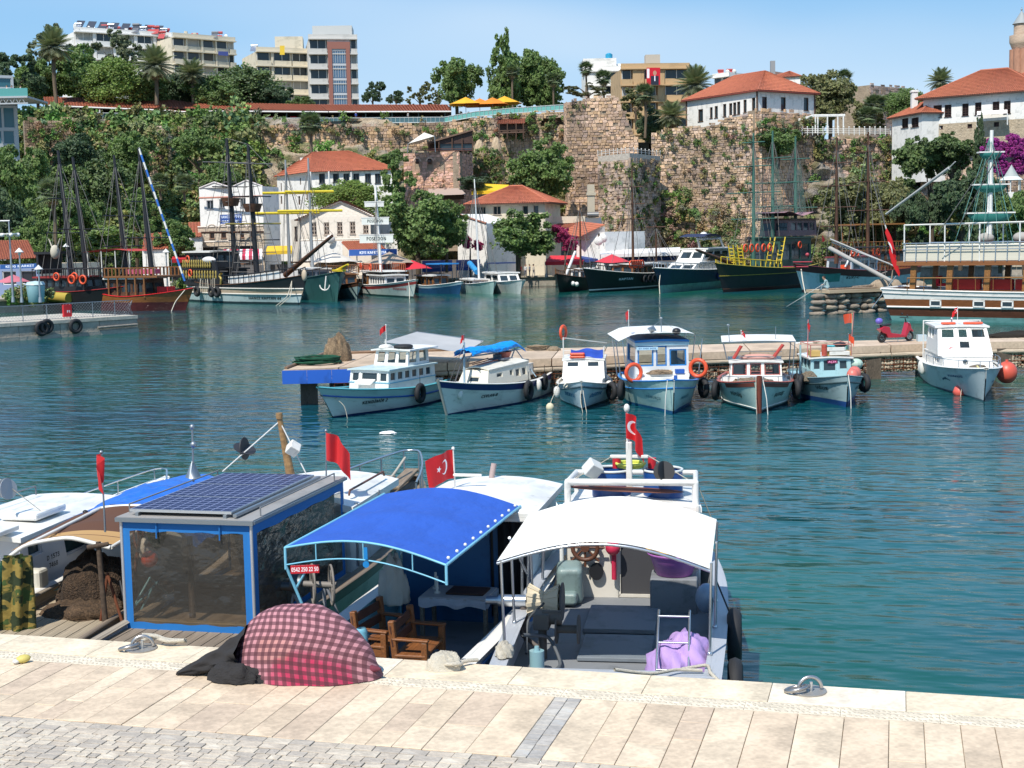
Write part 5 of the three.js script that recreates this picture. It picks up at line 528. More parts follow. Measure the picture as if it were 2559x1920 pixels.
{
R=seeded(83);const on=(g,n,fn)=>{const p=g.attributes.position,o=[];for(let i=0;i<n;i++){const k=Math.floor(R()*p.count),q=V(p.getX(k),p.getY(k),p.getZ(k)),v=q.clone().project(camera);const px=(v.x+1)*1279.5,py=(1 - v.y)*960,d=fn(px,py);if(px<-420||px>2900||R()>d)continue;o.push({p:q.add(V(rr(-.8,.8),rr(-.4,.6),rr(0,1))),s:px<640?rr(1.1,3.1):rr(.6,1.8),c:tone()});}return o;};
const bare=(px,py)=>(Math.hypot((px - 380)/50,(py - 390)/90)<1||Math.hypot((px - 490)/50,(py - 430)/60)<1||Math.hypot((px - 150)/60,(py - 400)/60)<1||Math.hypot((px - 320)/40,(py - 490)/45)<1?.08:1);
scrub('cliff_scrub','dense green scrub covering the cliff below the terrace',on(CLIFF_L,6000,(px,py)=>(px<640?.9:px<1010?.2:.22)*bare(px,py)));scrub('slope_scrub','dry green scrub on the grey rock slope',on(CLIFF_R,2200,(px,py)=>px<1990?.12:px<2130?.09:.9));
const wl=[];const put=(n,x0,x1,y0,y1,z0,z1,s0,s1,dry)=>{for(let i=0;i<n;i++){const f=R(),px=lerp(x0,x1,f),p=D(px,rr(y0,y1),lerp(z0,z1,f)- .1),c=tone();wl.push({p,s:rr(s0,s1),c:R()<dry?[.40,.36,.20].map((v)=>v*rr(.6,1.1)):c});}};
put(34,1425,1560,250,300,222,222.8,.25,.7,.5);put(22,1425,1500,300,640,222,222.5,.2,.45,.5);put(80,1500,1575,402,640,217.6,211,.25,.8,.5);put(110,1578,1650,402,640,211,220.5,.25,.8,.35);put(70,1640,1890,318,360,223.8,220.6,.3,.8,.4);put(110,1650,1890,360,620,223.6,220.6,.25,.9,.5);put(70,1640,1720,480,640,222,220,.5,1.3,.3);put(80,1700,1850,520,640,219,216,.5,1.3,.55);put(90,1170,1430,285,350,237.6,235.6,.3,.9,.35);put(150,1170,1260,370,470,227,226,.3,.8,.4);put(12,1030,1150,430,470,214,212.4,.2,.4,.6);put(90,380,1170,308,335,237.4,238.4,.3,.9,.5);put(60,375,432,318,420,230.2,230.2,.4,1.1,.3);put(80,75,205,300,400,229,232,.4,1.2,.3);put(80,1890,2060,295,350,219,225.6,.3,.9,.4);put(80,2040,2260,345,400,225.6,222.6,.4,1,.5);
scrub('wall_plants','dry grass and capers growing out of the fortress walls',wl);
const hg=[];for(const[x0,x1,y,z,n]of[[0,95,728,142,50],[1060,1240,668,200,60],[430,500,672,172,26],[640,660,680,170,8],[1500,1900,640,205,120],[1900,2300,690,205,160]])for(let i=0;i<n;i++){const p=D(lerp(x0,x1,R()),y,z);p.y=1.6+R()*(n>100?3:.5);p.z -=rr(0,4);hg.push({p,s:rr(.6,1.2),c:tone()});}scrub('quay_hedge','low hedges and shrubs along the far quay',hg);
}
// ================================================================ boat building
const CLEAR=(()=>{const m=new THREE.MeshPhysicalMaterial({transmission:1,roughness:.05,thickness:0,ior:1.45,side:THREE.DoubleSide});m.color.setRGB(.8,.86,.86);return m;})();
function hull(b,o){
const{L,B,hb,hm,hs,rake=.8,tw=.72,yb=-.45,mid=.42,vee=1,plumb=0}=o,n=o.n??30;
const plan=(s)=>s<mid?lerp(tw,1,Math.sin(s/mid*Math.PI/2)):Math.pow(Math.max(0,1 - Math.pow((s - mid)/(1 - mid),2.3)),.85),sheer=(s)=>hm+(hb - hm)*Math.pow(Math.max(0,(s - mid)/(1 - mid)),1.8)+(hs - hm)*Math.pow(Math.max(0,(mid - s)/mid),1.8);
const pt=(s,t0,sd,off=0)=>{const t=Math.max(0,t0),k=smooth(s,.45,1)*vee,pr=lerp(.66+.34*Math.pow(t,.55),.12+.88*Math.pow(t,1.15),k),y=lerp(yb,sheer(s),t);return V(-L/2+L*s+rake*t*Math.pow(smooth(s,.4,1),1.4)- plumb*t*(1 - smooth(s,0,.3)),y,sd*(B/2*plan(s)*pr+off+(s>.985?.02:.03*(1 - s))));};
const tOf=(s,q)=>clamp(typeof q==='number'?q:q.y!==undefined?(q.y - yb)/(sheer(s)- yb):1 - q.d/(sheer(s)- yb),0,1);
for(const[q0,q1,name,mat,off=0]of o.bands){const gs=[];for(const sd of[-1,1])gs.push(sheet((u,v)=>pt(u,lerp(tOf(u,q0),tOf(u,q1),v),sd,off),n,4,[L/2,1]));gs.push(sheet((u,v)=>{const t=lerp(tOf(0,q0),tOf(0,q1),v),p=pt(0,t,1,off);return V(p.x,p.y,lerp(-p.z,p.z,u));},2,4));part(b,name,gs,mat);}
if(o.dk!==undefined){const dk=(s)=>typeof o.dk==='number'?o.dk:o.dk(s,sheer(s));const e=(s,sd)=>{const p=pt(s,tOf(s,{y:dk(s)}),sd,-.035);p.y=dk(s);return p;};part(b,'deck',sheet((u,v)=>{const p=e(u,1);return V(p.x,p.y,lerp(-p.z,p.z,v));},n,6,[L/2,1]),o.deckMat??WHITE);part(b,'bulwark',[-1,1].map((sd)=>sheet((u,v)=>e(u,sd).lerp(pt(u,1,sd,-.04),v),n,1)).concat([sheet((u,v)=>{const p=e(0,1).lerp(pt(0,1,1,-.04),v);return V(p.x+.03,p.y,lerp(-p.z,p.z,u));},1,1)]),o.inMat??o.deckMat??WHITE);}
const cw=o.cw??.06;if(o.cap)part(b,'gunwale',[-1,1].map((sd)=>sheet((u,v)=>{const p=pt(u,1,sd),a=v*Math.PI*2;return V(p.x,p.y+Math.sin(a)*cw*.5,p.z+sd*Math.cos(a)*cw - sd*cw*.5);},n,6)).concat([rod(pt(0,1,-1),pt(0,1,1),cw*.8,cw*.8,6)]),o.cap);
for(const[q,r,mat,name]of o.rails??[])part(b,name??'rub_rail',[-1,1].map((sd)=>tube(Array.from({length:17},(_,i)=>pt(i/16,tOf(i/16,q),sd,.01)),r,34,5)),mat);
if(o.stem)part(b,'stem',[tube([pt(1,.0,0),pt(1,.5,0),pt(1,1,0).add(V(.02,.06,0))],.06,8,6)],o.stem);
return{pt,sheer,tOf,L,B};
}
function decal(b,h,s0,s1,q0,q1,sd,mat,name='boat_name'){const g=sheet((u,v)=>{const s=sd>0?lerp(s0,s1,u):lerp(s1,s0,u);return h.pt(s,lerp(h.tOf(s,q0),h.tOf(s,q1),v),sd,.02);},10,3);return part(b,name,g,mat);}
// a cabin of four walls with real windows; corners by aft/fore x, half widths, heights
function cabin(b,o){
const{x0,x1,w0,w1=w0,y0,y1,tf=0,ta=0,inn=.04,mat,frame=mat,pane=GLASS}=o,yl=o.yl??y1,yf=o.y0f??y0,c={abl:V(x0,y0,-w0),abr:V(x0,y0,w0),atl:V(x0+ta,yl,-w0+inn),atr:V(x0+ta,yl,w0 - inn),fbl:V(x1,yf,-w1),fbr:V(x1,yf,w1),ftl:V(x1 - tf,y1,-w1+inn),ftr:V(x1 - tf,y1,w1 - inn)},k={mat,frame,pane,depth:o.depth??.07,fw:o.fw??.05,name:'cabin_wall',uv:.4};
const S={front:[c.fbr,c.fbl,c.ftl,c.ftr],port:[c.fbl,c.abl,c.atl,c.ftl],star:[c.abr,c.fbr,c.ftr,c.atr],back:[c.abl,c.abr,c.atr,c.atl]};
for(const[n,q]of Object.entries(S))if(!(o.skip??[]).includes(n))wall(b,q,o[n]??[],k);
if(o.roof){const r=o.roof,v=r.over??.1,th=r.th??.07,cr=r.crown??.06,sh=sheet((u,w)=>{const a=lerp(x0+ta -(r.aft??v),x1 - tf+(r.fwd??v),u),hw=lerp(w0,w1,u)- inn+v,z=lerp(-hw,hw,w);return V(a,lerp(yl,y1,u)+.01+cr*(1 -(z/hw)**2),z);},6,8),lo=sh.clone().translate(0,-th,0);const e=[];for(const[fn,m]of[[(t)=>[t,0],6],[(t)=>[1,t],8],[(t)=>[1 - t,1],6],[(t)=>[0,1 - t],8]])e.push(sheet((u,w)=>{const[i,j]=fn(u),a=lerp(x0+ta -(r.aft??v),x1 - tf+(r.fwd??v),i),hw=lerp(w0,w1,i)- inn+v,z=lerp(-hw,hw,j);return V(a,lerp(yl,y1,i)+.01+cr*(1 -(z/hw)**2)- th*(1 - w),z);},m,1));part(b,'cabin_roof',[sh,lo,...e],r.mat??mat);}
return c;
}
const span=(n,v0,v1,a=.06,b=.94,gap=.03)=>Array.from({length:n},(_,i)=>{const w=(b - a - gap*(n - 1))/n,u=a+i*(w+gap);return[u,v0,u+w,v1];});
const tyre=(b,x,y,z,ry=0,r=.26,w=.1)=>part(b,'tyre_fender',[at(new THREE.TorusGeometry(r,w,8,20),x,y,z,0,ry,0),rod([x,y+r,z],[x,y+r+.45,z],.012,.012,4)],RUBBER);
const lifebuoy=(b,x,y,z,rx=0,ry=0,r=.3,mat=ORANGE)=>part(b,'lifebuoy',[at(new THREE.TorusGeometry(r,r*.24,8,20),x,y,z,rx,ry,0)],mat);
const rope=(b,pts,r=.014,mat=ROPE)=>part(b,'mooring_rope',[tube(pts,r,pts.length*6,5)],mat);
function flag(b,x,y,z,H,w,dir=0,droop=.3,mat=FLAG,pole=WHITE,lean=0,hf=.66){const h=w*hf;const p=part(b,'flag_pole',[rod([x,y,z],[x+lean,y+H,z],.016,.012,5),ball(.03,x+lean,y+H,z,1,1,1,6)],pole);const g=sheet((u,v)=>{const d=droop,hx=u*w*(1 - d*.72),yy=y+H*.98 -(1 - v)*h - u*u*w*d*.85,zz=Math.sin(u*6+v*1.5)*.05*w*(.4+u)+d*.16*w*Math.sin(u*11);return V(x+lean*(.98 -(1 - v)*h/H)+hx*Math.cos(dir)- zz*Math.sin(dir),yy,z+hx*Math.sin(dir)+zz*Math.cos(dir));},12,6);return part(b,'flag',g,mat);}
const FLAGRED=M([.62,.015,.02],.8,{trans:.2}),FLAGOR=M([.75,.08,.02],.8,{trans:.2});
const pulpit=(b,h,s0,d,posts=5,mat=STEEL,r=.016)=>{const top=[],g=[];for(const sd of[-1,1]){const l=[];for(let i=0;i<posts;i++){const s=lerp(s0,.97,i/(posts - 1)),p=h.pt(s,1,sd,-.06);g.push(rod(p,V(p.x,p.y+d,p.z),r,r,5));l.push(V(p.x,p.y+d,p.z));}top.push(sd<0?l:l.reverse());}g.push(tube([...top[0],...top[1]],r*1.1,40,5));part(b,'pulpit_rail',g,mat);};
const netHeap=(seed,rx,ry,rz)=>{R=seeded(seed);const g=new THREE.SphereGeometry(1,40,24),p=g.attributes.position;for(let i=0;i<p.count;i++){const n=fbm(p.getX(i)*.3+.5,p.getZ(i)*.3+p.getY(i)*.2+.5,9,5,seed,.65);const k=.62+.75*n;p.setXYZ(i,p.getX(i)*rx*k,Math.max(-.05,p.getY(i))*ry*k,p.getZ(i)*rz*k);}const uv=g.attributes.uv;for(let i=0;i<uv.count;i++)uv.setXY(i,uv.getX(i)*5,uv.getY(i)*3);g.computeVertexNormals();return g;};
const NET=M([.80,.70,.57],.95,{map:'net',bump:'netBump',bs:.05}),NETG=M([.02,.30,.20],.9,{map:'net',bump:'netBump',bs:.03});
function boat(name,label,bow,stern,group){const c=bow.clone().lerp(stern,.5);c.y=0;const b=thing(name,label,'boat',c,heading(stern,bow),group);b.len=bow.distanceTo(stern);return b;}
function mirrored(b,keep=[]){for(const c of b.children){if(['boat_name','hull',...keep].includes(c.name))continue;c.traverse((m)=>{if(m.geometry){const g=(m.geometry.index?m.geometry.toNonIndexed():m.geometry.clone()).applyMatrix4(new THREE.Matrix4().makeScale(1,1,-1));for(const a of Object.values(g.attributes))for(let i=0;i<a.count;i+=3)for(let k=0;k<a.itemSize;k++){const t=a.getComponent(i,k);a.setComponent(i,k,a.getComponent(i+1,k));a.setComponent(i+1,k,t);}m.geometry=g;}});}}
const HULLISH=/^(hull|bottom_paint|sheer_strake|deck|bulwark|gunwale|rub_rail|boat_name|tyre_fender|stem|stem_post|trim_board|lifebuoy|buoy|anchor_buoy|mooring_rope|small_fender|fender)$/;
function lower(k,y0=.75,b=scene.children[scene.children.length - 1]){for(const c of b.children)if(!HULLISH.test(c.name))c.traverse((m)=>{if(!m.geometry)return;m.geometry=m.geometry.clone();const p=m.geometry.attributes.position;for(let i=0;i<p.count;i++)if(p.getY(i)>y0)p.setY(i,y0+(p.getY(i)- y0)*k);m.geometry.computeVertexNormals();});}
const TURQ=paint([.10,.42,.50]),CYAN=paint([.18,.45,.62]);
// ================================================================ boats on the pier
{
R=seeded(101);const b=boat('fishing_boat','white fishing boat with turquoise trim, two tier cabin and a grey awning',G(845,1042),G(1092,990),'fishing boats moored at the pier'),L=b.len;
const h=hull(b,{L,B:2.5,hb:1.25,hm:.78,hs:.82,rake:1.25,tw:.7,bands:[[0,{y:.06},'bottom_paint',NAVY],[{y:.06},{d:.32},'hull',paint([.66,.70,.68])],[{d:.32},1,'sheer_strake',paint([.38,.56,.55])]],rails:[[{d:.33},.035,BLUE]],cap:TURQ,cw:.07,dk:.62,deckMat:paint([.62,.66,.66])});decal(b,h,.66,.84,{y:.34},{y:.58},-1,words('KENDİMİR 2',256,48,{skew:.2}));
cabin(b,{x0:-1.9,x1:1.55,w0:1.0,w1:.92,y0:.62,y1:1.78,tf:.12,mat:WHITE,frame:WHITE,front:[[.04,.5,.24,.88],[.28,.5,.72,.88],[.76,.5,.96,.88]],port:span(6,.52,.88,.04,.92),star:span(5,.52,.86),roof:{over:.1,mat:paint([.55,.68,.70]),crown:.04}});part(b,'blue_band',[box(3.5,.05,.03,-.18,1.16,-.995),box(.04,.05,1.86,1.5,1.16,0)],CYAN);
cabin(b,{x0:-1.75,x1:-.1,w0:.8,y0:1.8,y1:2.56,tf:.16,mat:WHITE,pane:CLEAR,front:[[.05,.12,.32,.92],[.36,.12,.64,.92],[.68,.12,.95,.92]],port:[[.06,.12,.46,.92],[.54,.12,.94,.92]],star:[[.06,.12,.46,.92],[.54,.12,.94,.92]],back:[[.1,.1,.9,.9]],roof:{over:.16,aft:.55,mat:WHITE}});
part(b,'hatch_cover',[rbox(.44,.06,.8,1.66,1.2,.1,0,0,-.5)],WHITE);tyre(b,-.05,.55,-1.38,.1,.3,.11);part(b,'roof_tyre',[ring(.3,.1,-.45,2.7,-.4,Math.PI/2)],RUBBER);part(b,'roof_dome',[ball(.22,-.4,2.66,.4,1.6,.7,1.2),cyl(.03,.03,.3,-.4,2.9,.4)],WHITEW);part(b,'fish_box',[rbox(.8,.55,.9,-2.7,.95,.1),rbox(.5,.3,.4,-2.35,.8,-.75)],M([.62,.62,.6],.7));flag(b,-1.0,2.6,.75,1.1,.45,1,.6,FLAGRED);
const aw=[V(-1.6,2.5,-1.4),V(-1.9,2.75,1.5),V(-4.6,3.05,1.5),V(-4.4,2.65,-1.9)];part(b,'awning',sheet((u,v)=>{const p=aw[0].clone().lerp(aw[3],u).lerp(aw[1].clone().lerp(aw[2],u),v);p.y -=.22*Math.sin(Math.PI*v)*Math.sin(Math.PI*u)+.3*Math.pow(1 - v,3)*Math.sin(Math.PI*u);return p;},14,10,[3,3]),CLOTH([.40,.40,.40]));part(b,'awning_pole',[rod([-3.1,.6,1.0],[-4.5,3.05,1.5],.025),rod([-3.1,.6,-1.0],[-4.3,2.65,-1.85],.025),rod(aw[2],aw[3],.03)],GALV);rope(b,[[4.4,1.2,.2],[4.0,.5,-.5],[3.9,-.05,-.6]],.016);
}
lower(.82);
{
R=seeded(102);const b=boat('fishing_boat','cream cabin fishing boat with navy strake and bunched bright blue tarpaulin',G(1123,1036),G(1345,978),'fishing boats moored at the pier'),L=b.len;
const h=hull(b,{L,B:2.5,hb:1.35,hm:.82,hs:.95,rake:.85,tw:.62,bands:[[0,{y:.05},'bottom_paint',NAVY],[{y:.05},{d:.26},'hull',paint([.68,.70,.66])],[{d:.26},1,'sheer_strake',paint([.015,.025,.13])]],cap:WHITEW,cw:.06,dk:.66,deckMat:paint([.58,.56,.5]),stem:paint([.35,.36,.33])});decal(b,h,.66,.82,{y:.42},{y:.66},-1,words('CEVLAN-B',256,48,{skew:.2}));
cabin(b,{x0:-1.3,x1:2.2,w0:.95,w1:.68,y0:.85,y1:1.72,yl:1.85,tf:.4,ta:0,inn:.14,mat:paint([.70,.66,.56]),pane:GLASS,port:[[.2,.45,.34,.7],[.52,.4,.6,.74],[.66,.28,.77,.72],[.82,.28,.93,.72]],front:[[.3,.3,.7,.6]],roof:{over:.04,crown:.16,mat:paint([.72,.69,.6])}});part(b,'oar',[rod([1.5,1.95,.3],[-.2,2.08,.15],.03,.03,5),rod([1.5,1.93,.1],[-.2,2.05,-.1],.03,.03,5),rod([1.45,1.95,.5],[-.1,2.1,.4],.03,.03,5)],M([.55,.18,.12],.7));part(b,'roof_hatch',[rbox(.6,.1,.7,-.3,2.05,0),rbox(.4,.3,.35,-.9,2.1,.3)],M([.10,.12,.15],.3));part(b,'tub',[lathe([[.05,0],[.25,0],[.36,.35],[.33,.35]],-1.1,2.0,.2)],M([.5,.14,.1],.6));
const tarp=sheet((u,v)=>{const x=lerp(2.4,-2.6,u),a=v*Math.PI*1.15 - .3,r=.20+.16*fbm(u,v,14,4,5,.7);return V(x,2.55+Math.sin(a)*r+.05*Math.sin(u*9)-(u>.85?(u - .85)*2.4:0),.25+Math.cos(a)*r*1.5);},70,22,[4,2]);part(b,'tarpaulin',tarp,M([.0,.26,.72],.45,{bump:'clothBump',bs:.06}));part(b,'boom',[rod([2.6,2.42,.25],[-2.9,2.3,.25],.045),rod([2.35,.8,.25],[2.3,3.2,.25],.05,.04),rod([-2.0,.8,.6],[-2.4,2.4,.25],.03),rod([-2.6,.8,-.6],[-2.5,2.3,.25],.025)],M([.30,.42,.5],.5));flag(b,2.3,2.9,.25,.7,.4,2,.75,FLAGRED,GALV);part(b,'stay',[rod([2.3,3.1,.25],[4.2,1.2,0],.012),rod([2.3,2.6,.25],[3.9,1.2,-.1],.03)],M([.06,.06,.06],.7));
part(b,'white_box',[rbox(.9,.62,.8,-2.7,1.2,.05),rbox(.95,.06,.85,-2.7,1.54,.05)],WHITE);part(b,'blue_rack',[box(.06,.5,.06,-1.9,1.1,-.3),box(.06,.5,.06,-1.9,1.1,.3),box(.06,.06,.8,-1.9,1.3,0),box(.6,.05,.05,-2.1,.95,-.3)],CYAN);tyre(b,-.15,.5,-1.36,.05,.3,.11);tyre(b,-2.2,.62,-1.16,.2,.26,.1);part(b,'small_fender',[ball(.13,-1.2,.6,-1.33,1,2,1),ball(.12,3.9,.75,-.35,1,1.6,1)],WHITEW);
}
lower(.75);
const P=(px,py,d,dx=0)=>{const p=G(px,py);return[p,V(p.x+dx,0,p.z - d)];};
{
R=seeded(103);const b=boat('fishing_boat','small white trunk cabin boat with blue cloth and orange lifejackets on its roof',...P(1455,1024,6.2,.5),'fishing boats moored at the pier'),L=b.len;const h=hull(b,{L,B:2.2,hb:1.12,hm:.72,hs:.75,rake:.5,tw:.7,bands:[[0,{y:.08},'bottom_paint',paint([.02,.05,.07])],[{y:.08},1,'hull',paint([.48,.60,.66])]],rails:[[{d:.2},.04,paint([.05,.09,.12])]],cap:WHITEW,cw:.06,dk:.64,deckMat:WHITE});decal(b,h,.74,.92,{y:.35},{y:.66},1,words('DERYA',128,64,{fg:'#2c6f93',font:'italic bold',skew:.3}));decal(b,h,.74,.92,{y:.35},{y:.66},-1,words('DERYA',128,64,{fg:'#2c6f93',font:'italic bold',skew:.3}));
cabin(b,{x0:-1.9,x1:1.9,w0:.92,w1:.78,y0:.7,y1:1.06,tf:.12,mat:WHITE,star:[[.75,.3,.84,.8],[.87,.3,.96,.8]],roof:{over:.02}});cabin(b,{x0:-1.8,x1:.95,w0:.9,w1:.84,y0:1.06,y1:2.02,tf:.42,mat:WHITE,front:[[.1,.62,.42,.92],[.6,.62,.92,.92]],star:[[.4,.4,.6,.85]],roof:{over:.05,crown:.08}});part(b,'roof_rail',[...poly([[.4,2.1,.8],[.4,2.5,.8],[-1.7,2.5,.8],[-1.7,2.1,.8]],.02),...poly([[.4,2.1,-.8],[.4,3.2,-.8],[-1.6,2.7,.9]],.025),...poly([[.4,2.5,.8],[.4,2.5,-.8]],.02)],WHITEW);part(b,'blue_cloth',[sheet((u,v)=>V(.45+.03*Math.sin(u*12),lerp(2.12,2.58,v)- .06*Math.sin(u*9),lerp(-.5,.78,u)),12,3)],CLOTH([.03,.10,.55]));part(b,'lifejacket',[rbox(.3,.14,.62,.5,2.18,-.24,0,0,0,.06),rbox(.3,.14,.6,.5,2.33,-.24,0,0,0,.06)],ORANGE);lifebuoy(b,-.9,2.7,-.85,0,.4,.26);tyre(b,1.3,.5,1.12,-.5,.27,.11);part(b,'anchor_buoy',[ball(.16,2.7,.05,-1.25,1,1.1,1)],M([.62,.55,.38],.8));rope(b,[[3.2,1.1,0],[3.7,.5,.1],[4.0,-.05,.2]]);rope(b,[[3.2,1.1,0],[3.65,.5,-.05],[3.95,-.05,.05]]);rope(b,[[2.4,.95,-.9],[2.65,.3,-1.2],[2.7,.1,-1.25]]);part(b,'coiled_rope',[ring(.13,.03,2.75,.95,-.62,.4,.5),ring(.1,.025,2.9,1.0,-.3,1.2)],ROPE);part(b,'fender_bag',[ball(.15,.9,.7,1.02,1.2,1.6,1),ball(.13,2.2,.6,-1.0,1,1.8,1)],WHITEW);
}
lower(.74);mirrored(scene.children[scene.children.length - 1]);
{
R=seeded(104);const b=boat('fishing_boat','white and blue boat with three big wheelhouse windows under a white canopy',...P(1682,1034,7.2,-.2),'fishing boats moored at the pier'),L=b.len,bl=paint([.03,.22,.60]);const h=hull(b,{L,B:2.95,hb:1.28,hm:.95,hs:.85,rake:.35,tw:.8,bands:[[0,{y:.1},'bottom_paint',paint([.02,.12,.30])],[{y:.1},1,'hull',paint([.42,.60,.58])]],rails:[[{d:.3},.028,bl]],cap:bl,cw:.07,dk:.8,deckMat:WHITE});decal(b,h,.76,.92,{y:.4},{y:.62},-1,words('PAMUKÇU',200,48,{fg:'#4d7f86',skew:.25}));decal(b,h,.76,.92,{y:.4},{y:.62},1,words('PAMUKÇU',200,48,{fg:'#4d7f86',skew:.25}));
cabin(b,{x0:-2.4,x1:.75,w0:1.06,y0:.8,y1:3.0,tf:0,mat:paint([.66,.70,.74]),frame:bl,pane:CLEAR,fw:.07,front:[[.04,.42,.36,.80],[.41,.42,.61,.88],[.66,.42,.96,.88]],port:[[.05,.45,.9,.85]],star:[[.05,.45,.9,.85]],back:[[.2,.1,.8,.9]],roof:{over:.04,mat:bl,th:.1}});part(b,'sill_shelf',[rbox(.55,.16,2.0,.98,1.3,0),rbox(.7,.5,1.9,1.05,1.0,0)],WHITE);part(b,'white_band',[box(.04,.14,2.1,.78,2.83,0),box(.02,.16,.84,.8,2.62,.58)],paint([.45,.68,.80]));{const s=part(b,'number_plate',at(new THREE.PlaneGeometry(.8,.15),.815,2.62,.58,0,Math.PI/2,0),words('07 1966 3418',200,40,{bg:'#a9cbe0',fg:'#2a5c8a'}));}
part(b,'canopy',sheet((u,v)=>{const x=lerp(1.1,-3.4,u),z=lerp(-1.72,1.72,v),k=Math.abs(z)/1.72;return V(x,3.42 -(k>.62?(k - .62)*1.0:k*.06),z);},6,14),CLOTH([.76,.75,.71]));for(const[x,z]of[[.9,-1.35],[.9,1.35],[-3.2,-1.35],[-3.2,1.35],[-1.2,-1.4],[-1.2,1.4]])part(b,'canopy_post',[rod([x,.8,z],[x,3.08,z*1.15],.022)],STEEL);lifebuoy(b,1.5,1.35,-1.2,0,1.2,.32);lifebuoy(b,1.3,1.45,1.32,0,-1.1,.32);tyre(b,.9,.62,-1.62,.25,.3,.12);tyre(b,.7,.62,1.62,-.25,.3,.12);part(b,'loudspeaker',[ball(.17,.9,3.46,.55,1,1,1)],DARK);part(b,'radar_reflector',[at(new THREE.OctahedronGeometry(.2),.9,3.58,-.4,.3,.4)],GALV);part(b,'mast',[rod([.6,3.4,0],[.6,4.1,0],.02),ball(.06,.6,4.1,0),rod([.6,4.0,0],[.6,3.4,.7],.008),rod([.6,4.0,0],[.6,3.4,-.7],.008)],GALV);flag(b,.9,3.0,-1.3,1.55,.62,3.3,.35);part(b,'deck_gear',[rbox(.2,.22,.36,1.2,1.5,.62),cyl(.07,.07,.3,1.6,1.2,.4),ball(.14,1.7,1.1,.1,1.4,.6,1)],BLUE);part(b,'rolled_mat',[cyl(.09,.09,.5,1.1,1.48,.05,Math.PI/2,0,.1)],M([.5,.33,.15],.9));part(b,'net_pile',[netHeap(4,.3,.2,.5).translate(1.1,1.4,-.15)],M([.62,.56,.5],.95,{map:'net'}));rope(b,[[4.0,1.28,-.25],[4.15,.6,-.35],[4.2,-.05,-.38]],.018,M([.62,.60,.55],.9));
}
lower(.78);mirrored(scene.children[scene.children.length - 1],['number_plate','white_band']);
{
R=seeded(105);const b=boat('fishing_boat','pale green boat with a dark brown stem, red trim and a white top canopy',...P(1897,1032,6.6,.9),'fishing boats moored at the pier'),L=b.len,br=paint([.22,.06,.04]);const h=hull(b,{L,B:2.9,hb:1.2,hm:.85,hs:.85,rake:.3,tw:.75,bands:[[0,{y:.07},'bottom_paint',paint([.02,.04,.05])],[{y:.07},1,'hull',paint([.42,.58,.54])]],rails:[[{y:.14},.02,WHITE]],cap:paint([.40,.10,.07]),cw:.07,dk:.78,deckMat:WHITEW,stem:br});part(b,'stem_post',[tube([h.pt(1,-.1,0),h.pt(1,.5,0).add(V(.03,0,0)),h.pt(1,1.05,0).add(V(.05,.1,0))],.1,10,8)],br);for(const sd of[-1,1]){decal(b,h,.70,.87,{y:.42},{y:.68},sd,words('TÜTÜŞ',160,56,{skew:.25}));decal(b,h,.7,.98,{d:.2},{d:.05},sd,br,'trim_board');}
cabin(b,{x0:-1.8,x1:.7,w0:1.0,y0:.78,y1:1.95,tf:.1,mat:WHITE,frame:paint([.40,.10,.08]),pane:CLEAR,front:[[.03,.42,.34,.94],[.4,.42,.62,.94],[.68,.42,.97,.94]],port:span(2,.42,.9),star:span(2,.42,.9),back:[[.3,.1,.9,.9]],roof:{over:.08,mat:WHITE}});part(b,'top_canopy',[sheet((u,v)=>V(lerp(.2,-2.2,u),2.95+.12*u+.06*Math.sin(v*3.14),lerp(-1.3,1.55,v)),4,8)],CLOTH([.74,.72,.68]));part(b,'canopy_frame',[...poly([[.2,2.02,-1.1],[.2,2.95,-1.25],[.2,2.95,1.5],[.1,.9,1.4]],.022),...poly([[-2.1,2.0,-1.1],[-2.1,3.05,-1.25],[-2.1,3.05,1.5],[-2.1,.9,1.4]],.022),...poly([[.3,2.2,-1],[.3,2.2,1]],.018),...poly([[.3,2.45,-1],[.3,2.45,1]],.018)],GALV);part(b,'red_bolster',[rod([.35,2.1,-.85],[.2,2.75,-.55],.07,.07,8),rod([.35,2.2,.7],[.2,2.8,1.05],.07,.07,8)],M([.40,.05,.04],.8));part(b,'pink_sack',[ball(.3,-.1,2.12,.1,1,.6,2.4)],CLOTH([.58,.32,.28]));flag(b,.1,2.95,-.55,.6,.34,2,.7);part(b,'antenna',[rod([.2,2.9,-1.0],[.2,3.85,-1.05],.015),ball(.06,.2,3.85,-1.05),rod([-.5,3,.8],[-.5,3.7,.8],.012)],GALV);part(b,'rope_heap',[netHeap(5,.6,.32,.8).translate(1.7,.95,-.2),...[0,1,2,3].map((i)=>ring(.25+i*.08,.03,1.7,1.2 - i*.05,-.2+i*.1,1.4,0,i))],M([.66,.64,.6],.95,{map:'net',bump:'netBump',bs:.03}));pulpit(b,h,.62,.38,4);tyre(b,.7,.55,-1.55,.2,.28,.12);tyre(b,.3,.55,1.55,-.2,.28,.12);tyre(b,-.2,.75,1.6,-.2,.26,.11);rope(b,[[3.6,1.3,.12],[3.8,.6,.25],[3.85,-.05,.3]],.02,M([.66,.64,.58],.9));rope(b,[[3.6,1.3,-.12],[3.75,.6,-.12],[3.8,-.05,-.1]],.015);
}
lower(.74);mirrored(scene.children[scene.children.length - 1]);
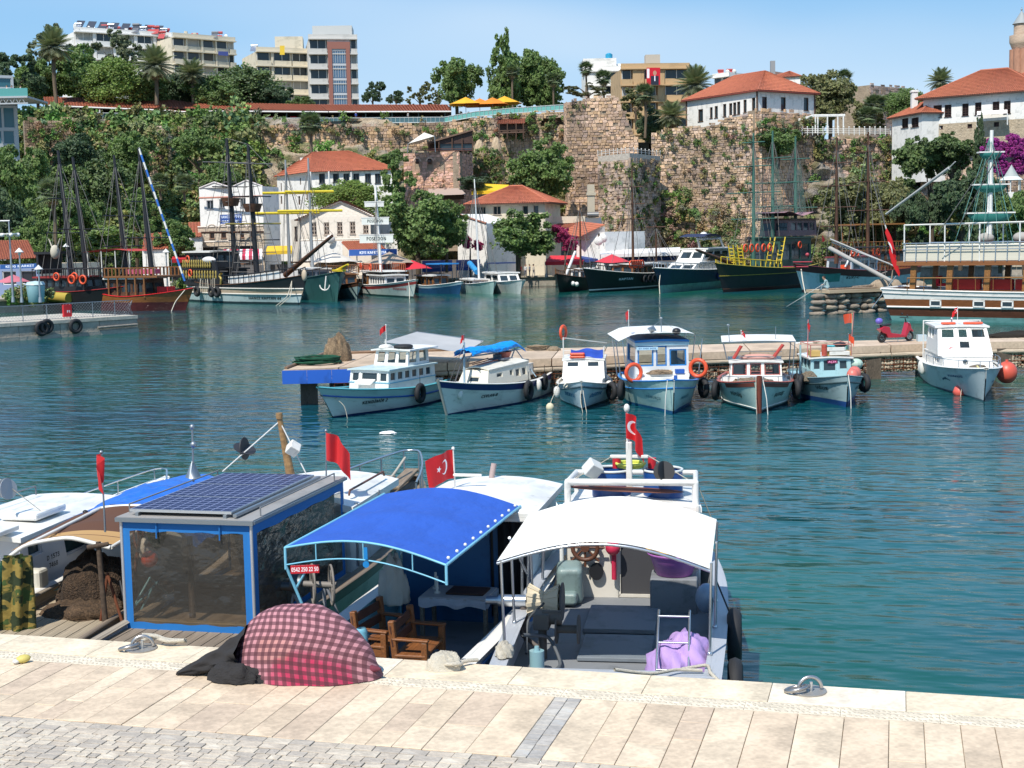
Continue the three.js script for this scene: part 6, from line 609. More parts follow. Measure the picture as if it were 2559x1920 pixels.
{
R=seeded(106);const b=boat('fishing_boat','grey blue boat with pale blue cabin crowded with gear and orange marker flags',...P(2115,1017,6.2,0),'fishing boats moored at the pier'),L=b.len,lb=paint([.35,.55,.60]);const h=hull(b,{L,B:2.5,hb:1.2,hm:.85,hs:.85,rake:.3,tw:.75,bands:[[0,{y:.2},'bottom_paint',paint([.02,.07,.26])],[{y:.2},1,'hull',paint([.34,.45,.47])]],rails:[[{d:.24},.035,paint([.04,.07,.08])]],cap:paint([.16,.24,.26]),cw:.06,dk:.8,deckMat:lb});for(const sd of[-1,1])decal(b,h,.74,.86,{y:.52},{y:.72},sd,words('UĞUR',128,56,{size:.85,skew:.1}));
cabin(b,{x0:-1.6,x1:.6,w0:.82,y0:.8,y1:1.92,tf:.08,mat:lb,pane:GLASS,front:[[.08,.45,.30,.9],[.36,.38,.70,.92],[.75,.45,.94,.9]],port:span(3,.42,.9),star:span(2,.42,.9),roof:{over:.1,mat:WHITE}});{const s=part(b,'window_sign',at(new THREE.PlaneGeometry(.42,.2),.55,1.72,-.06,0,Math.PI/2,0),words('AÇIK',96,48,{bg:'#5a1234',fg:'#ff9ac4'}));}part(b,'roof_rack',[...poly([[.55,2,-.8],[.55,2.6,-.8],[.55,2.6,.8],[.55,2,.8]],.02),...poly([[-1.3,2,-.8],[-1.3,2.6,-.8],[-1.3,2.6,.8],[-1.3,2,.8]],.02),...poly([[.55,2.6,-.8],[-1.3,2.6,-.8]],.02),...poly([[.55,2.6,.8],[-1.3,2.6,.8]],.02)],M([.45,.16,.12],.7));part(b,'red_floats',[0,1,2,3].map((i)=>cyl(.11,.11,.14,.5,2.1+i*.15,-.25)),M([.45,.08,.05],.7));part(b,'gear_box',[rbox(.5,.3,.4,.3,2.15,-.6),rbox(.7,.22,1.0,.1,2.12,.35)],M([.55,.36,.12],.8));part(b,'white_tray',[rbox(.5,.2,.8,.3,2.14,.35),rbox(.5,.2,.7,.3,2.36,.2)],WHITEW);part(b,'teal_bag',[ball(.2,.3,2.5,-.02,1,.5,1.4)],M([.1,.45,.5],.8));part(b,'dark_bag',[ball(.2,.3,2.55,.4,1,.8,1.4)],DARK);part(b,'marker_pole',[rod([.2,1.9,-.85],[.2,3.9,-.82],.018),rod([-.2,2.0,.95],[-.1,4.2,1.05],.016)],M([.6,.2,.2],.7));flag(b,.2,3.0,-.84,.75,.42,.3,.75,FLAGRED,GALV);flag(b,-.15,3.3,1.0,.85,.75,3.4,.15,FLAGOR,M([.6,.55,.3],.7));flag(b,.1,2.2,.8,.9,.55,.6,.6,FLAGOR,GALV);part(b,'buoy',[ball(.26,1.1,1.05,.8,1,1.15,1),ball(.24,1.4,1.0,.65,1,1.2,1)],paint([.62,.16,.13]));part(b,'green_float',[ball(.28,.3,1.55,1.05,1,1,1),rod([.3,.8,1.2],[.3,1.5,1.1],.09)],M([.42,.55,.45],.6));part(b,'fender_heap',[netHeap(6,.5,.4,.35).translate(.9,.85,-.95)],M([.45,.46,.44],.9,{map:'net'}));tyre(b,.8,.6,-1.36,.3,.27,.12);tyre(b,.4,.6,1.36,-.3,.27,.12);tyre(b,1.2,.75,-1.3,.4,.24,.1);rope(b,[[3.4,1.25,0],[3.6,.6,.04],[3.65,-.05,.05]],.02,M([.66,.64,.58],.9));part(b,'net_post',[rod([.3,.8,-1.15],[.3,2.6,-1.15],.04)],lb);
}
lower(.76);mirrored(scene.children[scene.children.length - 1],['window_sign']);
{
R=seeded(107);const b=boat('cabin_cruiser','white cabin cruiser with sloping front, rails and two orange buoys',G(2458,1003),G(2352,931),'fishing boats moored at the pier'),L=b.len;const h=hull(b,{L,B:2.9,hb:1.3,hm:.95,hs:.9,rake:.55,tw:.82,bands:[[0,{y:.06},'bottom_paint',paint([.1,.16,.2])],[{y:.06},1,'hull',paint([.52,.60,.62])]],cap:WHITE,cw:.08,dk:.9,deckMat:WHITE});decal(b,h,.72,.9,{d:.42},{d:.25},1,words('YUNUS',160,48,{fg:'#274a7a'}));decal(b,h,.68,.76,{y:.42},{y:.7},1,canvasTexMat('dolphin'));decal(b,h,.8,.92,{d:.6},{d:.45},-1,words('YUNUS',160,48,{fg:'#274a7a'}));
cabin(b,{x0:-2.4,x1:1.9,w0:1.2,w1:1.0,y0:.9,y1:1.55,tf:.1,mat:WHITE,star:[[.55,.25,.64,.8],[.68,.25,.77,.8]],port:[[.2,.25,.3,.8],[.36,.25,.46,.8]],front:[],roof:{over:.03,crown:.03}});cabin(b,{x0:-2.2,x1:1.3,w0:1.14,w1:1.1,y0:1.55,y1:3.1,tf:1.05,mat:WHITE,pane:CLEAR,inn:.12,front:[[.06,.6,.34,.92],[.40,.6,.60,.92],[.66,.6,.95,.92],[.40,.24,.62,.5]],star:[[.08,.5,.3,.9],[.36,.5,.6,.9]],port:[[.4,.5,.64,.9],[.7,.5,.92,.9]],back:[[.1,.3,.9,.9]],roof:{over:.12,aft:.5,mat:WHITE,th:.1}});part(b,'rear_frame',poly([[-2.6,.9,-1.2],[-2.6,3.2,-1.2],[-2.6,3.2,1.2],[-2.6,.9,1.2]],.03),WHITE);part(b,'lifejacket',[rbox(.24,.14,.8,-.1,3.24,-.5,0,0,0,.06),rbox(.24,.14,.6,-.1,3.24,.5,0,0,0,.06)],ORANGE);flag(b,-.3,3.15,.1,1.0,.5,2.2,.75);part(b,'horn',[rod([-.2,3.1,.35],[-.2,3.5,.35],.03),ball(.06,-.2,3.5,.35)],STEEL);{const p=part(b,'crest',at(new THREE.CircleGeometry(.17,20),1.08,1.92,.55,0,Math.PI/2 - .0,0),words('C',64,64,{bg:'#e9d7d6',fg:'#b0504e'}));p.rotation.z=0;}part(b,'towel',[sheet((u,v)=>V(1.12 - .25*v+.04*Math.sin(u*9),1.62+.45*v,-.4 - u*.45),6,4)],CLOTH([.25,.42,.55]));part(b,'porthole',[at(new THREE.CylinderGeometry(.1,.1,.04,14),1.9,1.3,.1,0,0,Math.PI/2)],GLASS);pulpit(b,h,.5,.5,5);part(b,'buoy',[ball(.42,2.1,.75,-1.5,1,1.08,1,16),cyl(.06,.06,.1,2.1,1.22,-1.5)],paint([.62,.10,.06]));part(b,'buoy',[lathe([[0,-.26],[.2,-.2],[.28,0],[.2,.2],[.07,.34],[.0,.38]],3.6,.12,.55,0,0,.5)],paint([.72,.13,.1]));part(b,'fender',[0,1].map((i)=>ball(.13,-.6 - i*.5,.7,1.48,1,2.3,1)),WHITEW);part(b,'anchor',[...poly([[3.5,1.25,-.1],[3.75,.9,-.35],[3.8,.8,-.4]],.03),rod([3.75,.85,-.65],[3.75,.85,-.1],.03)],M([.62,.55,.25],.5));rope(b,[[3.6,1.3,.3],[3.9,.6,.5],[4.1,-.05,.6]],.014);rope(b,[[3.6,1.3,.2],[3.75,.4,.3],[3.8,-.05,.3]],.012);part(b,'chain_pile',[netHeap(8,.25,.12,.35).translate(2.4,1.05,-.3)],M([.4,.4,.4],.8,{map:'net'}));
}
lower(.74,.9);
function canvasTexMat(){const m=new THREE.MeshStandardMaterial({map:canvasTex(96,64,(c)=>{c.fillStyle='#23405e';c.globalAlpha=.004;c.fillRect(0,0,96,64);c.globalAlpha=1;c.beginPath();c.moveTo(6,40);c.quadraticCurveTo(40,8,84,34);c.lineTo(92,30);c.lineTo(88,42);c.quadraticCurveTo(50,26,20,46);c.closePath();c.fill();c.beginPath();c.moveTo(44,20);c.lineTo(52,8);c.lineTo(58,22);c.fill();c.beginPath();c.moveTo(14,40);c.lineTo(4,56);c.lineTo(24,46);c.fill();}),transparent:true,alphaTest:.35,side:THREE.DoubleSide,roughness:.5});return m;}
{
const b=boat('rowing_boat','light blue open dinghy tied behind the grey awning boat',G(985,955),G(1085,925));const h=hull(b,{L:b.len,B:1.5,hb:.75,hm:.5,hs:.5,rake:.3,tw:.6,bands:[[0,1,'hull',CYAN]],cap:paint([.1,.35,.55]),dk:.2,deckMat:CYAN});part(b,'thwart',[box(.25,.04,1.3,-.3,.4,0),box(.25,.04,1.1,1.0,.42,0)],WOOD([.4,.3,.2]));
const d=boat('rowing_boat','upturned light blue skiff stern beside the pale green boat',G(2090,948),G(2040,940));hull(d,{L:3,B:1.5,hb:1.6,hm:1.4,hs:1.5,rake:.2,tw:.9,bands:[[0,1,'hull',paint([.42,.66,.70])]],cap:WHITE,dk:1.2,deckMat:M([.05,.3,.15],.8)});
}
{
R=seeded(111);const p=G(795,910,1.5),coil=thing('rope_coil','loose coil of green rope on the blue end of the pier','rope',p);for(let i=0;i<12;i++)part(coil,'loop',[tube(Array.from({length:14},(_,k)=>{const a=k/14*6.28,r=.38+i*.025+rr(-.05,.05);return V(Math.cos(a)*r*1.6+rr(-.05,.05),.05+(i % 5)*.05+rr(0,.05),Math.sin(a)*r*1.3);}),.035,40,5,true)],NETG);const n=G(843,902,1.5),np=thing('net_pile','tall heap of beige fishing net with green cord on the pier','net',n);part(np,'netting',[netHeap(21,.56,1.1,.55)],NET);part(np,'green_cord',[tube([[-.4,.2,.36],[-.3,.8,.2],[-.05,.95,0],[.25,.7,.3]],.04,20,5)],NETG);
const wp=thing('net_pile','low tangle of white rope on the pier deck','net',G(1345,875,1.5));part(wp,'netting',[netHeap(22,.7,.22,.4),...[0,1,2].map((i)=>ring(.3+i*.1,.03,0,.18,0,1.5,0,i))],M([.66,.62,.55],.95,{map:'net'}));const w2=thing('net_pile','small white rope bundle beside the larger tangle','net',G(1384,876,1.5));part(w2,'netting',[netHeap(23,.3,.2,.3)],M([.66,.62,.55],.95,{map:'net'}));const w3=thing('net_pile','thin white rope lying beyond the pale green boat','net',G(2050,858,1.5));part(w3,'netting',[ring(.3,.04,0,.06,0,1.4),ring(.4,.035,.2,.06,0,1.5)],M([.7,.68,.62],.95));
// scooter
const a=G(2204,857,1.5),c=G(2272,853,1.5),s=thing('scooter','red electric scooter with a blue ball on its rack parked on the pier','scooter',a.clone().lerp(c,.5),heading(a,c),undefined),W=a.distanceTo(c)/2,rd=M([.42,.012,.03],.3,{coat:.6});for(const x of[-W,W]){const w=part(s,'wheel',[ring(.19,.055,x,.245,0)],RUBBER);part(w,'rim',[ring(.13,.02,x,.245,0),...[0,1,2,3,4,5].map((i)=>rod([x,.245,0],[x+Math.cos(i*1.047)*.14,.245+Math.sin(i*1.047)*.14,0],.012,.012,4)),cyl(.05,.05,.1,x,.245,0,Math.PI/2)],x<0?DARK:METAL(0xc0c0c0,.3));}
const side=(pts,w,bv=.02)=>prism(pts,w,bv).translate(0,0,-w/2);part(s,'body',[side([[-W - .18,.62],[-W+.02,.74],[-W+.32,.70],[-W+.42,.42],[W - .38,.30],[W - .30,.22],[-W+.30,.24],[-W+.18,.42],[-W - .02,.48]],.24),side([[W - .34,.28],[W - .16,.86],[W - .05,.80],[W+.02,.56],[W - .1,.5],[W - .26,.24]],.26),side([[W - .14,.5],[W+.18,.46],[W+.12,.54],[W - .02,.6]],.14)],rd);part(s,'seat',[rbox(.55,.1,.24,-W+.18,.80,0,0,0,.1,.05)],M([.02,.02,.022],.6));part(s,'fork',[rod([W - .14,.8,0],[W,.245,.07],.022),rod([W - .14,.8,0],[W,.245,-.07],.022)],GALV);part(s,'handlebar',[rod([W - .16,.82,0],[W - .24,1.06,0],.03),tube([[W - .3,1.1,-.3],[W - .22,1.1,-.1],[W - .22,1.1,.1],[W - .3,1.1,.3]],.018,12,6)],DARK);part(s,'mirror',[ball(.06,W - .36,1.2,.3,.5,.8,1),rod([W - .3,1.1,.3],[W - .36,1.2,.3],.008),ball(.06,W - .16,1.26,-.3,.5,.8,1)],DARK);part(s,'headlight',[ball(.07,W - .08,.84,0,1,.8,1.2)],M([.6,.6,.6],.2));part(s,'carrier',[rbox(.22,.04,.22,-W - .18,.86,0),rod([-W - .1,.6,0],[-W - .16,.86,0],.02)],GALV);part(s,'kickstand',[rod([0,.25,.05],[.05,0,.16],.012)],GALV);const bl=solo('ball','blue and purple ball resting on the scooter rack','ball',[ball(.14,0,0,0,1.2,1,1,16)],M([.16,.12,.5],.4),s.localToWorld(V(-W - .16,1.0,0)));
const cr=solo('plastic_crate','small pale blue crate on the pier beside the scooter','crate',[box(.4,.3,.3,0,.15,0)],M([.45,.55,.6],.7),G(2303,853,1.5));const dn=thing('dark_net','long dark net lying along the back edge of the pier','net',G(2540,838,1.5).setZ(-65.3));part(dn,'netting',[netHeap(25,2.2,.3,.3)],M([.05,.05,.05],.95,{map:'net'}));
}
// ================================================================ boats at the near quay
const nearBoat=(name,label,stern,d,L)=>{const v=V(d[0],0,d[1]).normalize(),b=thing(name,label,'boat',V(stern[0],0,stern[1]).addScaledVector(v,L/2),Math.atan2(-v.z,v.x),'boats moored stern to the near quay');b.at=(px,py,h)=>toLocal(b,G(px,py,h));return b;};
const canopySheet=(b,name,c,crown,sag,mat,nu=16,nv=18)=>part(b,name,sheet((u,v)=>{const p=c[0].clone().lerp(c[1],u).lerp(c[3].clone().lerp(c[2],u),v);p.y+=crown*Math.sin(Math.PI*u)- sag*Math.abs(Math.sin(v*Math.PI*2))*Math.sin(Math.PI*u);return p;},nu,nv,[3,3]),mat);
const LBLUE=paint([.20,.52,.70]),DBLUE=paint([.015,.07,.20]),GREYP=paint([.22,.24,.27],.6),GREYD=M([.20,.215,.235],.75,{map:'grime',bump:'rough',bs:.004});
{
R=seeded(201);const L=9,b=nearBoat('fishing_boat','grey decked fishing boat under a broad white canopy with blue drums',[1.02,-16.5],[.151,-.988],L),X=(v)=>v - L/2;
const h=hull(b,{L,B:2.95,hb:1.6,hm:1.22,hs:1.2,rake:.5,tw:.93,bands:[[0,1,'hull',paint([.30,.33,.38])]],dk:.78,deckMat:GREYD,inMat:paint([.34,.36,.40])});part(b,'gunwale',[-1,1].map((sd)=>sheet((u,v)=>{const p=h.pt(u*.97,1,sd,.03 - .22*v);p.y+=.02;return p;},30,1)).concat([box(.24,.06,2.7,X(.1),1.21,0)]),paint([.40,.43,.48]));
// cabin back wall with door opening
cabin(b,{x0:X(5.45),x1:X(7.7),w0:1.06,w1:.9,y0:.78,y1:2.25,tf:.2,mat:M([.62,.60,.55],.8,{map:'grime'}),back:[[.40,.0,.72,.92,[0,0]]],star:[[.2,.5,.8,.85]],port:[[.2,.5,.8,.85]],front:span(3,.5,.88),roof:{over:.1,mat:WHITE},pane:M([.05,.05,.055],.6)});
const xw=X(5.4),z=(px,py)=>b.at(px,py,1.4).z;part(b,'ship_wheel',[ring(.2,.035,xw - .1,1.62,-.72,0,Math.PI/2,0),...[0,1,2,3,4,5,6,7].map((i)=>rod([xw - .1,1.62,-.72],[xw - .1,1.62+Math.sin(i*.785)*.31,-.72+Math.cos(i*.785)*.31],.016,.02,6)),cyl(.07,.07,.08,xw - .1,1.62,-.72,0,0,Math.PI/2)],WOOD([.16,.06,.03],.5));part(b,'engine_cowl',[rbox(.5,.62,.42,xw - .28,1.1,-.95,0,.1,.12,.1),rbox(.3,.2,.3,xw - .55,.92,-.95,0,0,0,.06),at(new THREE.TorusGeometry(.11,.03,6,14,3.2),xw - .5,1.18,-.93,0,Math.PI/2,0)],paint([.20,.28,.28]));part(b,'oval_vent',[at(new THREE.CylinderGeometry(.14,.14,.04,20).scale(1,1,.8),xw - .03,1.22,-.55,0,0,Math.PI/2)],DARK);part(b,'red_float',[ball(.12,xw - .1,1.62,-.28),rod([xw - .05,1.1,-.27],[xw - .05,1.5,-.27],.04)],paint([.55,.03,.08]));part(b,'gear_panel',[rbox(.08,.12,.3,xw - .05,1.98,-.35),rbox(.06,.1,.2,xw - .05,1.86,-.3),rod([xw - .1,2.0,-.5],[xw - .1,2.0,-.2],.02)],M([.55,.55,.52],.5));part(b,'wood_shelf',[rbox(.12,.14,.22,xw - .06,2.0,-.88)],WOOD([.5,.38,.2]));
part(b,'grey_locker',[rbox(.62,.56,.72,xw - .55,1.04,.70,0,0,0,.03)],GREYD);part(b,'hatch',[rbox(1.35,.07,1.05,X(4.0),.83,-.05,0,0,0,.015)],GREYD);part(b,'hatch',[rbox(1.15,.06,1.0,X(2.55),.82,-.02,0,0,0,.015)],paint([.17,.20,.23],.7));for(const z2 of[1.06,-1.1])part(b,'frame_post',[rod([xw - .06,.78,z2],[xw - .06,2.3,z2],.035)],WHITE);
// basins on the locker are separate things
const bs=(dy,r,col,lab,hh=.2)=>{const p=b.localToWorld(V(xw - .55,1.33+dy,.70));return solo('basin',lab,'basin',[lathe([[0,.01],[r*.68,0],[r*.95,hh],[r*1.04,hh+.02],[r*1.04,hh+.05],[r*.97,hh+.05],[r*.72,.03],[0,.03]],0,0,0,0,0,0,28)],paint(col),p,0,'basins stacked on the grey locker');};bs(0,.40,[.42,.15,.48],'large purple plastic basin at the bottom of the stack',.30);bs(.25,.42,[.68,.42,.05],'yellow plastic basin in the middle of the stack',.12);bs(.32,.38,[.48,.10,.06],'dark red plastic basin on top of the stack',.12);
// canopy and frame
const c=[V(X(.95),2.40,-1.42),V(X(.95),2.34,1.30),V(X(3.55),2.45,1.36),V(X(3.55),2.5,-1.36)];canopySheet(b,'canopy',c,.30,.03,M([.80,.77,.69],.9,{bump:'clothBump',bs:.02}));for(const v of[0,.5,1])part(b,'canopy_hoop',[tube(Array.from({length:9},(_,i)=>{const u=i/8,p=c[0].clone().lerp(c[1],u).lerp(c[3].clone().lerp(c[2],u),v);p.y+=.30*Math.sin(Math.PI*u)- .03;return p;}),.02,24,6)],STEEL);for(const[x,zz]of[[.95,-1.34],[.95,1.28],[2.2,-1.4],[2.2,1.34],[3.55,-1.33],[3.55,1.34]])part(b,'canopy_post',[rod([X(x),1.2,zz],[X(x),2.42,zz*1.02],.02),ball(.035,X(x),1.25,zz)],STEEL);
// frame with drums and mast
part(b,'roof_frame',[...poly([[X(5.6),2.0,-1.02],[X(5.6),2.62,-1.02],[X(5.6),2.62,1.02],[X(5.6),2.0,1.02]],.055,8),...poly([[X(6.8),2.0,-1.0],[X(6.8),2.58,-1.0],[X(6.8),2.58,1.0],[X(6.8),2.0,1.0]],.045,8),...poly([[X(5.6),2.62,-1.02],[X(6.8),2.58,-1.0]],.045),...poly([[X(5.6),2.62,1.02],[X(6.8),2.58,1.0]],.045)],WHITE);for(const zz of[-.36,.48]){const d=part(b,'blue_drum',[lathe([[.0,0],[.30,0],[.32,.05],[.32,.5],[.30,.52]],X(6.2),2.2,zz,0,0,0,24)],M([.012,.07,.26],.35));part(d,'rim',[ring(.315,.022,X(6.2),2.73,zz,Math.PI/2,0,0,28)],M([.6,.62,.6],.5));}part(b,'brown_board',[at(new THREE.SphereGeometry(1,20,8).scale(.13,.03,.95),X(5.75),2.48,-.1,.04,0,.1)],WOOD([.28,.10,.07]));part(b,'mast',[rbox(.1,.75,.1,X(5.95),2.85,-.05),rbox(.06,.06,.62,X(5.95),2.98,-.05),rod([X(5.95),3.20,-.05],[X(5.95),3.75,-.08],.018),ball(.05,X(5.95),3.77,-.08,1,1.4,1)],WHITEW);flag(b,X(5.97),3.10,-.08,.62,.62,2.0,.82);part(b,'radar_reflector',[rbox(.22,.24,.24,X(5.7),2.82,-.62,.6,.6,.2)],M([.6,.6,.56],.4));part(b,'black_disc',[at(new THREE.CylinderGeometry(.17,.17,.015,24),X(5.7),2.78,.52,1.3,0,.5),at(new THREE.CylinderGeometry(.17,.17,.015,24),X(5.7),2.78,.52,.2,0,1.2)],DARK);for(const z2 of[-.28,.3])part(b,'signal_lamp',[cyl(.07,.07,.17,X(6.3),2.82,z2)],M([.5,.02,.03],.4));part(b,'stay',[rod([X(5.6),2.64,-.95],[X(5.95),3.00,-.3],.008),rod([X(5.6),2.64,.95],[X(5.95),3.00,.25],.008),rod([X(5.6),2.60,1.05],[X(5.9),1.9,1.3],.01)],ROPE);part(b,'yellow_hose',[ring(.2,.025,X(6.25),2.78,-.05,Math.PI/2),ring(.23,.025,X(6.25),2.82,-.05,Math.PI/2)],M([.6,.62,.1],.6));
// net hauler on the left gunwale
const hx=X(2.95),hz=-1.08,hy=1.36;part(b,'hauler_drum',[...Array.from({length:10},(_,i)=>{const a=i/10*6.283;return[at(new THREE.BoxGeometry(.05,.05,.24),Math.cos(a)*.17,Math.sin(a)*.17,-.12,.5*Math.sin(a),-.5*Math.cos(a),a),at(new THREE.BoxGeometry(.05,.05,.24),Math.cos(a)*.17,Math.sin(a)*.17,.12,-.5*Math.sin(a),.5*Math.cos(a),a)];}).flat().map((g)=>at(g,hx,hy,hz,0,0,0)),at(lathe([[.24,-.22],[.12,0],[.24,.22]],0,0,0,Math.PI/2,0,0,20),hx,hy,hz)],M([.62,.54,.40],.7));part(b,'hauler_plate',[at(new THREE.CylinderGeometry(27e-2,27e-2,.02,26),hx,hy,hz+.26,Math.PI/2,0,0)],M([.08,.08,.085],.6));part(b,'hauler_motor',[cyl(.09,.09,.4,hx,hy,hz - .46,Math.PI/2),cyl(.06,.06,.2,hx,hy,hz - .74,Math.PI/2)],STEEL);part(b,'hauler_post',[rod([hx,.78,hz - .3],[hx,hy,hz - .3],.06),...poly([[hx - .2,1.2,hz - .35],[hx - .5,1.0,hz - .25],[hx - .6,.85,hz]],.03)],M([.12,.10,.09],.7));part(b,'winch',[rbox(.3,.22,.22,X(2.1),1.32,-1.0),cyl(.1,.1,.26,X(2.1),1.36,-.86,Math.PI/2),cyl(.2,.2,.02,X(2.1),1.2,-.8,Math.PI/2,0,0,22),cyl(.2,.2,.02,X(2.1),1.2,-.5,Math.PI/2,0,0,22),cyl(.06,.06,.3,X(2.1),1.2,-.65,Math.PI/2),rod([X(2.1),.78,-1.0],[X(2.1),1.3,-1.0],.06)],M([.09,.08,.07],.6));part(b,'hose',[tube([[X(1.6),1.25,-1.2],[X(2.0),1.1,-.9],[X(1.6),.85,-.7],[X(.9),.85,-.9]],.025,24,6)],M([.10,.11,.12],.6));part(b,'hose',[tube([[X(2.3),1.5,-1.0],[X(2.5),1.2,-1.25],[X(1.9),.9,-1.2]],.018,20,6)],M([.10,.11,.12],.6));part(b,'water_bottle',[cyl(.1,.1,.28,X(1.5),.93,-1.0),cyl(.04,.03,.06,X(1.5),1.1,-1.0)],M([.25,.42,.46],.2));
// cover and ladder
const cv=b.localToWorld(V(X(1.35),.8,.92)),p0=netHeap(31,.78,.52,.46);solo('purple_cover','lilac cloth cover over gear in the stern of the grey decked boat','cover',[p0],CLOTH([.46,.30,.62]),cv,b.rotation.y);const ld=thing('boat_ladder','small steel boarding ladder leaning on the lilac cover','ladder',b.localToWorld(V(X(.62),.95,.82)),b.rotation.y);for(const s of[-1,1])part(ld,'rail',[tube([[-.05,0,s*.2],[.55,.5,s*.2],[.92,.70,s*.2],[.98,.66,s*.2]],.016,14,6)],STEEL);for(const t of[.15,.5,.85])part(ld,'rung',[rod([lerp(-.05,.92,t),lerp(0,.72,t)+.04,-.2],[lerp(-.05,.92,t),lerp(0,.72,t)+.04,.2],.014)],STEEL);
part(b,'tyre_fender',[ring(.3,.1,X(2.6),1.0,1.6),rod([X(2.6),1.3,1.55],[X(3.0),1.7,1.35],.012)],RUBBER);part(b,'tyre_fender',[ring(.3,.1,X(1.2),.72,1.6)],RUBBER);part(b,'water_can',[ball(.16,X(3.9),1.2,1.2,1,1.4,1)],M([.25,.32,.42],.3));part(b,'mooring_rope',[tube([[X(.15),1.28,1.2],[X(.1),1.3,.9],[X(-.25),1.35,.6],[X(-.6),1.5,.2]],.022,20,6),tube([[X(.25),1.26,.95],[X(.4),1.27,1.25],[X(.1),1.27,1.3],[X(-.05),1.2,1.42]],.022,16,6)],ROPE);
part(b,'rope_knot',[netHeap(33,.16,.16,.12).translate(X(.7),1.25,-1.3)],ROPE);
}
{
R=seeded(202);const L=9.5,b=nearBoat('fishing_boat','pale blue boat with a blue canvas canopy, dark blue cabin and wooden benches',[-1.92,-17.15],[.245,-.97],L),X=(v)=>v - L/2;
const h=hull(b,{L,B:2.6,hb:1.6,hm:1.12,hs:1.08,rake:.6,tw:.9,bands:[[0,{d:.3},'hull',paint([.36,.46,.50])],[{d:.3},{d:.1},'blue_strake',paint([.02,.16,.46])],[{d:.1},1,'sheer_strake',WHITE]],dk:.5,deckMat:M([.16,.17,.19],.8,{map:'grime'}),inMat:paint([.25,.55,.66])});part(b,'gunwale',[-1,1].map((sd)=>sheet((u,v)=>{const p=h.pt(u*.97,1,sd,.03 - .24*v);p.y+=.02;return p;},30,1)),WHITE);part(b,'rub_rail',[-1,1].map((sd)=>tube(Array.from({length:14},(_,i)=>h.pt(i/13,h.tOf(i/13,{d:.1}),sd,.02)),.025,28,5)),paint([.02,.16,.46]));
cabin(b,{x0:X(4.7),x1:X(7.4),w0:1.08,w1:.95,y0:.5,y1:2.28,tf:.3,mat:paint([.50,.66,.74]),skip:['back'],star:[[.25,.5,.75,.85]],port:[[.25,.5,.75,.85]],front:span(3,.5,.88),roof:{over:.12,mat:WHITE,crown:.12,th:.1}});wall(b,[V(X(4.68),.5,-1.08),V(X(4.68),.5,1.08),V(X(4.68),2.2,1.05),V(X(4.68),2.2,-1.05)],[[.68,.05,.71,.9]],{mat:paint([.02,.115,.28],.5),frame:DBLUE,pane:DARK,name:'cabin_wall',depth:.05,fw:.02});part(b,'door_post',[rod([X(4.6),.5,-1.1],[X(4.6),2.2,-1.1],.03)],LBLUE);part(b,'black_curtain',[sheet((u,v)=>V(X(4.55)+.04*Math.sin(u*20),lerp(1.0,2.15,v),lerp(.55,1.0,u)),14,4)],M([.008,.008,.009],.95));part(b,'roof_fascia',[rbox(.1,.16,1.5,X(4.55),2.24,.4)],WHITE);
// table and benches are separate things
const W=WOOD([.34,.135,.045],.5),place=(x,y,zz)=>b.localToWorld(V(X(x),y,zz));const tb=thing('table','small table with a patterned cloth and a dark tray under the blue canopy','table',place(4.05,.5,.05),b.rotation.y);part(tb,'table_top',[rbox(.75,.05,1.05,0,.62,0)],M([.42,.40,.40],.8,{map:'cloth'}));for(const[x,zz]of[[-.3,-.5],[.3,-.5],[-.3,.5],[.3,.5]])part(tb,'leg',[rbox(.07,.6,.07,x,.3,zz)],WOOD([.30,.26,.22]));part(tb,'cloth_edge',[sheet((u,v)=>V(-.39 - .02*Math.sin(u*25),.63 - .13*v*(1+.2*Math.sin(u*14)),lerp(-.53,.53,u)),24,2),sheet((u,v)=>V(lerp(-.38,.38,u),.63 - .13*v*(1+.2*Math.sin(u*11)),.535),14,2)],CLOTH([.50,.52,.58]));const tr=solo('tray','dark brown tray lying on the patterned table','tray',[rbox(.45,.03,.6,0,.015,0)],WOOD([.09,.04,.025]),place(4.05,1.15,.2),b.rotation.y);const bt=thing('glass_bottle','thin white candle holder standing on the patterned table','candle holder',place(4.15,1.15,-.35));part(bt,'stem',[cyl(.02,.02,.26,0,.13,0),cyl(.05,.05,.02,0,.01,0)],WHITEW);copyOf(bt,place(3.9,1.15,-.25),0,'second white candle holder nearer the benches');
const bench=(lab,x,zz,turn,len)=>{const t=thing('wooden_bench',lab,'bench',place(x,.5,zz),b.rotation.y+turn,'wooden benches on the blue canopy boat');part(t,'seat',[rbox(len,.05,.46,0,.42,0),rbox(.05,.14,.44,len/2 - .04,.34,0),rbox(.05,.14,.44,-len/2+.04,.34,0)],W);part(t,'backrest',[rbox(len,.13,.03,0,.78,-.26,-.15),rbox(len,.13,.03,0,.60,-.24,-.15)],WOOD([.13,.05,.03],.5));for(const x2 of[-1,1]){part(t,'front_leg',[rbox(.09,.62,.09,x2*(len/2 - .05),.31,.2)],W);part(t,'back_leg',[rbox(.09,.9,.09,x2*(len/2 - .05),.45,-.22,-.1)],W);part(t,'armrest',[rbox(.1,.04,.52,x2*(len/2 - .05),.64,.0,.03)],W);}return t;};bench('wooden bench with armrests facing the table, nearest the quay bollard',1.85,.12,0,.95);
{const t=scene.children[scene.children.length - 1];t.rotation.y=b.rotation.y+.02;copyOf(t,place(2.2,.5,-.52),b.rotation.y - .1,'second wooden bench half hidden behind the checked bundle');}
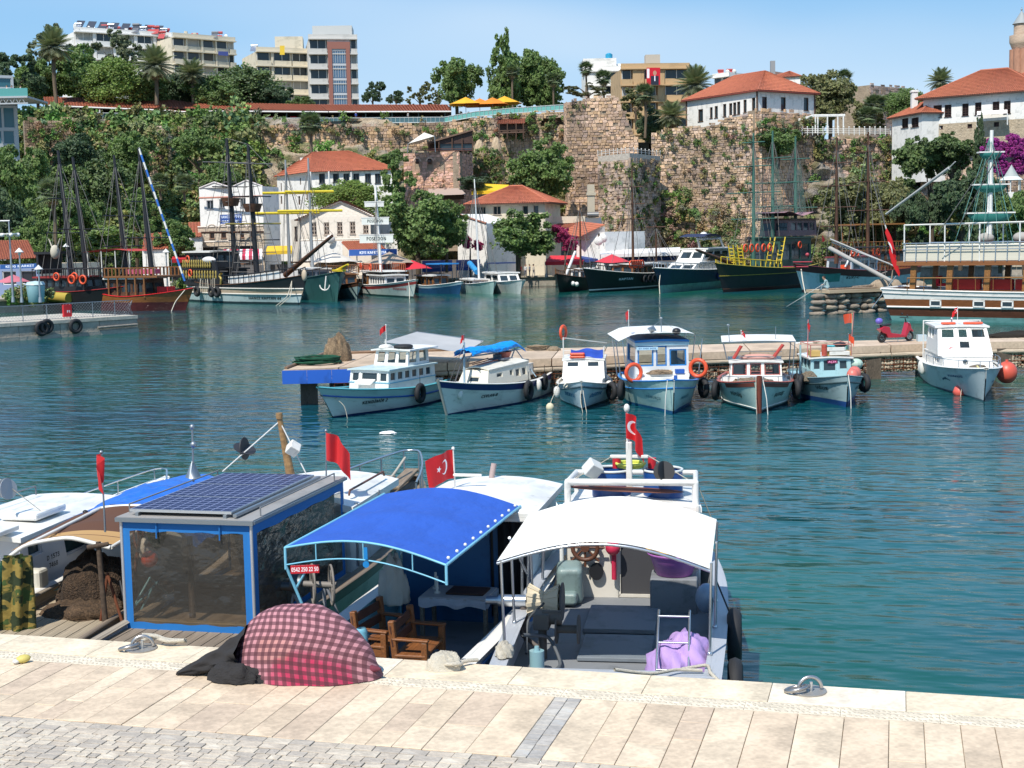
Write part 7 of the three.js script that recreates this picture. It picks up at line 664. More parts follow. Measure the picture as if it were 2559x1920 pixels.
// canopy
const c=[b.at(712,1362,2.42),b.at(1115,1413,2.34),b.at(1300,1266,2.36),b.at(960,1235,2.44)];c[0].y=2.38;const cy=.19;canopySheet(b,'canopy',c,cy,.07,M([.020,.095,.46],.8,{map:'cloth',bump:'clothBump',bs:.05}));const arc=(v,dy=0,r=.022)=>tube(Array.from({length:9},(_,i)=>{const u=i/8,p=c[0].clone().lerp(c[1],u).lerp(c[3].clone().lerp(c[2],u),v);p.y+=cy*Math.sin(Math.PI*u)+dy;return p;}),r,30,6);part(b,'canopy_hoop',[arc(0,.0,.016),arc(.5,-.03,.016),arc(1,-.02,.016)],LBLUE);part(b,'canopy_truss',[arc(0,-.24,.011),...[.2,.5,.8].map((u)=>{const p=c[0].clone().lerp(c[1],u);p.y+=cy*Math.sin(Math.PI*u);return rod(p,V(p.x,p.y - .24,p.z),.009);}),rod(c[0],V(c[0].x,c[0].y - .3,c[0].z),.02),rod(c[1],V(c[1].x,c[1].y - .26,c[1].z),.02)],LBLUE);part(b,'side_rail',[rod(c[1],c[2],.022),rod(c[0],c[3],.022)],LBLUE);part(b,'lashing',Array.from({length:10},(_,i)=>{const p=c[1].clone().lerp(c[2],(i+.5)/10);return ball(.025,p.x,p.y+.05,p.z - .03,1,1,1,6);}),WHITE);part(b,'canopy_post',[rod(V(c[0].x,c[0].y - .25,c[0].z),[c[0].x+.3,.9,c[0].z+.35],.022),rod([c[0].x+.1,1.8,c[0].z+.1],V(c[0].x+.1,c[0].y - .26,c[0].z+.3),.016)],LBLUE);const q=c[2];for(const[p0,p1]of[[[q.x - 1.2,1.1,1.25],[q.x - 1.2,2.35,1.3]],[[q.x - 1.25,1.1,1.18],[q.x - 1.25,2.2,1.2]],[[q.x - .2,1.1,1.25],[q.x - .2,2.35,1.3]],[[q.x - 1.2,1.6,1.25],[q.x - 2.0,2.3,1.2]]])part(b,'canopy_post',[rod(p0,p1,.022)],STEEL);
{const p=c[0].clone().lerp(c[1],.13);const sg=part(b,'phone_sign',at(new THREE.BoxGeometry(.385,.115,.01),0,0,0),words('0542 250 22 50',256,76,{bg:'#c21f2b',fg:'#f4ecec'}));sg.position.set(p.x - .03,p.y - .26,p.z);sg.rotation.y=-b.rotation.y+.08;const e=c[0].clone().lerp(c[1],.52);part(b,'blue_charm',[at(new THREE.CylinderGeometry(.045,.045,.012,16),e.x - .03,e.y - .1,e.z,0,0,Math.PI/2),box(.01,.16,.05,e.x - .03,e.y+.05,e.z)],M([.01,.2,.5],.3));}
// stern gear on the left: net reel, sack, white plank
const rx=b.at(810,1470,1.35);part(b,'net_reel',[ring(.3,.018,rx.x,rx.y+.05,rx.z - .18,0,.5,0,26),ring(.3,.018,rx.x,rx.y+.05,rx.z+.12,0,.5,0,26),...Array.from({length:8},(_,i)=>{const a=i*.785;return[rod([rx.x,rx.y+.05,rx.z - .18],[rx.x+Math.cos(a)*.28,rx.y+.05+Math.sin(a)*.28,rx.z - .18+Math.cos(a)*-.13],.01,.01,4),rod([rx.x,rx.y+.05,rx.z+.12],[rx.x+Math.cos(a)*.28,rx.y+.05+Math.sin(a)*.28,rx.z+.12+Math.cos(a)*-.13],.01,.01,4)];}).flat(),rod([rx.x,rx.y+.05,rx.z - .4],[rx.x,rx.y+.05,rx.z+.2],.05)],M([.20,.18,.16],.6));part(b,'reel_motor',[cyl(.15,.15,.16,rx.x,rx.y+.05,rx.z - .42,Math.PI/2,0,0,18),cyl(.07,.07,.2,rx.x,rx.y,rx.z - .58,Math.PI/2)],METAL(0x6c7074,.45));part(b,'reel_stand',[tube([[rx.x,rx.y - .1,rx.z - .5],[rx.x - .1,rx.y - .5,rx.z - .2],[rx.x - .15,rx.y - .75,rx.z+.1]],.03,12,6),rod([rx.x,.6,rx.z],[rx.x,rx.y,rx.z],.03),rod([rx.x+.1,.6,rx.z+.3],[rx.x,rx.y,rx.z+.05],.025),rod([rx.x,rx.y - .1,rx.z - .5],[rx.x - .1,.6,rx.z - .6],.02)],M([.25,.26,.28],.5));const sk=b.at(985,1480,1.15);const sp=b.localToWorld(V(sk.x,1.02,sk.z));solo('canvas_sack','crumpled off white canvas sack on the gunwale by the dark blue cabin','sack',[netHeap(83,.23,.66,.2)],CLOTH([.62,.58,.50]),sp);part(b,'blue_bollard',[lathe([[.09,0],[.09,.4],[.06,.45]],b.at(905,1640,.8).x,.75,b.at(905,1640,.8).z)],LBLUE);part(b,'wire_stand',poly([[X(.7),.55,-.75],[X(.7),1.2,-.75],[X(.75),1.22,-.35],[X(.75),.6,-.35]],.018),GALV);part(b,'stack',[rod([X(7.0),2.35,-.2],[X(7.05),2.65,-.15],.05)],M([.4,.3,.28],.8));flag(b,X(6.2),2.0,-.6,1.05,.75,3.6,.18,FLAG,WHITE,-.1);part(b,'mast_arm',[rbox(.06,.05,.5,X(6.1),2.6,-.36)],WHITE);part(b,'mooring_cleat',[rbox(.3,.06,.08,X(.4),1.18,1.15)],STEEL);
}
{
R=seeded(203);const L=12.2,b=nearBoat('fishing_boat','wooden decked boat with a blue framed clear enclosure and solar panels on its roof',[-5.24,-18.2],[.237,-.971],L),X=(v)=>v - L/2,teak=WOOD([.36,.30,.24],.85);
const h=hull(b,{L,B:2.9,hb:1.35,hm:1.0,hs:.9,rake:.8,tw:.86,bands:[[0,{d:.2},'hull',paint([.6,.6,.58])],[{d:.2},1,'sheer_strake',paint([.20,.17,.15])]],dk:(s,y)=>y - .1,deckMat:teak,inMat:teak,cap:WOOD([.34,.28,.22]),cw:.06});for(let i=0;i<13;i++)part(b,'deck_plank',[rbox(1.9,.02,.185,X(.95),.885,-1.2+i*.2,0,0,0,.005)],i % 3?teak:WOOD([.31,.26,.21],.85));
for(const[z,x]of[[-1.05,-.12],[1.0,-.15],[-1.3,.1]])part(b,'boarding_rail',[tube([[X(.0+x),.9,z],[X(.0+x),1.12,z],[X(.38+x),1.12,z+.1],[X(.4+x),.9,z+.1]],.022,16,6),tube([[X(-.1+x),.9,z - .2],[X(-.05+x),1.02,z - .2],[X(-.05+x),1.02,z+.35],[X(-.1+x),.9,z+.35]],.02,16,6)],STEEL);
// enclosure: frame posts, blue borders, clear plastic
const x0=X(1.9),x1=X(5.6),w=1.03,y0=.86,y1=2.55,bb=M([.012,.17,.50],.7,{map:'cloth'}),film=(()=>{const m=new THREE.MeshPhysicalMaterial({transmission:.93,roughness:.13,thickness:0,ior:1.35,side:THREE.DoubleSide,bumpMap:T.clothBump,bumpScale:.05,map:T.cloth});m.color.setRGB(.62,.57,.50);return m;})();const post=M([.62,.60,.6],.4,{metal:.6});for(const[x,z]of[[x0,-w],[x0,w],[x1,-w],[x1,w]])part(b,'enclosure_post',[rod([x,y0 - .05,z],[x,y1,z],.025)],post);
const border=(a,c,d,e,mat,t=.1)=>{const g=[];const rect=[a,c,d,e],mid=a.clone().lerp(d,.5);const ins=rect.map((p,i)=>{const px=rect[(i+3)% 4],nx=rect[(i+1)% 4];return p.clone().addScaledVector(px.clone().sub(p).normalize(),t).addScaledVector(nx.clone().sub(p).normalize(),t);});for(let i=0;i<4;i++){const j=(i+1)% 4;g.push(sheet((u,v)=>{const q=rect[i].clone().lerp(rect[j],u).lerp(ins[i].clone().lerp(ins[j],u),v);q.y+=.012*Math.sin(u*22)*v;return q;},20,1));}part(b,'blue_border',g,mat);part(b,'clear_sheet',sheet((u,v)=>{const q=ins[0].clone().lerp(ins[1],u).lerp(ins[3].clone().lerp(ins[2],u),v),k=Math.sin(u*Math.PI)*Math.sin(v*Math.PI);q.x+=.035*k*Math.sin(u*13+v*5);q.z+=.02*k*Math.sin(v*11+u*7);return q;},24,24,[2,2]),film);};
border(V(x0,y0,-w),V(x0,y0,w),V(x0,y1 - .06,w),V(x0,y1 - .06,-w),bb,.13);border(V(x0,y0,w+.02),V(x1,y0,w+.02),V(x1,y1 - .06,w+.02),V(x0,y1 - .06,w+.02),bb,.14);border(V(x1,y0,-w - .02),V(x0,y0,-w - .02),V(x0,y1 - .06,-w - .02),V(x1,y1 - .06,-w - .02),bb,.12);
part(b,'enclosure_roof',[box(x1 - x0+.08,.05,w*2+.1,(x0+x1)/2,y1,0)],M([.30,.29,.28],.6,{map:'grime'}));part(b,'roof_trim',[box(.03,.06,w*2+.12,x0 - .06,y1 - .015,0),box(x1 - x0+.1,.045,.03,(x0+x1)/2,y1 - .01,w+.065)],GALV);part(b,'hanging_strap',[-.45,.55].map((z)=>rod([x0 - .03,y1 - .05,z],[x0 - .04,y1 - .28,z],.012,.012,4)),bb);part(b,'roof_rail',[...poly([[x0+.3,y1+.03,w+.02],[x0+.3,y1+.15,w+.02],[x1 - .4,y1+.15,w+.02],[x1 - .4,y1+.03,w+.02]],.012),...poly([[x0+.3,y1+.03,-w - .02],[x0+.3,y1+.15,-w - .02],[x1 - .4,y1+.15,-w - .02],[x1 - .4,y1+.03,-w - .02]],.012)],M([.2,.2,.2],.5));part(b,'inner_shelf',[box(.5,.05,1.9,x0+1.2,1.35,0),box(.06,.5,1.9,x0+1.4,1.1,0),rod([x0+.5,.95,-.2],[x0+.9,2.1,-.4],.05),rod([x0+.8,1.0,.5],[x0+.9,2.0,.5],.04)],WOOD([.10,.07,.05]));part(b,'rear_bulkhead',[box(.06,1.5,1.9,x1 - .2,1.7,0)],M([.10,.085,.07],.8));part(b,'threshold',[rbox(.12,.1,1.9,x0+.1,.97,0)],WOOD([.42,.34,.22]));
const cell=canvasTex(512,320,(c)=>{c.fillStyle='#22264a';c.fillRect(0,0,512,320);c.strokeStyle='#9aa3c4';c.lineWidth=5;for(let i=0;i<=10;i++){c.beginPath();c.moveTo(i*51.2,0);c.lineTo(i*51.2,320);c.stroke();}for(let i=0;i<=6;i++){c.beginPath();c.moveTo(0,i*53.3);c.lineTo(512,i*53.3);c.stroke();}c.strokeStyle='#3e4570';c.lineWidth=1;for(let i=0;i<30;i++){c.beginPath();c.moveTo(i*17.07,0);c.lineTo(i*17.07,320);c.stroke();}}),CELL=new THREE.MeshPhysicalMaterial({map:cell,roughness:.4,specularIntensity:.35});for(let i=0;i<3;i++){const p=part(b,'solar_panel',[box(1.06,.04,1.62,x0+.62+i*1.08,y1+.10,-.12)],METAL(0xd0d3d6,.4));const g=new THREE.PlaneGeometry(1.58,1.02).rotateX(-Math.PI/2).rotateY(-Math.PI/2).translate(x0+.62+i*1.08,y1+.1235,-.12);part(p,'cells',g,CELL);}part(b,'panel_rack',[box(3.3,.05,.05,x0+1.7,y1+.05,-.8),box(3.3,.05,.05,x0+1.7,y1+.05,.6),box(3.3,.04,.06,x0+1.7,y1+.07,.76)],GALV);
// wheelhouse forward
cabin(b,{x0:X(5.7),x1:X(8.6),w0:1.12,w1:1.0,y0:.9,y1:2.06,tf:.4,mat:paint([.62,.62,.62]),star:[[.1,.5,.4,.85],[.5,.5,.85,.85]],port:[[.1,.5,.4,.85],[.5,.5,.85,.85]],front:span(3,.5,.88),roof:{over:.16,mat:WHITE,crown:.14,th:.12}});part(b,'roof_handrail',[...poly([[X(6.0),2.18,1.0],[X(6.05),2.26,1.0],[X(8.0),2.26,.94],[X(8.05),2.18,.94]],.02)],WOOD([.22,.09,.06]));{const p=part(b,'registration',at(new THREE.PlaneGeometry(1.1,.44),X(7.1),1.42,1.115),words('',256,100,{fg:'#23262b',lines:['BL. ANTALYA','07 D 1157'],size:.85}));p.rotation.y=0;}part(b,'mast',[rod([X(6.6),2.0,-.25],[X(6.4),3.45,-.4],.1,.05,8),cyl(.06,.06,.1,X(6.39),3.5,-.4)],WOOD([.48,.30,.14]));part(b,'black_ball',[at(new THREE.CylinderGeometry(.2,.2,.015,24),X(6.1),2.95,-.95,.4,0,.2),at(new THREE.CylinderGeometry(.2,.2,.015,24),X(6.1),2.95,-.95,1.5,.6,0)],M([.03,.03,.035],.6));part(b,'mast_line',[rod([X(6.4),3.4,-.4],[X(5.7),2.6,-1.2],.012),rod([X(6.4),3.4,-.4],[X(6.2),2.2,.3],.012)],M([.6,.6,.58],.8));part(b,'radar_reflector',[rbox(.2,.2,.2,X(6.2),2.95,-.08,.7,.5,.3)],WHITEW);flag(b,X(5.9),2.0,.62,1.3,.72,1.45,.62,FLAGRED,GALV,.1);pulpit(b,h,.76,.62,5,STEEL,.022);part(b,'anchor_plank',[rbox(1.4,.07,.3,X(12.0),1.42,0,0,0,.12),rbox(1.0,.07,.22,X(11.6),1.39,-.3,0,0,.12)],WOOD([.38,.30,.22]));part(b,'anchor_chain',[tube([[X(11.0),1.37,-.2],[X(11.6),1.55,-.1],[X(12.2),1.85,0]],.03,16,5)],M([.4,.36,.3],.7));part(b,'rear_post',[rod([X(5.8),1.0,1.2],[X(5.8),2.1,1.2],.03),rod([X(7.0),1.2,1.25],[X(7.0),2.1,1.2],.02)],STEEL);part(b,'rope_coil',[ring(.16,.03,X(10.4),1.27,-.3,1.5),ring(.2,.03,X(10.4),1.25,-.3,1.5)],ROPE);
}
{
R=seeded(204);const L=9.5,b=nearBoat('fishing_boat','old wooden net boat with a tan canopy, camouflage curtain and blue tarpaulin',[-7.1,-18.9],[.17,-.985],L),X=(v)=>v - L/2,old=M([.58,.50,.38],.9,{map:'wood',bump:'wood',bs:.006});
const h=hull(b,{L,B:2.25,hb:1.5,hm:1.0,hs:.95,rake:.6,tw:.85,bands:[[0,{d:.35},'bottom_paint',paint([.12,.02,.04])],[{d:.35},1,'hull',paint([.30,.33,.38])]],dk:.82,deckMat:old,inMat:old,cap:M([.5,.45,.38],.9,{map:'wood'}),cw:.07});for(let i=0;i<9;i++)part(b,'deck_plank',[rbox(2.2,.03,.2,X(1.3),.845,-.85+i*.215,0,0,0,.006)],i % 2?old:M([.52,.45,.34],.9,{map:'wood'}));part(b,'stern_post',[rbox(.2,.55,.2,X(.2),1.05,-.85),rbox(.12,.1,.6,X(.1),1.0,-1.0,0,.4,0)],M([.06,.055,.05],.8));part(b,'stern_rail',[rbox(.16,.09,1.9,X(.12),1.05,.1,0,.05,0),rod([X(.5),.95,-1.1],[X(2.8),1.2,-1.1],.05)],old);
part(b,'post',[rod([X(1.7),.82,.68],[X(1.75),2.15,.6],.045,.04,8),rod([X(1.67),2.08,.46],[X(1.75),2.12,.76],.035,.035,7)],WOOD([.12,.085,.06],.9));part(b,'canopy_frame',[tube([[X(2.1),1.7,-1.2],[X(2.1),2.0,-.75],[X(2.2),2.1,-.1],[X(2.1),1.98,.62]],.035,20,6),tube([[X(4.3),1.9,-1.1],[X(4.3),2.15,-.6],[X(4.3),2.2,.1],[X(4.3),2.1,.62]],.03,20,6),rod([X(2.1),2.0,-.75],[X(4.3),2.15,-.6],.03),rod([X(2.1),1.98,.62],[X(4.3),2.1,.62],.03),rod([X(2.1),.9,-1.05],[X(2.1),1.7,-1.2],.03)],WHITEW);const rug=canvasTex(256,256,(c)=>{c.fillStyle='#b08a58';c.fillRect(0,0,256,256);c.strokeStyle='#4a2f20';c.lineWidth=5;for(let i=0;i<8;i++)for(let j=0;j<8;j++){c.beginPath();c.ellipse(i*32+(j % 2)*16,j*32+16,9,5,(i+j)*.7,0,7);c.stroke();}c.fillStyle='#5a3a28';c.fillRect(0,0,256,18);c.fillRect(0,110,256,10);});canopySheet(b,'patterned_cover',[V(X(2.3),1.85,-1.15),V(X(2.3),1.98,.6),V(X(4.3),2.12,.6),V(X(4.3),2.0,-1.1)],.14,.04,new THREE.MeshStandardMaterial({map:rug,roughness:.95,side:THREE.DoubleSide}));
const camo=dataTex(256,(u,v)=>{const n=fbm(u,v,5,3,401),m=fbm(u,v,7,3,407);return n>.55?[.16,.2,.1]:m>.55?[.55,.47,.22]:n<.42?[.25,.32,.14]:[.36,.34,.15];});part(b,'camouflage_curtain',[sheet((u,v)=>{const r=.13+.055*Math.sin(u*31+v*2)+.05*(1 - v),a=u*6.28;return V(X(1.55)+Math.cos(a)*r,lerp(.75,1.95,v),-.62+Math.sin(a)*r*1.3 -(1 - v)*.04);},36,14,[2,2])],new THREE.MeshStandardMaterial({map:camo,roughness:.9,side:THREE.DoubleSide,bumpMap:T.clothBump,bumpScale:.04}));part(b,'green_net_strip',[tube([[X(1.45),1.9,-.78],[X(1.35),1.3,-.86],[X(1.2),.5,-.95]],.04,16,5)],NETG);
const nt=(lab,x,y,z,rx,ry,rz,m,sd)=>solo('net_pile',lab,'net',[netHeap(sd,rx,ry,rz)],m,b.localToWorld(V(X(x),y,z)),0,'nets on the old boat');nt('dark brown fishing net heap on the old boat deck',3.0,.9,-.1,.62,.78,.6,M([.16,.12,.09],.95,{map:'net',bump:'netBump',bs:.06}),41);nt('pale tan net spread beside the dark heap',2.5,.86,.05,.7,.25,.55,M([.34,.26,.19],.95,{map:'net',bump:'netBump',bs:.05}),42);part(b,'rusty_hauler',[ring(.22,.02,X(2.3),2.15,.95,0,.6),ring(.24,.015,X(2.4),2.1,1.0,.4,.3),rod([X(2.2),1.4,.9],[X(2.4),2.5,1.05],.03),...poly([[X(1.9),.9,.5],[X(2.0),1.6,.6],[X(1.8),.9,.9]],.025)],RUST);part(b,'green_float_net',[ball(.22,X(2.6),2.2,1.15,1,1.5,.6)],NETG);part(b,'buoy',[ball(.13,X(2.4),1.75,1.1)],ORANGE);part(b,'buoy',[ball(.12,X(2.6),1.85,.95,1,1.6,1)],WHITE);part(b,'blue_rack',[...poly([[X(2.2),.9,.8],[X(2.6),1.4,1.0],[X(3.2),1.0,1.0]],.02),...poly([[X(2.0),1.0,.9],[X(2.8),1.3,1.05]],.02),...poly([[X(2.4),.9,.9],[X(2.5),1.3,1.1]],.02)],CYAN);part(b,'cable_bundle',[tube([[X(2.0),1.5,.8],[X(1.8),1.0,1.0],[X(2.2),.9,1.05]],.025,12,5),tube([[X(2.1),2.0,.9],[X(1.9),1.4,1.1],[X(2.0),.9,.9]],.02,12,5)],DARK);part(b,'loose_rope',[tube([[X(.9),.88,-.2],[X(.7),.88,.1],[X(1.0),.88,.25],[X(.8),.88,-.1],[X(.4),.9,.3],[X(-.1),1.1,.5]],.018,30,5)],ROPE);
part(b,'wheelhouse',[rbox(2.6,.9,1.7,X(6.0),1.35,-.2)],paint([.5,.56,.6]));const tp=sheet((u,v)=>{const x=X(lerp(4.6,8.0,u)),z=lerp(-1.7,.9,v),k=1 - Math.pow(Math.abs(v - .5)*2,2.2);return V(x,1.45+.8*k*(1 - .35*Math.abs(u - .4))+.09*(fbm(u,v,7,4,77,.6)- .5)*2.2,z);},50,30,[3,2]);part(b,'blue_tarpaulin',tp,M([.025,.15,.60],.35,{map:'cloth',bump:'clothBump',bs:.08}));part(b,'radar_mast',[rod([X(6.6),2.2,.1],[X(6.6),3.2,.12],.02),ball(.05,X(6.6),3.22,.12),ball(.06,X(6.55),2.9,.15),at(new THREE.ConeGeometry(.16,.34,4),X(6.6),2.45,.1)],GALV);flag(b,X(1.75),2.3,.72,1.2,.5,2.9,.7,FLAGRED,GALV);
}
{
R=seeded(205);const L=9,b=nearBoat('fishing_boat','white cabin boat with a teal stripe and round edged side window',[-9.35,-20.2],[.2,-.98],L),X=(v)=>v - L/2;const h=hull(b,{L,B:2.5,hb:1.6,hm:1.05,hs:.95,rake:.6,tw:.85,bands:[[0,1,'hull',paint([.62,.66,.68])]],rails:[[{d:.12},.03,paint([.1,.35,.42])]],cap:WHITE,cw:.07,dk:.8,deckMat:WHITE});
cabin(b,{x0:X(2.2),x1:X(6.2),w0:.98,w1:.85,y0:.8,y1:2.15,tf:.5,mat:paint([.66,.68,.74]),star:[[.07,.62,.2,.9],[.40,.4,.62,.88]],port:[[.2,.5,.8,.85]],back:[[.05,.05,.5,.9]],front:span(2,.5,.9),roof:{over:.1,mat:WHITE,th:.1},pane:M([.03,.06,.065],.1)});part(b,'canopy',[rbox(1.6,.1,1.9,X(1.6),2.3,-.1),box(.04,.12,1.9,X(.8),2.2,-.1)],WHITE);part(b,'teal_stripe',[box(.03,.1,1.85,X(.78),2.16,-.1)],paint([.02,.42,.45]));part(b,'canopy_post',[rod([X(.9),.9,.75],[X(.9),2.25,.8],.05),rod([X(.9),.9,-.95],[X(.9),2.25,-.95],.05)],WHITE);{const p=part(b,'registration',at(new THREE.PlaneGeometry(.5,.34),X(3.15),1.42,.985),words('',128,80,{fg:'#2a2d33',lines:['D 1573','7468'],size:.85}));}part(b,'fender',[ball(.18,X(4.6),.95,1.22,1,1.5,1)],paint([.02,.16,.30]));part(b,'jerry_can',[rbox(.3,.62,.26,X(2.4),1.15,1.12,0,0,0,.06)],M([.60,.57,.48],.5));part(b,'grab_line',[tube([[X(4.3),2.1,1.0],[X(4.35),1.9,1.05],[X(4.3),1.3,1.05]],.02,12,5),ball(.05,X(4.3),2.15,.98)],DARK);part(b,'roof_box',[rbox(1.0,.16,.7,X(3.6),2.32,.4,0,0,0,.05)],WHITE);part(b,'roof_rail',poly([[X(3.2),2.25,-.7],[X(3.2),2.45,-.7],[X(5.4),2.45,-.6],[X(5.4),2.25,-.6]],.015),M([.15,.15,.16],.5));part(b,'mast',[rod([X(2.6),2.3,-.25],[X(2.6),3.95,-.3],.02),ball(.06,X(2.6),3.98,-.3,1,1.3,1)],GALV);part(b,'grey_disc',[at(new THREE.CylinderGeometry(.22,.22,.01,24),X(3.0),2.95,.3,1.35,0,.2),at(new THREE.CylinderGeometry(.22,.22,.01,24),X(3.0),2.95,.3,1.5,1.2,0)],M([.35,.36,.36],.6));part(b,'mast_line',[rod([X(2.6),3.9,-.3],[X(3.4),2.35,.7],.008)],ROPE);flag(b,X(2.6),2.6,-.3,1.2,.75,3.4,.7);pulpit(b,h,.7,.5,4);
}
lower(.8,.9);
// ================================================================ things on the near quay
{
R=seeded(211);const up=(px,py)=>G(px,py,1.5);
// checked bundle: a cloth-wrapped heap
const c=up(755,1680),bu=thing('cloth_bundle','large bundle of nets wrapped in a red checked cloth on the quay','bundle',c,QUAY_TURN);const plaid=canvasTex(512,512,(k)=>{k.fillStyle='#b98288';k.fillRect(0,0,512,512);for(let i=0;i<900;i++){const a=hash2(i,1,5)*6.28,r=Math.pow(hash2(i,2,5),.6)*190;k.globalAlpha=.05;k.fillStyle='#a01c3a';k.beginPath();k.arc(385+Math.cos(a)*r,330+Math.sin(a)*r*.6,22,0,7);k.fill();}for(let i=0;i<200;i++){k.globalAlpha=.03;k.fillStyle='#b8a070';k.beginPath();k.arc(150+hash2(i,3,5)*130,170+hash2(i,4,5)*90,20,0,7);k.fill();}k.globalAlpha=.58;k.fillStyle='#4a2a30';for(let i=0;i<16;i++){k.fillRect(i*32,0,16,512);k.fillRect(0,i*32,512,16);}k.globalAlpha=1;});const fade=dataTex(128,(u,v)=>{const n=fbm(u,v,3,4,501);return[1,1 - .38*n,1 - .36*n];});
const shape=(u,v)=>{const a=u*Math.PI*2,e=v*Math.PI/2,ca=Math.cos(a),sa=Math.sin(a);let rx=.80,rz=.50;const ce=Math.pow(Math.cos(e),.75),n=fbm(u,v*.5,8,4,77,.6);let x=ca*rx*ce*(1+.08*(n - .5)),z=sa*rz*ce*(1+.1*(n - .5)),y=.80*Math.pow(Math.sin(e),.82)*(1+.06*(n - .5));y*=1.0 - .26*smooth(x,.1,.95);x+=.1*y - .05;if(v<.12){x*=1+(.12 - v)*.7;z*=1+(.12 - v)*.6;}z+=.02*Math.sin(a*9)*(1 - v);if(ca>.6){x+=(ca - .6)*.45*(1 - v);}return V(x,Math.max(.004,y),z);};
const g=sheet(shape,72,40);{const uv=g.attributes.uv,p=g.attributes.position;for(let i=0;i<uv.count;i++){const u=i % 73/72,v=Math.floor(i/73)/40;uv.setXY(i,p.getX(i)*.66+.5+.02*Math.sin(v*9),p.getY(i)*.62+p.getZ(i)*-.36+.5);}}const pm=new THREE.MeshPhysicalMaterial({map:plaid,roughness:.95,bumpMap:T.clothBump,bumpScale:.05,side:THREE.DoubleSide});plaid.wrapS=plaid.wrapT=THREE.RepeatWrapping;part(bu,'checked_cloth',g,pm);part(bu,'tied_end',[at(lathe([[.0,-.06],[.05,-.02],[.03,.05],[.01,.1]],0,0,0,0,0,-1.5,12),.92,.12,.08)],M([.16,.03,.05],.95,{map:'cloth'}));
const blk=sheet((u,v)=>{const a=u*6.283,t=v,r=lerp(.34,.03,Math.pow(t,.8))*(1+.13*Math.sin(a*5+t*7)+.09*Math.sin(a*9 - t*15));return V(-.62 - t*.78,Math.max(.01,.24*(1 - t)+Math.sin(a)*r*.8+.02),.12+t*.3+Math.cos(a)*r);},26,16);part(bu,'black_cover',[blk,netHeap(81,.34,.2,.15).translate(-.6,.01,.46)],M([.022,.020,.020],.92,{bump:'clothBump',bs:.04}));
// mooring rings
const ringAt=(lab,px,py,turn)=>{const m=thing('mooring_ring',lab,'mooring ring',up(px,py),turn,'mooring rings set in the quay coping');part(m,'base_plate',[cyl(.2,.2,.014,0,.008,0,0,0,0,28)],M([.36,.34,.31],.5,{metal:.5}));part(m,'hoop',[at(new THREE.TorusGeometry(.13,.022,8,18,Math.PI),.02,.03,0)],METAL(0xb8b4b0,.35));part(m,'pin',[cyl(.018,.018,.12,.02,.06,.04)],STEEL);part(m,'loose_ring',[ring(.12,.022,-.14,.045,.02,1.35,.2)],METAL(0xa8a4a0,.38));return m;};ringAt('bare steel mooring ring beyond the white canopy boat',2020,1728,.1);const m1=ringAt('steel mooring ring tied with a coiled rope by the solar roof boat',352,1622,.2);const rc=thing('rope_coil','twisted grey rope made fast to the ring by the solar roof boat','rope',up(385,1612),-.3);for(let i=0;i<6;i++)part(rc,'strand',[tube([[-.16,.05+i*.015,rr(-.04,.04)],[0,.09+rr(0,.04),rr(-.06,.06)],[.2,.07,rr(-.04,.04)],[.42,.05+i*.006,-.05+rr(-.03,.03)]],.022,14,6)],ROPE);
const rp=thing('rope_coil','heap of old mooring rope and chain beside the blue strake','rope',up(1112,1672),0);part(rp,'rope_heap',[netHeap(51,.2,.2,.14)],ROPE);part(rp,'strand',[tube([[.1,.05,0],[.25,.06,-.1],[.38,.04,-.2]],.025,10,6),ring(.1,.022,.1,.07,.05,1.3)],ROPE);const db=thing('litter','crumpled yellow and white wrapper lying on the slabs','litter',up(58,1657),0);part(db,'wrapper',[at(new THREE.IcosahedronGeometry(.07,1).scale(1.3,.7,.9),0,.05,0,.3,.4,0)],M([.55,.45,.12],.6));part(db,'foil',[at(new THREE.IcosahedronGeometry(.05,1).scale(1,.6,1.2),-.07,.03,.03)],M([.6,.58,.55],.4));
// street lamp post standing just out of the picture: its globe shades the slabs at the edge
}
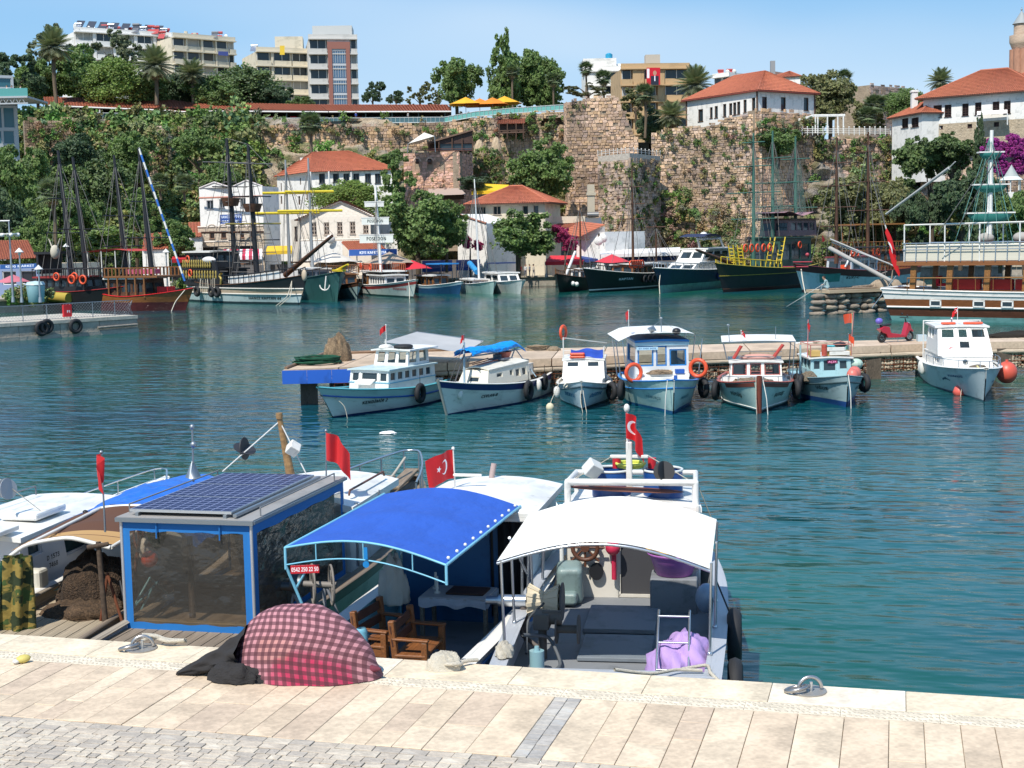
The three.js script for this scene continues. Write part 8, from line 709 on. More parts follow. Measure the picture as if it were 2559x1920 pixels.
// ================================================================ boats across the harbour
const BLK=paint([.014,.014,.017],.5),TAN=paint([.52,.42,.31],.7),WD=WOOD([.34,.15,.05],.5),WDD=WOOD([.14,.065,.035],.6),IRON=M([.05,.045,.045],.7),LINE=M([.16,.15,.14],.8),GOLD=M([.48,.36,.10],.5,{metal:.4}),GRN=paint([.03,.085,.07]);
function ship(label,bow,stern,o){
const b=boat(o.name??'tour_boat',label,bow,stern,'boats along the far quay'),L=b.len,h=hull(b,{L,B:4.4,hb:2.6,hm:1.6,hs:1.9,rake:2.2,tw:.7,yb:-.8,cw:.12,n:24,dk:(s,y)=>y - .7,deckMat:WD,...o}),X=(s)=>-L/2+s*L;
const k={b,h,L,X,house:(s0,s1,w,y0,y1,m,win={},roof=WHITE,e={})=>cabin(b,{x0:X(s0),x1:X(s1),w0:w,w1:w*.92,y0,y1,mat:m,tf:.2,inn:.1,depth:.12,fw:.1,port:span(win.n??4,.3,.8),star:span(win.n??4,.3,.8),front:span(2,.3,.8),roof:{over:.3,mat:roof,th:.16},...e}),
rail:(s0,s1,y,hh,mat,n=12,off=-.1,rl=mat)=>{for(const sd of[-1,1]){const ps=Array.from({length:n+1},(_,i)=>{const s=lerp(s0,s1,i/n),p=h.pt(s,1,sd,off);return V(p.x,y??p.y,p.z);});for(const p of ps)part(b,'baluster',[rod(p,V(p.x,p.y+hh,p.z),.05,.05,5)],mat);part(b,'hand_rail',poly(ps.map((p)=>V(p.x,p.y+hh,p.z)),.06,5),rl);}},
mast:(s,y0,H,r,mat,spars=[],lean=0,z=0)=>{const x=X(s),t=V(x+lean,y0+H,z);part(b,'mast',[rod([x,y0,z],t,r,r*.45,8)],mat);for(const[f,len,m=mat,rr2=.06]of spars){const p=V(x,y0,z).lerp(t,f);part(b,'yard',[rod([p.x,p.y,p.z - len/2],[p.x,p.y,p.z+len/2],rr2,rr2,6),rod([p.x - len*.18,p.y,p.z],[p.x+len*.18,p.y,p.z],rr2,rr2,6)],m);}part(b,'shroud',[[-2.4,1],[-2.4,-1],[2.2,1],[2.2,-1],[-1.2,1],[-1.2,-1]].map(([dx,sd])=>rod(V(x,y0,z).lerp(t,.93),[x+dx,y0+.3,sd*2.0],.034,.034,4)),LINE);return t;},
box:(n,m,s,y,z,w,hh,d,rz=0)=>part(b,n,[rbox(w,hh,d,X(s),y,z,0,0,rz)],m),rings:(l)=>l.forEach(([s,y,z])=>lifebuoy(b,X(s),y,z,0,0,.38))};
return k;
}
const Gz=(px,z)=>{const p=D(px,600,z);return V(p.x,0,p.z);};
{
R=seeded(301);let k=ship('black schooner with two dark raked masts and orange lifebuoys behind the mole',Gz(330,146),Gz(92,152),{bands:[[0,1,'hull',BLK]],cap:paint([.3,.03,.03]),hb:2.9,hm:2.0,hs:2.4});k.rail(.05,.75,3.5,.9,BLK,16);k.house(.1,.6,1.8,2,3.6,BLK,{n:6},paint([.28,.03,.03]));k.rings([[.36,3.6,2.3],[.55,3.6,2.3]]);const m1=k.mast(.36,3.5,13.4,.3,BLK,[[.62,4.5],[.35,6]],-1.1);k.mast(.52,3.5,12.6,.3,BLK,[[.4,6.5]],-1.2);part(k.b,'stern_arch',[box(.3,2.2,3.4,k.X(.12),5,0),box(2.4,.25,3.6,k.X(.18),6.1,0)],BLK);part(k.b,'yellow_sail_cover',[at(new THREE.CylinderGeometry(.5,.55,3.8,10),k.X(.35),1.5,2.5,0,0,1.5)],M([.42,.32,.05],.9,{map:'cloth'}));
part(k.b,'antler_ornament',[ball(.5,k.X(.3),6.2,1.5,1,1.5,1),rod([k.X(.3),6,1.5],[k.X(.24),7.6,1.5],.12,.05),rod([k.X(.3),6,1.5],[k.X(.36),7.6,1.5],.12,.05)],M([.5,.45,.36],.9));for(const px of[170,212])lifebuoy(k.b,toLocal(k.b,D(px,699,146)).x,toLocal(k.b,D(px,699,146)).y,2.6,0,0,.42);
k=ship('varnished wooden tour boat with an upper deck rail and red awning',G(455,776),Gz(262,148),{bands:[[0,{y:.9},'bottom_paint',paint([.10,.02,.02])],[{y:.9},1,'hull',WOOD([.42,.17,.05],.4)]],cap:RED,hb:2.3,hm:1.5,hs:1.9,rake:1.6});k.house(.15,.66,1.7,1.2,3.4,WDD,{n:6},WHITEW);part(k.b,'upper_deck',[rbox(k.L*.72,.18,4.0,k.X(.5),3.5,0)],WD);for(let i=0;i<14;i++)for(const z of[-1.95,1.95])part(k.b,'deck_baluster',[box(.16,.8,.1,k.X(.16+i*.05),4,z)],WD);part(k.b,'deck_rail',[box(k.L*.7,.1,.12,k.X(.5),4.42,1.95),box(k.L*.7,.1,.12,k.X(.5),4.42,-1.95)],WD);for(let i=0;i<5;i++)part(k.b,'deck_post',[rod([k.X(.2+i*.12),1.4,1.9],[k.X(.2+i*.12),3.4,1.9],.1)],WD);part(k.b,'red_awning',[sheet((u,v)=>V(k.X(lerp(-.15,.5,u)),6.1+.3*Math.sin(u*3),lerp(-1.8,1.8,v)),8,4)],CLOTH([.50,.05,.04]));part(k.b,'awning_post',[0,1,2,3].map((i)=>rod([k.X(-.1+i*.19),3.5,1.6],[k.X(-.1+i*.19),6.2,1.6],.06)),WHITEW);part(k.b,'pink_cushions',[rbox(3.6,.5,1.2,k.X(.5),4.0,0)],CLOTH([.58,.12,.2]));k.mast(.28,3.5,12.6,.26,BLK,[[.5,5],[.25,6]],-1.0);const t=k.mast(.62,3.5,13.2,.28,BLK,[[.58,4],[.3,7]],-1.0);{const e=V(k.X(1.05),3.0,0),n=18;for(let i=0;i<n;i++)part(k.b,'striped_rope',[rod(t.clone().lerp(e,i/n),t.clone().lerp(e,(i+1)/n),.11,.11,6)],i % 2?paint([.03,.16,.55]):WHITEW);}k.box('red_deck_box',RED,.8,2.1,0,1.4,.7,1.2);rope(k.b,[[k.X(1.1),2.2,.5],[k.X(1.05),1,1.5],[k.X(1.03),0,2]],.05);
}
{
R=seeded(303);const k=ship('pirate style galleon with black stern castle, gold balusters and tall rigged masts',G(742,762),G(502,752),{name:'galleon',B:5.2,hb:3.3,hm:2.1,hs:2.6,rake:2.4,bands:[[0,{y:.25},'bottom_paint',paint([.03,.05,.06])],[{y:.25},{y:1.1},'hull',paint([.50,.62,.64])],[{y:1.1},{y:1.75},'tan_band',TAN],[{y:1.75},1,'bulwark_planking',paint([.025,.028,.034])]],rails:[[{y:1.12},.09,WHITEW],[{y:1.75},.08,WHITEW]],cap:WDD});decal(k.b,k.h,.62,.9,{y:.4},{y:.95},1,words('HANCI KAPTAN 44',320,40,{skew:.1}));
k.house(.02,.36,2.3,2,3.9,BLK,{n:3},BLK);k.house(.02,.3,2.1,4.0,5.9,BLK,{n:3},WHITEW);for(let i=0;i<13;i++){part(k.b,'gold_baluster',[lathe([[.06,0],[.15,.25],[.07,.5],[.13,.75],[.06,.95]],k.X(.03+i*.025),4.0,2.45,0,0,0,8)],GOLD);part(k.b,'gold_baluster',[lathe([[.06,0],[.15,.25],[.07,.5],[.13,.75],[.06,.95]],k.X(.04+i*.03),2.75,2.55,0,0,0,8)],GOLD);}k.rail(.42,.93,null,1.0,BLK,14);for(const sd of[-1,1])part(k.b,'white_screen',[sheet((u,v)=>{const p=k.h.pt(lerp(.5,.85,u),1,sd,-.35);p.y+=lerp(.1,.9,v);return p;},8,1)],CLOTH([.72,.72,.7]));part(k.b,'curved_side',[prism([[0,0],[3.4,0],[3.4,.2],[2.0,.5],[1.1,1.6],[.7,2.6],[0,2.8]],.2,0).translate(k.X(.36),2.1,2.35)],BLK);
const m1=k.mast(.40,2.5,16.2,.36,BLK,[[.83,6.5,LINE],[.66,4.5],[.34,8,WDD,.12],[.24,6]],-.9),m2=k.mast(.62,2.5,15.2,.34,BLK,[[.86,6,LINE],[.62,5],[.42,7,GOLD,.1],[.3,6.5]],-.9);for(const[s,y]of[[.375,11.0],[.6,10.2]])part(k.b,'crows_nest',[lathe([[.8,0],[1.1,.9],[1.0,.9],[.7,.05],[0,.05]],k.X(s),y,0,0,0,0,12)],WDD);const rat=[];for(const[s,t]of[[.4,m1],[.62,m2]])for(let i=1;i<12;i++){const f=i/13,p=V(k.X(s),2.5,0).lerp(t,f*.9);for(const sd of[-1,1])rat.push(rod([p.x - 2*(1 - f),p.y,sd*2.2*(1 - f)],[p.x+2*(1 - f),p.y,sd*2.2*(1 - f)],.04,.04,4));}part(k.b,'ratlines',rat,LINE);part(k.b,'mast_stay',[rod(m1,m2,.025),rod(m2,[k.X(1.35),7.4,0],.025),rod(m1,[k.X(.02),5.8,0],.025),rod(m2,[k.X(.42),3.4,0],.025)],LINE);part(k.b,'bowsprit',[rod([k.X(.9),3.2,0],[k.X(1.34),7.3,0],.32,.16,8),rod([k.X(1.05),4.6,-1.2],[k.X(1.05),4.6,1.2],.08)],WDD);part(k.b,'figurehead',[ball(.45,k.X(1.1),3.2,.3,.8,1.4,.6)],TAN);part(k.b,'ornament',[tube([[k.X(.46),2.2,2.7],[k.X(.47),2.8,2.75],[k.X(.45),3.1,2.7],[k.X(.47),3.4,2.7]],.14,12,6)],GOLD);for(const s of[.2,.36,.42])tyre(k.b,k.X(s),1.3,2.75,0,.45,.2);k.rings([[.12,3.4,2.6],[.08,5.0,2.4]]);part(k.b,'sail_cover',[ball(.5,k.X(.3),4.9,2.2,3,.8,.8)],CLOTH([.7,.68,.66]));for(const z of[2.2,2.6])rope(k.b,[[k.X(1.02),2.6,.8],[k.X(1.06),1,z - .6],[k.X(1.0),0,z]],.04);part(k.b,'hanging_lines',Array.from({length:9},(_,i)=>rod([k.X(.22+i*.022),1.0+rr(0,.4),2.75],[k.X(.22+i*.022+rr(-.02,.02)),2.5+rr(0,.5),2.6],.035,.035,4)),ROPE);
}
{
R=seeded(305);let k=ship('dark teal hulled ship with yellow bow platform and grey masts with yellow yards',Gz(836,158),Gz(745,176),{B:5,hb:3.4,hm:2.4,hs:2.4,bands:[[0,1,'hull',paint([.05,.15,.15])]],cap:GRN});k.house(.15,.5,1.8,2,3.6,paint([.3,.32,.34]),{n:3},WHITEW);const y1=M([.72,.55,.03],.6),gm=M([.36,.37,.37],.5,{metal:.4});k.mast(.25,2.4,14.5,.24,gm,[[.72,6,y1,.16],[.56,8,y1,.16]],-.3,-.6);k.mast(.05,2.4,14.5,.24,gm,[[.72,6,y1,.16],[.55,8,y1,.16]],-.3,1.4);part(k.b,'bow_platform',[box(3.2,.2,.8,k.X(1.08),3.5,0),rod([k.X(1.0),3.4,0],[k.X(1.3),4.2,0],.2,.12)],M([.66,.50,.02],.6));part(k.b,'anchor',[rod([k.X(1.0),2.9,1.1],[k.X(1.0),1.4,1.3],.08),at(new THREE.TorusGeometry(.6,.08,6,12,Math.PI),k.X(1.0),1.9,1.3,0,.9,Math.PI)],WHITE);k.rail(.3,.9,null,.8,IRON,8);
k=ship('small brown tour boat with orange lifebuoys between two larger ships',Gz(886,164),Gz(826,182),{B:3.6,hb:2,hm:1.3,hs:1.5,rake:1.4,bands:[[0,{d:.5},'hull',paint([.35,.5,.52])],[{d:.5},1,'sheer_strake',WDD]],cap:WD});k.house(.15,.65,1.4,1,2.8,WD,{n:4},WD);k.rail(.1,.9,3.0,.8,WD,10,-.3);k.rings([[.8,2.0,1.2],[.72,2.0,1.4]]);
k=ship('white tour boat with red stripes, crowded deck and tall white mast with name boards',G(1030,745),G(900,731),{B:4,hb:2.2,hm:1.3,hs:1.6,rake:2.0,bands:[[0,{y:.2},'bottom_paint',paint([.03,.06,.07])],[{y:.2},{d:.55},'hull',paint([.60,.68,.66])],[{d:.55},{d:.2},'red_stripe',paint([.32,.04,.04])],[{d:.2},1,'sheer_strake',WHITE]],cap:WHITE});decal(k.b,k.h,.78,.93,{y:.75},{y:1.25},1,words('POSEIDON',160,40,{fg:'#b01c2c'}));k.house(.02,.4,1.6,.9,2.9,WD,{n:6},WHITE);k.house(.42,.72,1.5,.9,2.6,WHITE,{n:6},WHITE);k.rail(.02,.66,3.0,.9,M([.45,.12,.05],.6),18,-.3);part(k.b,'upper_deck',[rbox(k.L*.66,.14,3.5,k.X(.35),3.0,0)],WHITE);const x=k.X(.44);part(k.b,'mast',[rod([x,2.6,0],[x - 1.4,13.6,0],.26,.16,8)],WHITE);const nm=words('POSEIDON',256,44,{bg:'#e2e4dc',fg:'#1c2a24'});const vt=-k.b.rotation.y+.05;for(const[y,w,hgt]of[[7.0,4.2,.9],[9.2,3.4,.75],[11.3,2.4,.5]]){const g=part(k.b,'name_board',[new THREE.BoxGeometry(w,hgt,.08)],y>11?WHITE:nm);g.position.set(x -(y - 2.6)*.127,y,0);g.rotation.y=vt;const c=new THREE.Vector3(.2,0,.35);g.position.add(c);part(g,'yard',[box(w*1.05,.12,.14,0,hgt/2+.05,0),box(w*1.0,.08,.12,0,-hgt/2 - .04,0)],WHITE);}part(k.b,'shroud',[1,2,3,4].map((i)=>rod([x - 1.2,12.4,0],[x+i*1.1,2.8,1.4],.03,.03,4)),LINE);k.box('red_cushions',CLOTH([.5,.08,.06]),.25,3.4,0,3,.5,2.6);k.rings([[.3,3.6,1.7],[.5,3.5,1.7]]);rope(k.b,[[k.X(1.0),2.0,.4],[k.X(1.1),1,1],[k.X(1.15),0,1.4]],.04);
k=ship('small blue hulled tour boat with a blue awning and wooden cabin',Gz(1142,172),Gz(1050,182),{B:3.4,hb:1.6,hm:1.0,hs:1.2,rake:1.2,bands:[[0,{d:.35},'hull',paint([.02,.08,.20])],[{d:.35},1,'sheer_strake',paint([.35,.5,.6])]],cap:WHITE});k.house(.1,.55,1.2,.6,2.3,WD,{n:4},WHITE);part(k.b,'blue_awning',[rbox(4,.16,2.8,k.X(.6),3.7,0)],CLOTH([.02,.22,.55]));part(k.b,'awning_post',[[.4,1.2],[.8,1.2],[.4,-1.2],[.8,-1.2]].map(([s,z])=>rod([k.X(s),1,z],[k.X(s),3.7,z],.05)),IRON);
k=ship('pale sailing boat with a tall bare white mast',Gz(1228,170),Gz(1158,184),{B:3.4,hb:1.6,hm:1.1,hs:1.2,rake:1,bands:[[0,1,'hull',paint([.40,.58,.56])]],cap:WHITE});k.house(.2,.6,1.1,.6,1.7,WHITE,{n:3},WHITE);k.mast(.55,1.4,12.8,.16,WHITE,[],-1.3);part(k.b,'blue_cover',[at(new THREE.CylinderGeometry(.35,.35,4,8),k.X(.35),3.1,0,0,0,1.3)],CLOTH([.03,.28,.6]));
k=ship('white motor boat with a dark wrap round window',Gz(1296,170),Gz(1226,182),{name:'motor_boat',B:3.8,hb:1.7,hm:1.3,hs:1.2,rake:1.3,bands:[[0,1,'hull',paint([.66,.70,.70])]],cap:WHITE,deckMat:WHITE});k.house(.15,.7,1.5,1,2.5,WHITE,{n:2},WHITE,{tf:1.4});part(k.b,'top_frame',[...poly([[k.X(.2),2.6,1.3],[k.X(.25),3.6,1.3],[k.X(.6),3.6,1.2]],.06),rbox(2.5,.14,2.8,k.X(.42),3.65,0)],NAVY);
}
{
R=seeded(307);let k=ship('small black boat with a striped gangplank under the red awning',Gz(1398,172),Gz(1476,188),{B:3.6,hb:2.3,hm:1.5,hs:1.6,rake:1.6,bands:[[0,1,'hull',BLK]],cap:WDD});k.rail(.3,.9,null,.9,WD,10);part(k.b,'gangplank',[rod([k.X(.9),2.0,-.3],[k.X(.5),4.8,.1],.2,.2,6)],WHITEW);k.mast(.35,1.6,9.5,.17,WDD,[[.5,2.5]]);k.house(.1,.4,1.3,1,2.6,WHITEW,{n:2});part(k.b,'fender_balls',[ball(.3,k.X(.9),1.0,-1.2),ball(.3,k.X(.88),.9,-1.6)],WHITE);
k=ship('black gulet with white waterline and a row of orange lifebuoys',Gz(1476,169),Gz(1660,186),{B:4.8,hb:3.0,hm:2.0,hs:2.3,rake:2.0,bands:[[0,{y:.25},'bottom_paint',M([.02,.03,.03],.5)],[{y:.25},{y:.4},'white_line',WHITE],[{y:.4},1,'hull',BLK]],cap:WHITEW});decal(k.b,k.h,.6,.78,{y:1.2},{y:1.7},-1,words('KAPTAN',160,40,{fg:'#cfd3d6'}));k.rail(.1,.95,null,.9,IRON,16);k.house(.15,.6,1.7,1.6,3.2,WD,{n:5},WHITEW);for(let i=0;i<6;i++)lifebuoy(k.b,k.X(.66 - i*.03),3.2,-1.9,0,0,.42);k.mast(.45,2.6,12.5,.2,WDD,[[.82,3],[.65,3.4],[.5,3.6]],0);k.mast(.12,2.6,5.5,.16,WDD,[[.95,3]]);for(const s of[.4,.46,.52,.3]){tyre(k.b,k.X(s),1.3,-2.4,0,.4,.14);}
k=ship('white motor yacht with dark blue hull side and raked windows',Gz(1655,164),Gz(1806,184),{name:'motor_yacht',B:5,hb:3.0,hm:2.4,hs:2.2,rake:2.8,bands:[[0,{y:.9},'bottom_paint',paint([.25,.48,.45])],[{y:.9},1,'hull',paint([.02,.04,.09])]],cap:WHITE,cw:.16,deckMat:WHITE,dk:(s,y)=>y - .15});k.house(.15,.78,1.9,2.2,3.4,WHITE,{n:0},WHITE,{tf:3,port:[],star:[]});k.house(.1,.6,1.8,3.3,5.0,WHITE,{n:3},WHITE,{tf:2.4});part(k.b,'dark_window',[prism([[0,0],[7.5,0],[5.8,.75],[0,.75]],.1,0).translate(k.X(.2),3.5,-1.92)],M([.08,.07,.065],.3));part(k.b,'radar_arch',[...poly([[k.X(.2),5,-1.6],[k.X(.25),6.2,-1.5],[k.X(.25),6.2,1.5],[k.X(.2),5,1.6]],.14),ball(.55,k.X(.22),6.5,.9)],WHITE);part(k.b,'navy_bimini',[sheet((u,v)=>V(k.X(lerp(.22,.55,u)),6.4+.4*Math.sin(u*3.1),lerp(-1.6,1.6,v)),8,3)],CLOTH([.02,.03,.08]));k.rail(.5,.97,null,.7,STEEL,8);part(k.b,'fender',[.3,.36,.42].map((s)=>ball(.26,k.X(s),1.5,-2.55,1,1.8,1)),NAVY);rope(k.b,[[k.X(1.05),2.6,-.2],[k.X(1.12),1.2,-.6],[k.X(1.16),0,-1]],.05);
k=ship('green and dark wood galleon with yellow ladders and three green masts',Gz(1812,162),Gz(2010,178),{name:'galleon',B:5.6,hb:3.4,hm:2.5,hs:2.8,rake:2.2,bands:[[0,{y:.35},'bottom_paint',paint([.10,.03,.025])],[{y:.35},{y:1.9},'hull',paint([.035,.03,.03])],[{y:1.9},1,'sheer_strake',paint([.03,.035,.022])]],rails:[[{y:1.9},.05,M([.3,.25,.03],.6)],[{y:.36},.05,WDD]],cap:M([.34,.28,.04],.6)});const yl=M([.66,.48,.03],.6);part(k.b,'bowsprit',[rod([k.X(.93),3.3,0],[k.X(1.32),5.0,0],.28,.14,8)],WDD);k.house(.12,.52,2.2,2.2,6.2,GRN,{n:3},GRN);k.house(.05,.4,2.2,6.3,8.4,paint([.22,.12,.13]),{n:4},WDD);part(k.b,'deck_cover',[sheet((u,v)=>V(k.X(lerp(.0,.5,u)),9.0+.25*Math.sin(u*9),lerp(-2.4,2.4,v)),10,3)],CLOTH([.32,.18,.2]));for(const[s,dz]of[[.55,-2.0],[.62,-1.4],[.92,-1.2],[.95,-.4]]){const g=[];for(const o of[-.3,.3])g.push(rod([k.X(s)- .2,3,dz+o],[k.X(s)+(s>.8?.4:-1.4),s>.8?5.4:6.2,dz+o],.08,.08,5));for(let i=1;i<6;i++)g.push(rod([lerp(k.X(s)- .2,k.X(s)+(s>.8?.4:-1.4),i/6),lerp(3,s>.8?5.4:6.2,i/6),dz - .3],[lerp(k.X(s)- .2,k.X(s)+(s>.8?.4:-1.4),i/6),lerp(3,s>.8?5.4:6.2,i/6),dz+.3],.06,.06,5));part(k.b,'yellow_ladder',g,yl);}for(let i=0;i<5;i++)lifebuoy(k.b,k.X(.64+i*.055),5.0,-1.9+i*.2,0,0,.42);k.rail(.55,.97,null,.8,yl,12);const gt=paint([.05,.14,.11]);k.mast(.66,3,15.5,.26,gt,[[.35,6],[.55,7],[.75,5],[.93,3]]);k.mast(.42,6,13,.26,gt,[[.3,6],[.52,7],[.75,5]]);k.mast(.12,6,12.6,.26,gt,[[.3,6],[.55,6.5],[.78,4]]);const rat=[];for(const[s,y]of[[.66,3],[.42,6],[.12,6]])for(let i=0;i<9;i++)rat.push(rod([k.X(s)+.1+i*.32,y+3.2,-1.5],[k.X(s)+.1+i*.22,y+9.5 - i*.3,-.6],.025,.025,4));part(k.b,'ratlines',rat,paint([.12,.22,.19]));k.rings([[.3,5.2,-2.4]]);
k=ship('pale blue hulled ship with dark sheer, wooden rail and tall dark masts',Gz(2012,158),Gz(2270,178),{B:5,hb:3.2,hm:2.0,hs:2.2,rake:2.4,bands:[[0,{y:.3},'bottom_paint',paint([.06,.03,.035])],[{y:.3},{d:.75},'hull',paint([.36,.54,.58])],[{d:.75},1,'sheer_strake',paint([.07,.018,.02])]],cap:paint([.16,.03,.03])});decal(k.b,k.h,.62,.74,{y:1.1},{y:1.75},-1,words('KURT-C',160,48,{skew:.25}));decal(k.b,k.h,.76,.88,{y:1.0},{y:1.95},-1,paint([.05,.22,.21]),'green_panel');k.house(.45,.7,1.8,1.6,3.8,paint([.5,.56,.62]),{n:3},paint([.2,.04,.05]));k.rail(.05,.5,null,.9,WD,14);k.rail(.1,.7,4.0,.8,IRON,12,-.5);k.rings([[.7,4.2,-1.8],[.66,4.2,-1.8],[.5,4.2,-1.9],[.46,4.2,-1.9]]);part(k.b,'white_frame',[...poly([[k.X(.74),2.6,-1.4],[k.X(.68),4.2,-1.4],[k.X(.62),4.2,-1.4],[k.X(.56),2.6,-1.4]],.12)],WHITE);k.box('red_raft',ORANGE,.68,2.6,-1.0,2.2,.5,.9);k.mast(.72,3,14.5,.26,WDD,[[.8,3.5],[.62,4],[.45,5],[.3,5]]);k.mast(.42,3,15.5,.26,WDD,[[.85,3.5],[.62,4.5],[.4,5.5]]);part(k.b,'bow_fitting',[rod([k.X(1.02),3.4,-1.2],[k.X(1.02),3.4,1.2],.07),rod([k.X(1.08),2.9,-1.6],[k.X(1.08),2.9,1.6],.07),ball(.22,k.X(1.0),4.2,-.3)],paint([.4,.05,.07]));rope(k.b,[[k.X(1.06),2.6,-.4],[k.X(1.1),1.3,-1.2],[k.X(1.12),0,-1.8]],.07);part(k.b,'flag_pennant',[sheet((u,v)=>V(k.X(.85)- u*.6,5.6 - u*v*.5+v*.8,0),4,3)],FLAGRED);
k=ship('large wooden tour boat with a long orange roof behind the pale blue ship',Gz(2085,186),Gz(2270,190),{B:5,hb:3,hm:2.4,hs:2.4,rake:1.6,bands:[[0,1,'hull',WDD]],cap:WD});k.house(.05,.8,2.1,2,4.2,WDD,{n:8},WD);k.rail(.02,.85,4.4,.9,WD,20,-.2);part(k.b,'roof',[rbox(k.L*.8,.2,4.8,k.X(.42),7.6,0)],WOOD([.48,.22,.07]));part(k.b,'roof_post',Array.from({length:9},(_,i)=>rod([k.X(.05+i*.09),4.4,2.1],[k.X(.05+i*.09),7.5,2.1],.1)),WD);
const sp=thing('bowsprit_frame','long grey bowsprit of a ship with rope net beside the wooden yacht','bowsprit');const a=D(2075,621,130),c=D(2228,703,112);part(sp,'spar',[rod(a,c,.22,.16,8)],M([.40,.37,.33],.7));part(sp,'spar',[rod(D(2076,598,130),D(2232,664,112),.08,.06,6),rod(D(2080,606,130),D(2225,660,112),.06,.06,6)],M([.42,.40,.37],.7));part(sp,'rope_net',Array.from({length:12},(_,i)=>rod(a.clone().lerp(c,i/12),D(2080+i*12,603+i*5,129 - i*1.4),.025,.025,4)),LINE);
}
{
R=seeded(309);const a=G(2262,797),d=V(.80,0,.60),L=24,c=a.clone().addScaledVector(d,L),yb=thing('wooden_yacht','large wooden yacht with white bulwark, red seats and a cream upper deck','boat',a.clone().lerp(c,.5),heading(a,c),'boats along the far quay'),X=(v)=>v - L/2;
const h=hull(yb,{L,B:6,hb:2.9,hm:2.15,hs:2.35,rake:2,tw:.8,yb:-.8,plumb:.9,bands:[[0,{y:.35},'bottom_paint',paint([.16,.36,.36])],[{y:.35},{y:.95},'lower_planking',WOOD([.16,.06,.035],.4)],[{y:.95},{y:1.08},'white_line',WHITE],[{y:1.08},{y:1.6},'varnished_planking',WOOD([.34,.13,.05],.35)],[{y:1.6},1,'white_bulwark',WHITE]],rails:[[{d:.3},.05,paint([.5,.5,.5])],[{y:1.02},.08,WHITE]],cap:WHITE,cw:.14,dk:1.7,deckMat:WD});const S=1;for(const v of[3.6,6.5,8.5,11.2,13.2]){const p=h.pt((v)/L,h.tOf(v/L,{y:1.33}),1,.03);const f=part(yb,'porthole_frame',[...[[-.38,0,.1,.55],[.38,0,.1,.55]].map(([x,y,w,hh])=>box(w,hh*.8,.1,p.x+x,p.y,p.z)),box(.86,.1,.1,p.x,p.y+.2,p.z),box(.86,.1,.1,p.x,p.y - .2,p.z)],WHITE);part(f,'pane',[box(.7,.34,.05,p.x,p.y,p.z)],GLASS);}
const w=2.3,yd=2.3,yr=4.05;for(let i=0;i<7;i++)for(const z of[-w,w])part(yb,'wood_pillar',[rbox(.42,yr - yd+.3,.3,X(1.5+i*2.7),(yd+yr)/2,z,0,0,-.06)],WOOD([.42,.20,.06],.45));part(yb,'upper_deck',[rbox(20.5,.3,5.4,X(10.6),yr+.15,0)],WOOD([.42,.17,.06],.45));for(const sd of[-1,1]){part(yb,'cream_screen',[sheet((u,v)=>V(X(lerp(.9,19.5,u)),lerp(yr+.35,yr+1.45,v),sd*(2.62 - .12*v)),24,2)],CLOTH([.60,.56,.46]));part(yb,'screen_top',[sheet((u,v)=>V(X(lerp(.9,19.5,u)),yr+1.45+.05*Math.sin(v*3.1),sd*(2.5 - .8*v)),24,3)],CLOTH([.70,.66,.55]));}for(let i=0;i<23;i++)for(const sd of[-1,1])part(yb,'rail_post',[rod([X(1+i*.82),yr+.3,sd*2.75],[X(1+i*.82),yr+1.62,sd*2.68],.03,.03,5)],STEEL);for(const y of[1.62,1.15])part(yb,'upper_rail',[rod([X(.8),yr+y,2.7],[X(19.8),yr+y,2.7],.035),rod([X(.8),yr+y,-2.7],[X(19.8),yr+y,-2.7],.035)],STEEL);for(const x of[.9,3.9,6.4,9.2,12,15])for(const z of[-2.6,2.6])part(yb,'frame_post',[rod([X(x),yr+.3,z],[X(x),yr+3.0,z],.05)],WHITE);part(yb,'frame_beam',[-2.6,2.6].map((z)=>rod([X(.9),yr+2.95,z],[X(18),yr+3.05,z],.06)),WHITEW);for(let i=0;i<5;i++)part(yb,'red_seat',[rbox(2.1,.75,.5,X(5+i*2.3),yd+.35,1.1)],CLOTH([.52,.05,.045]));part(yb,'red_chair',[rbox(.9,.2,.8,X(3.2),yd+.3,.6),rbox(.2,.7,.8,X(2.8),yd+.6,.6)],CLOTH([.52,.02,.04]));part(yb,'saloon',[rbox(7,1.7,3,X(16),yd+.8,0)],WDD);part(yb,'side_rail',[rod([X(1.2),yd+.85,2.75],[X(18),yd+.95,2.75],.05),...Array.from({length:14},(_,i)=>rod([X(1.2+i*1.25),yd - .1,2.75],[X(1.2+i*1.25),yd+.9,2.75],.025,.025,4))],WOOD([.4,.2,.06]));part(yb,'deck_floor',[rbox(19,.1,5,X(10),yd - .12,0)],WD);
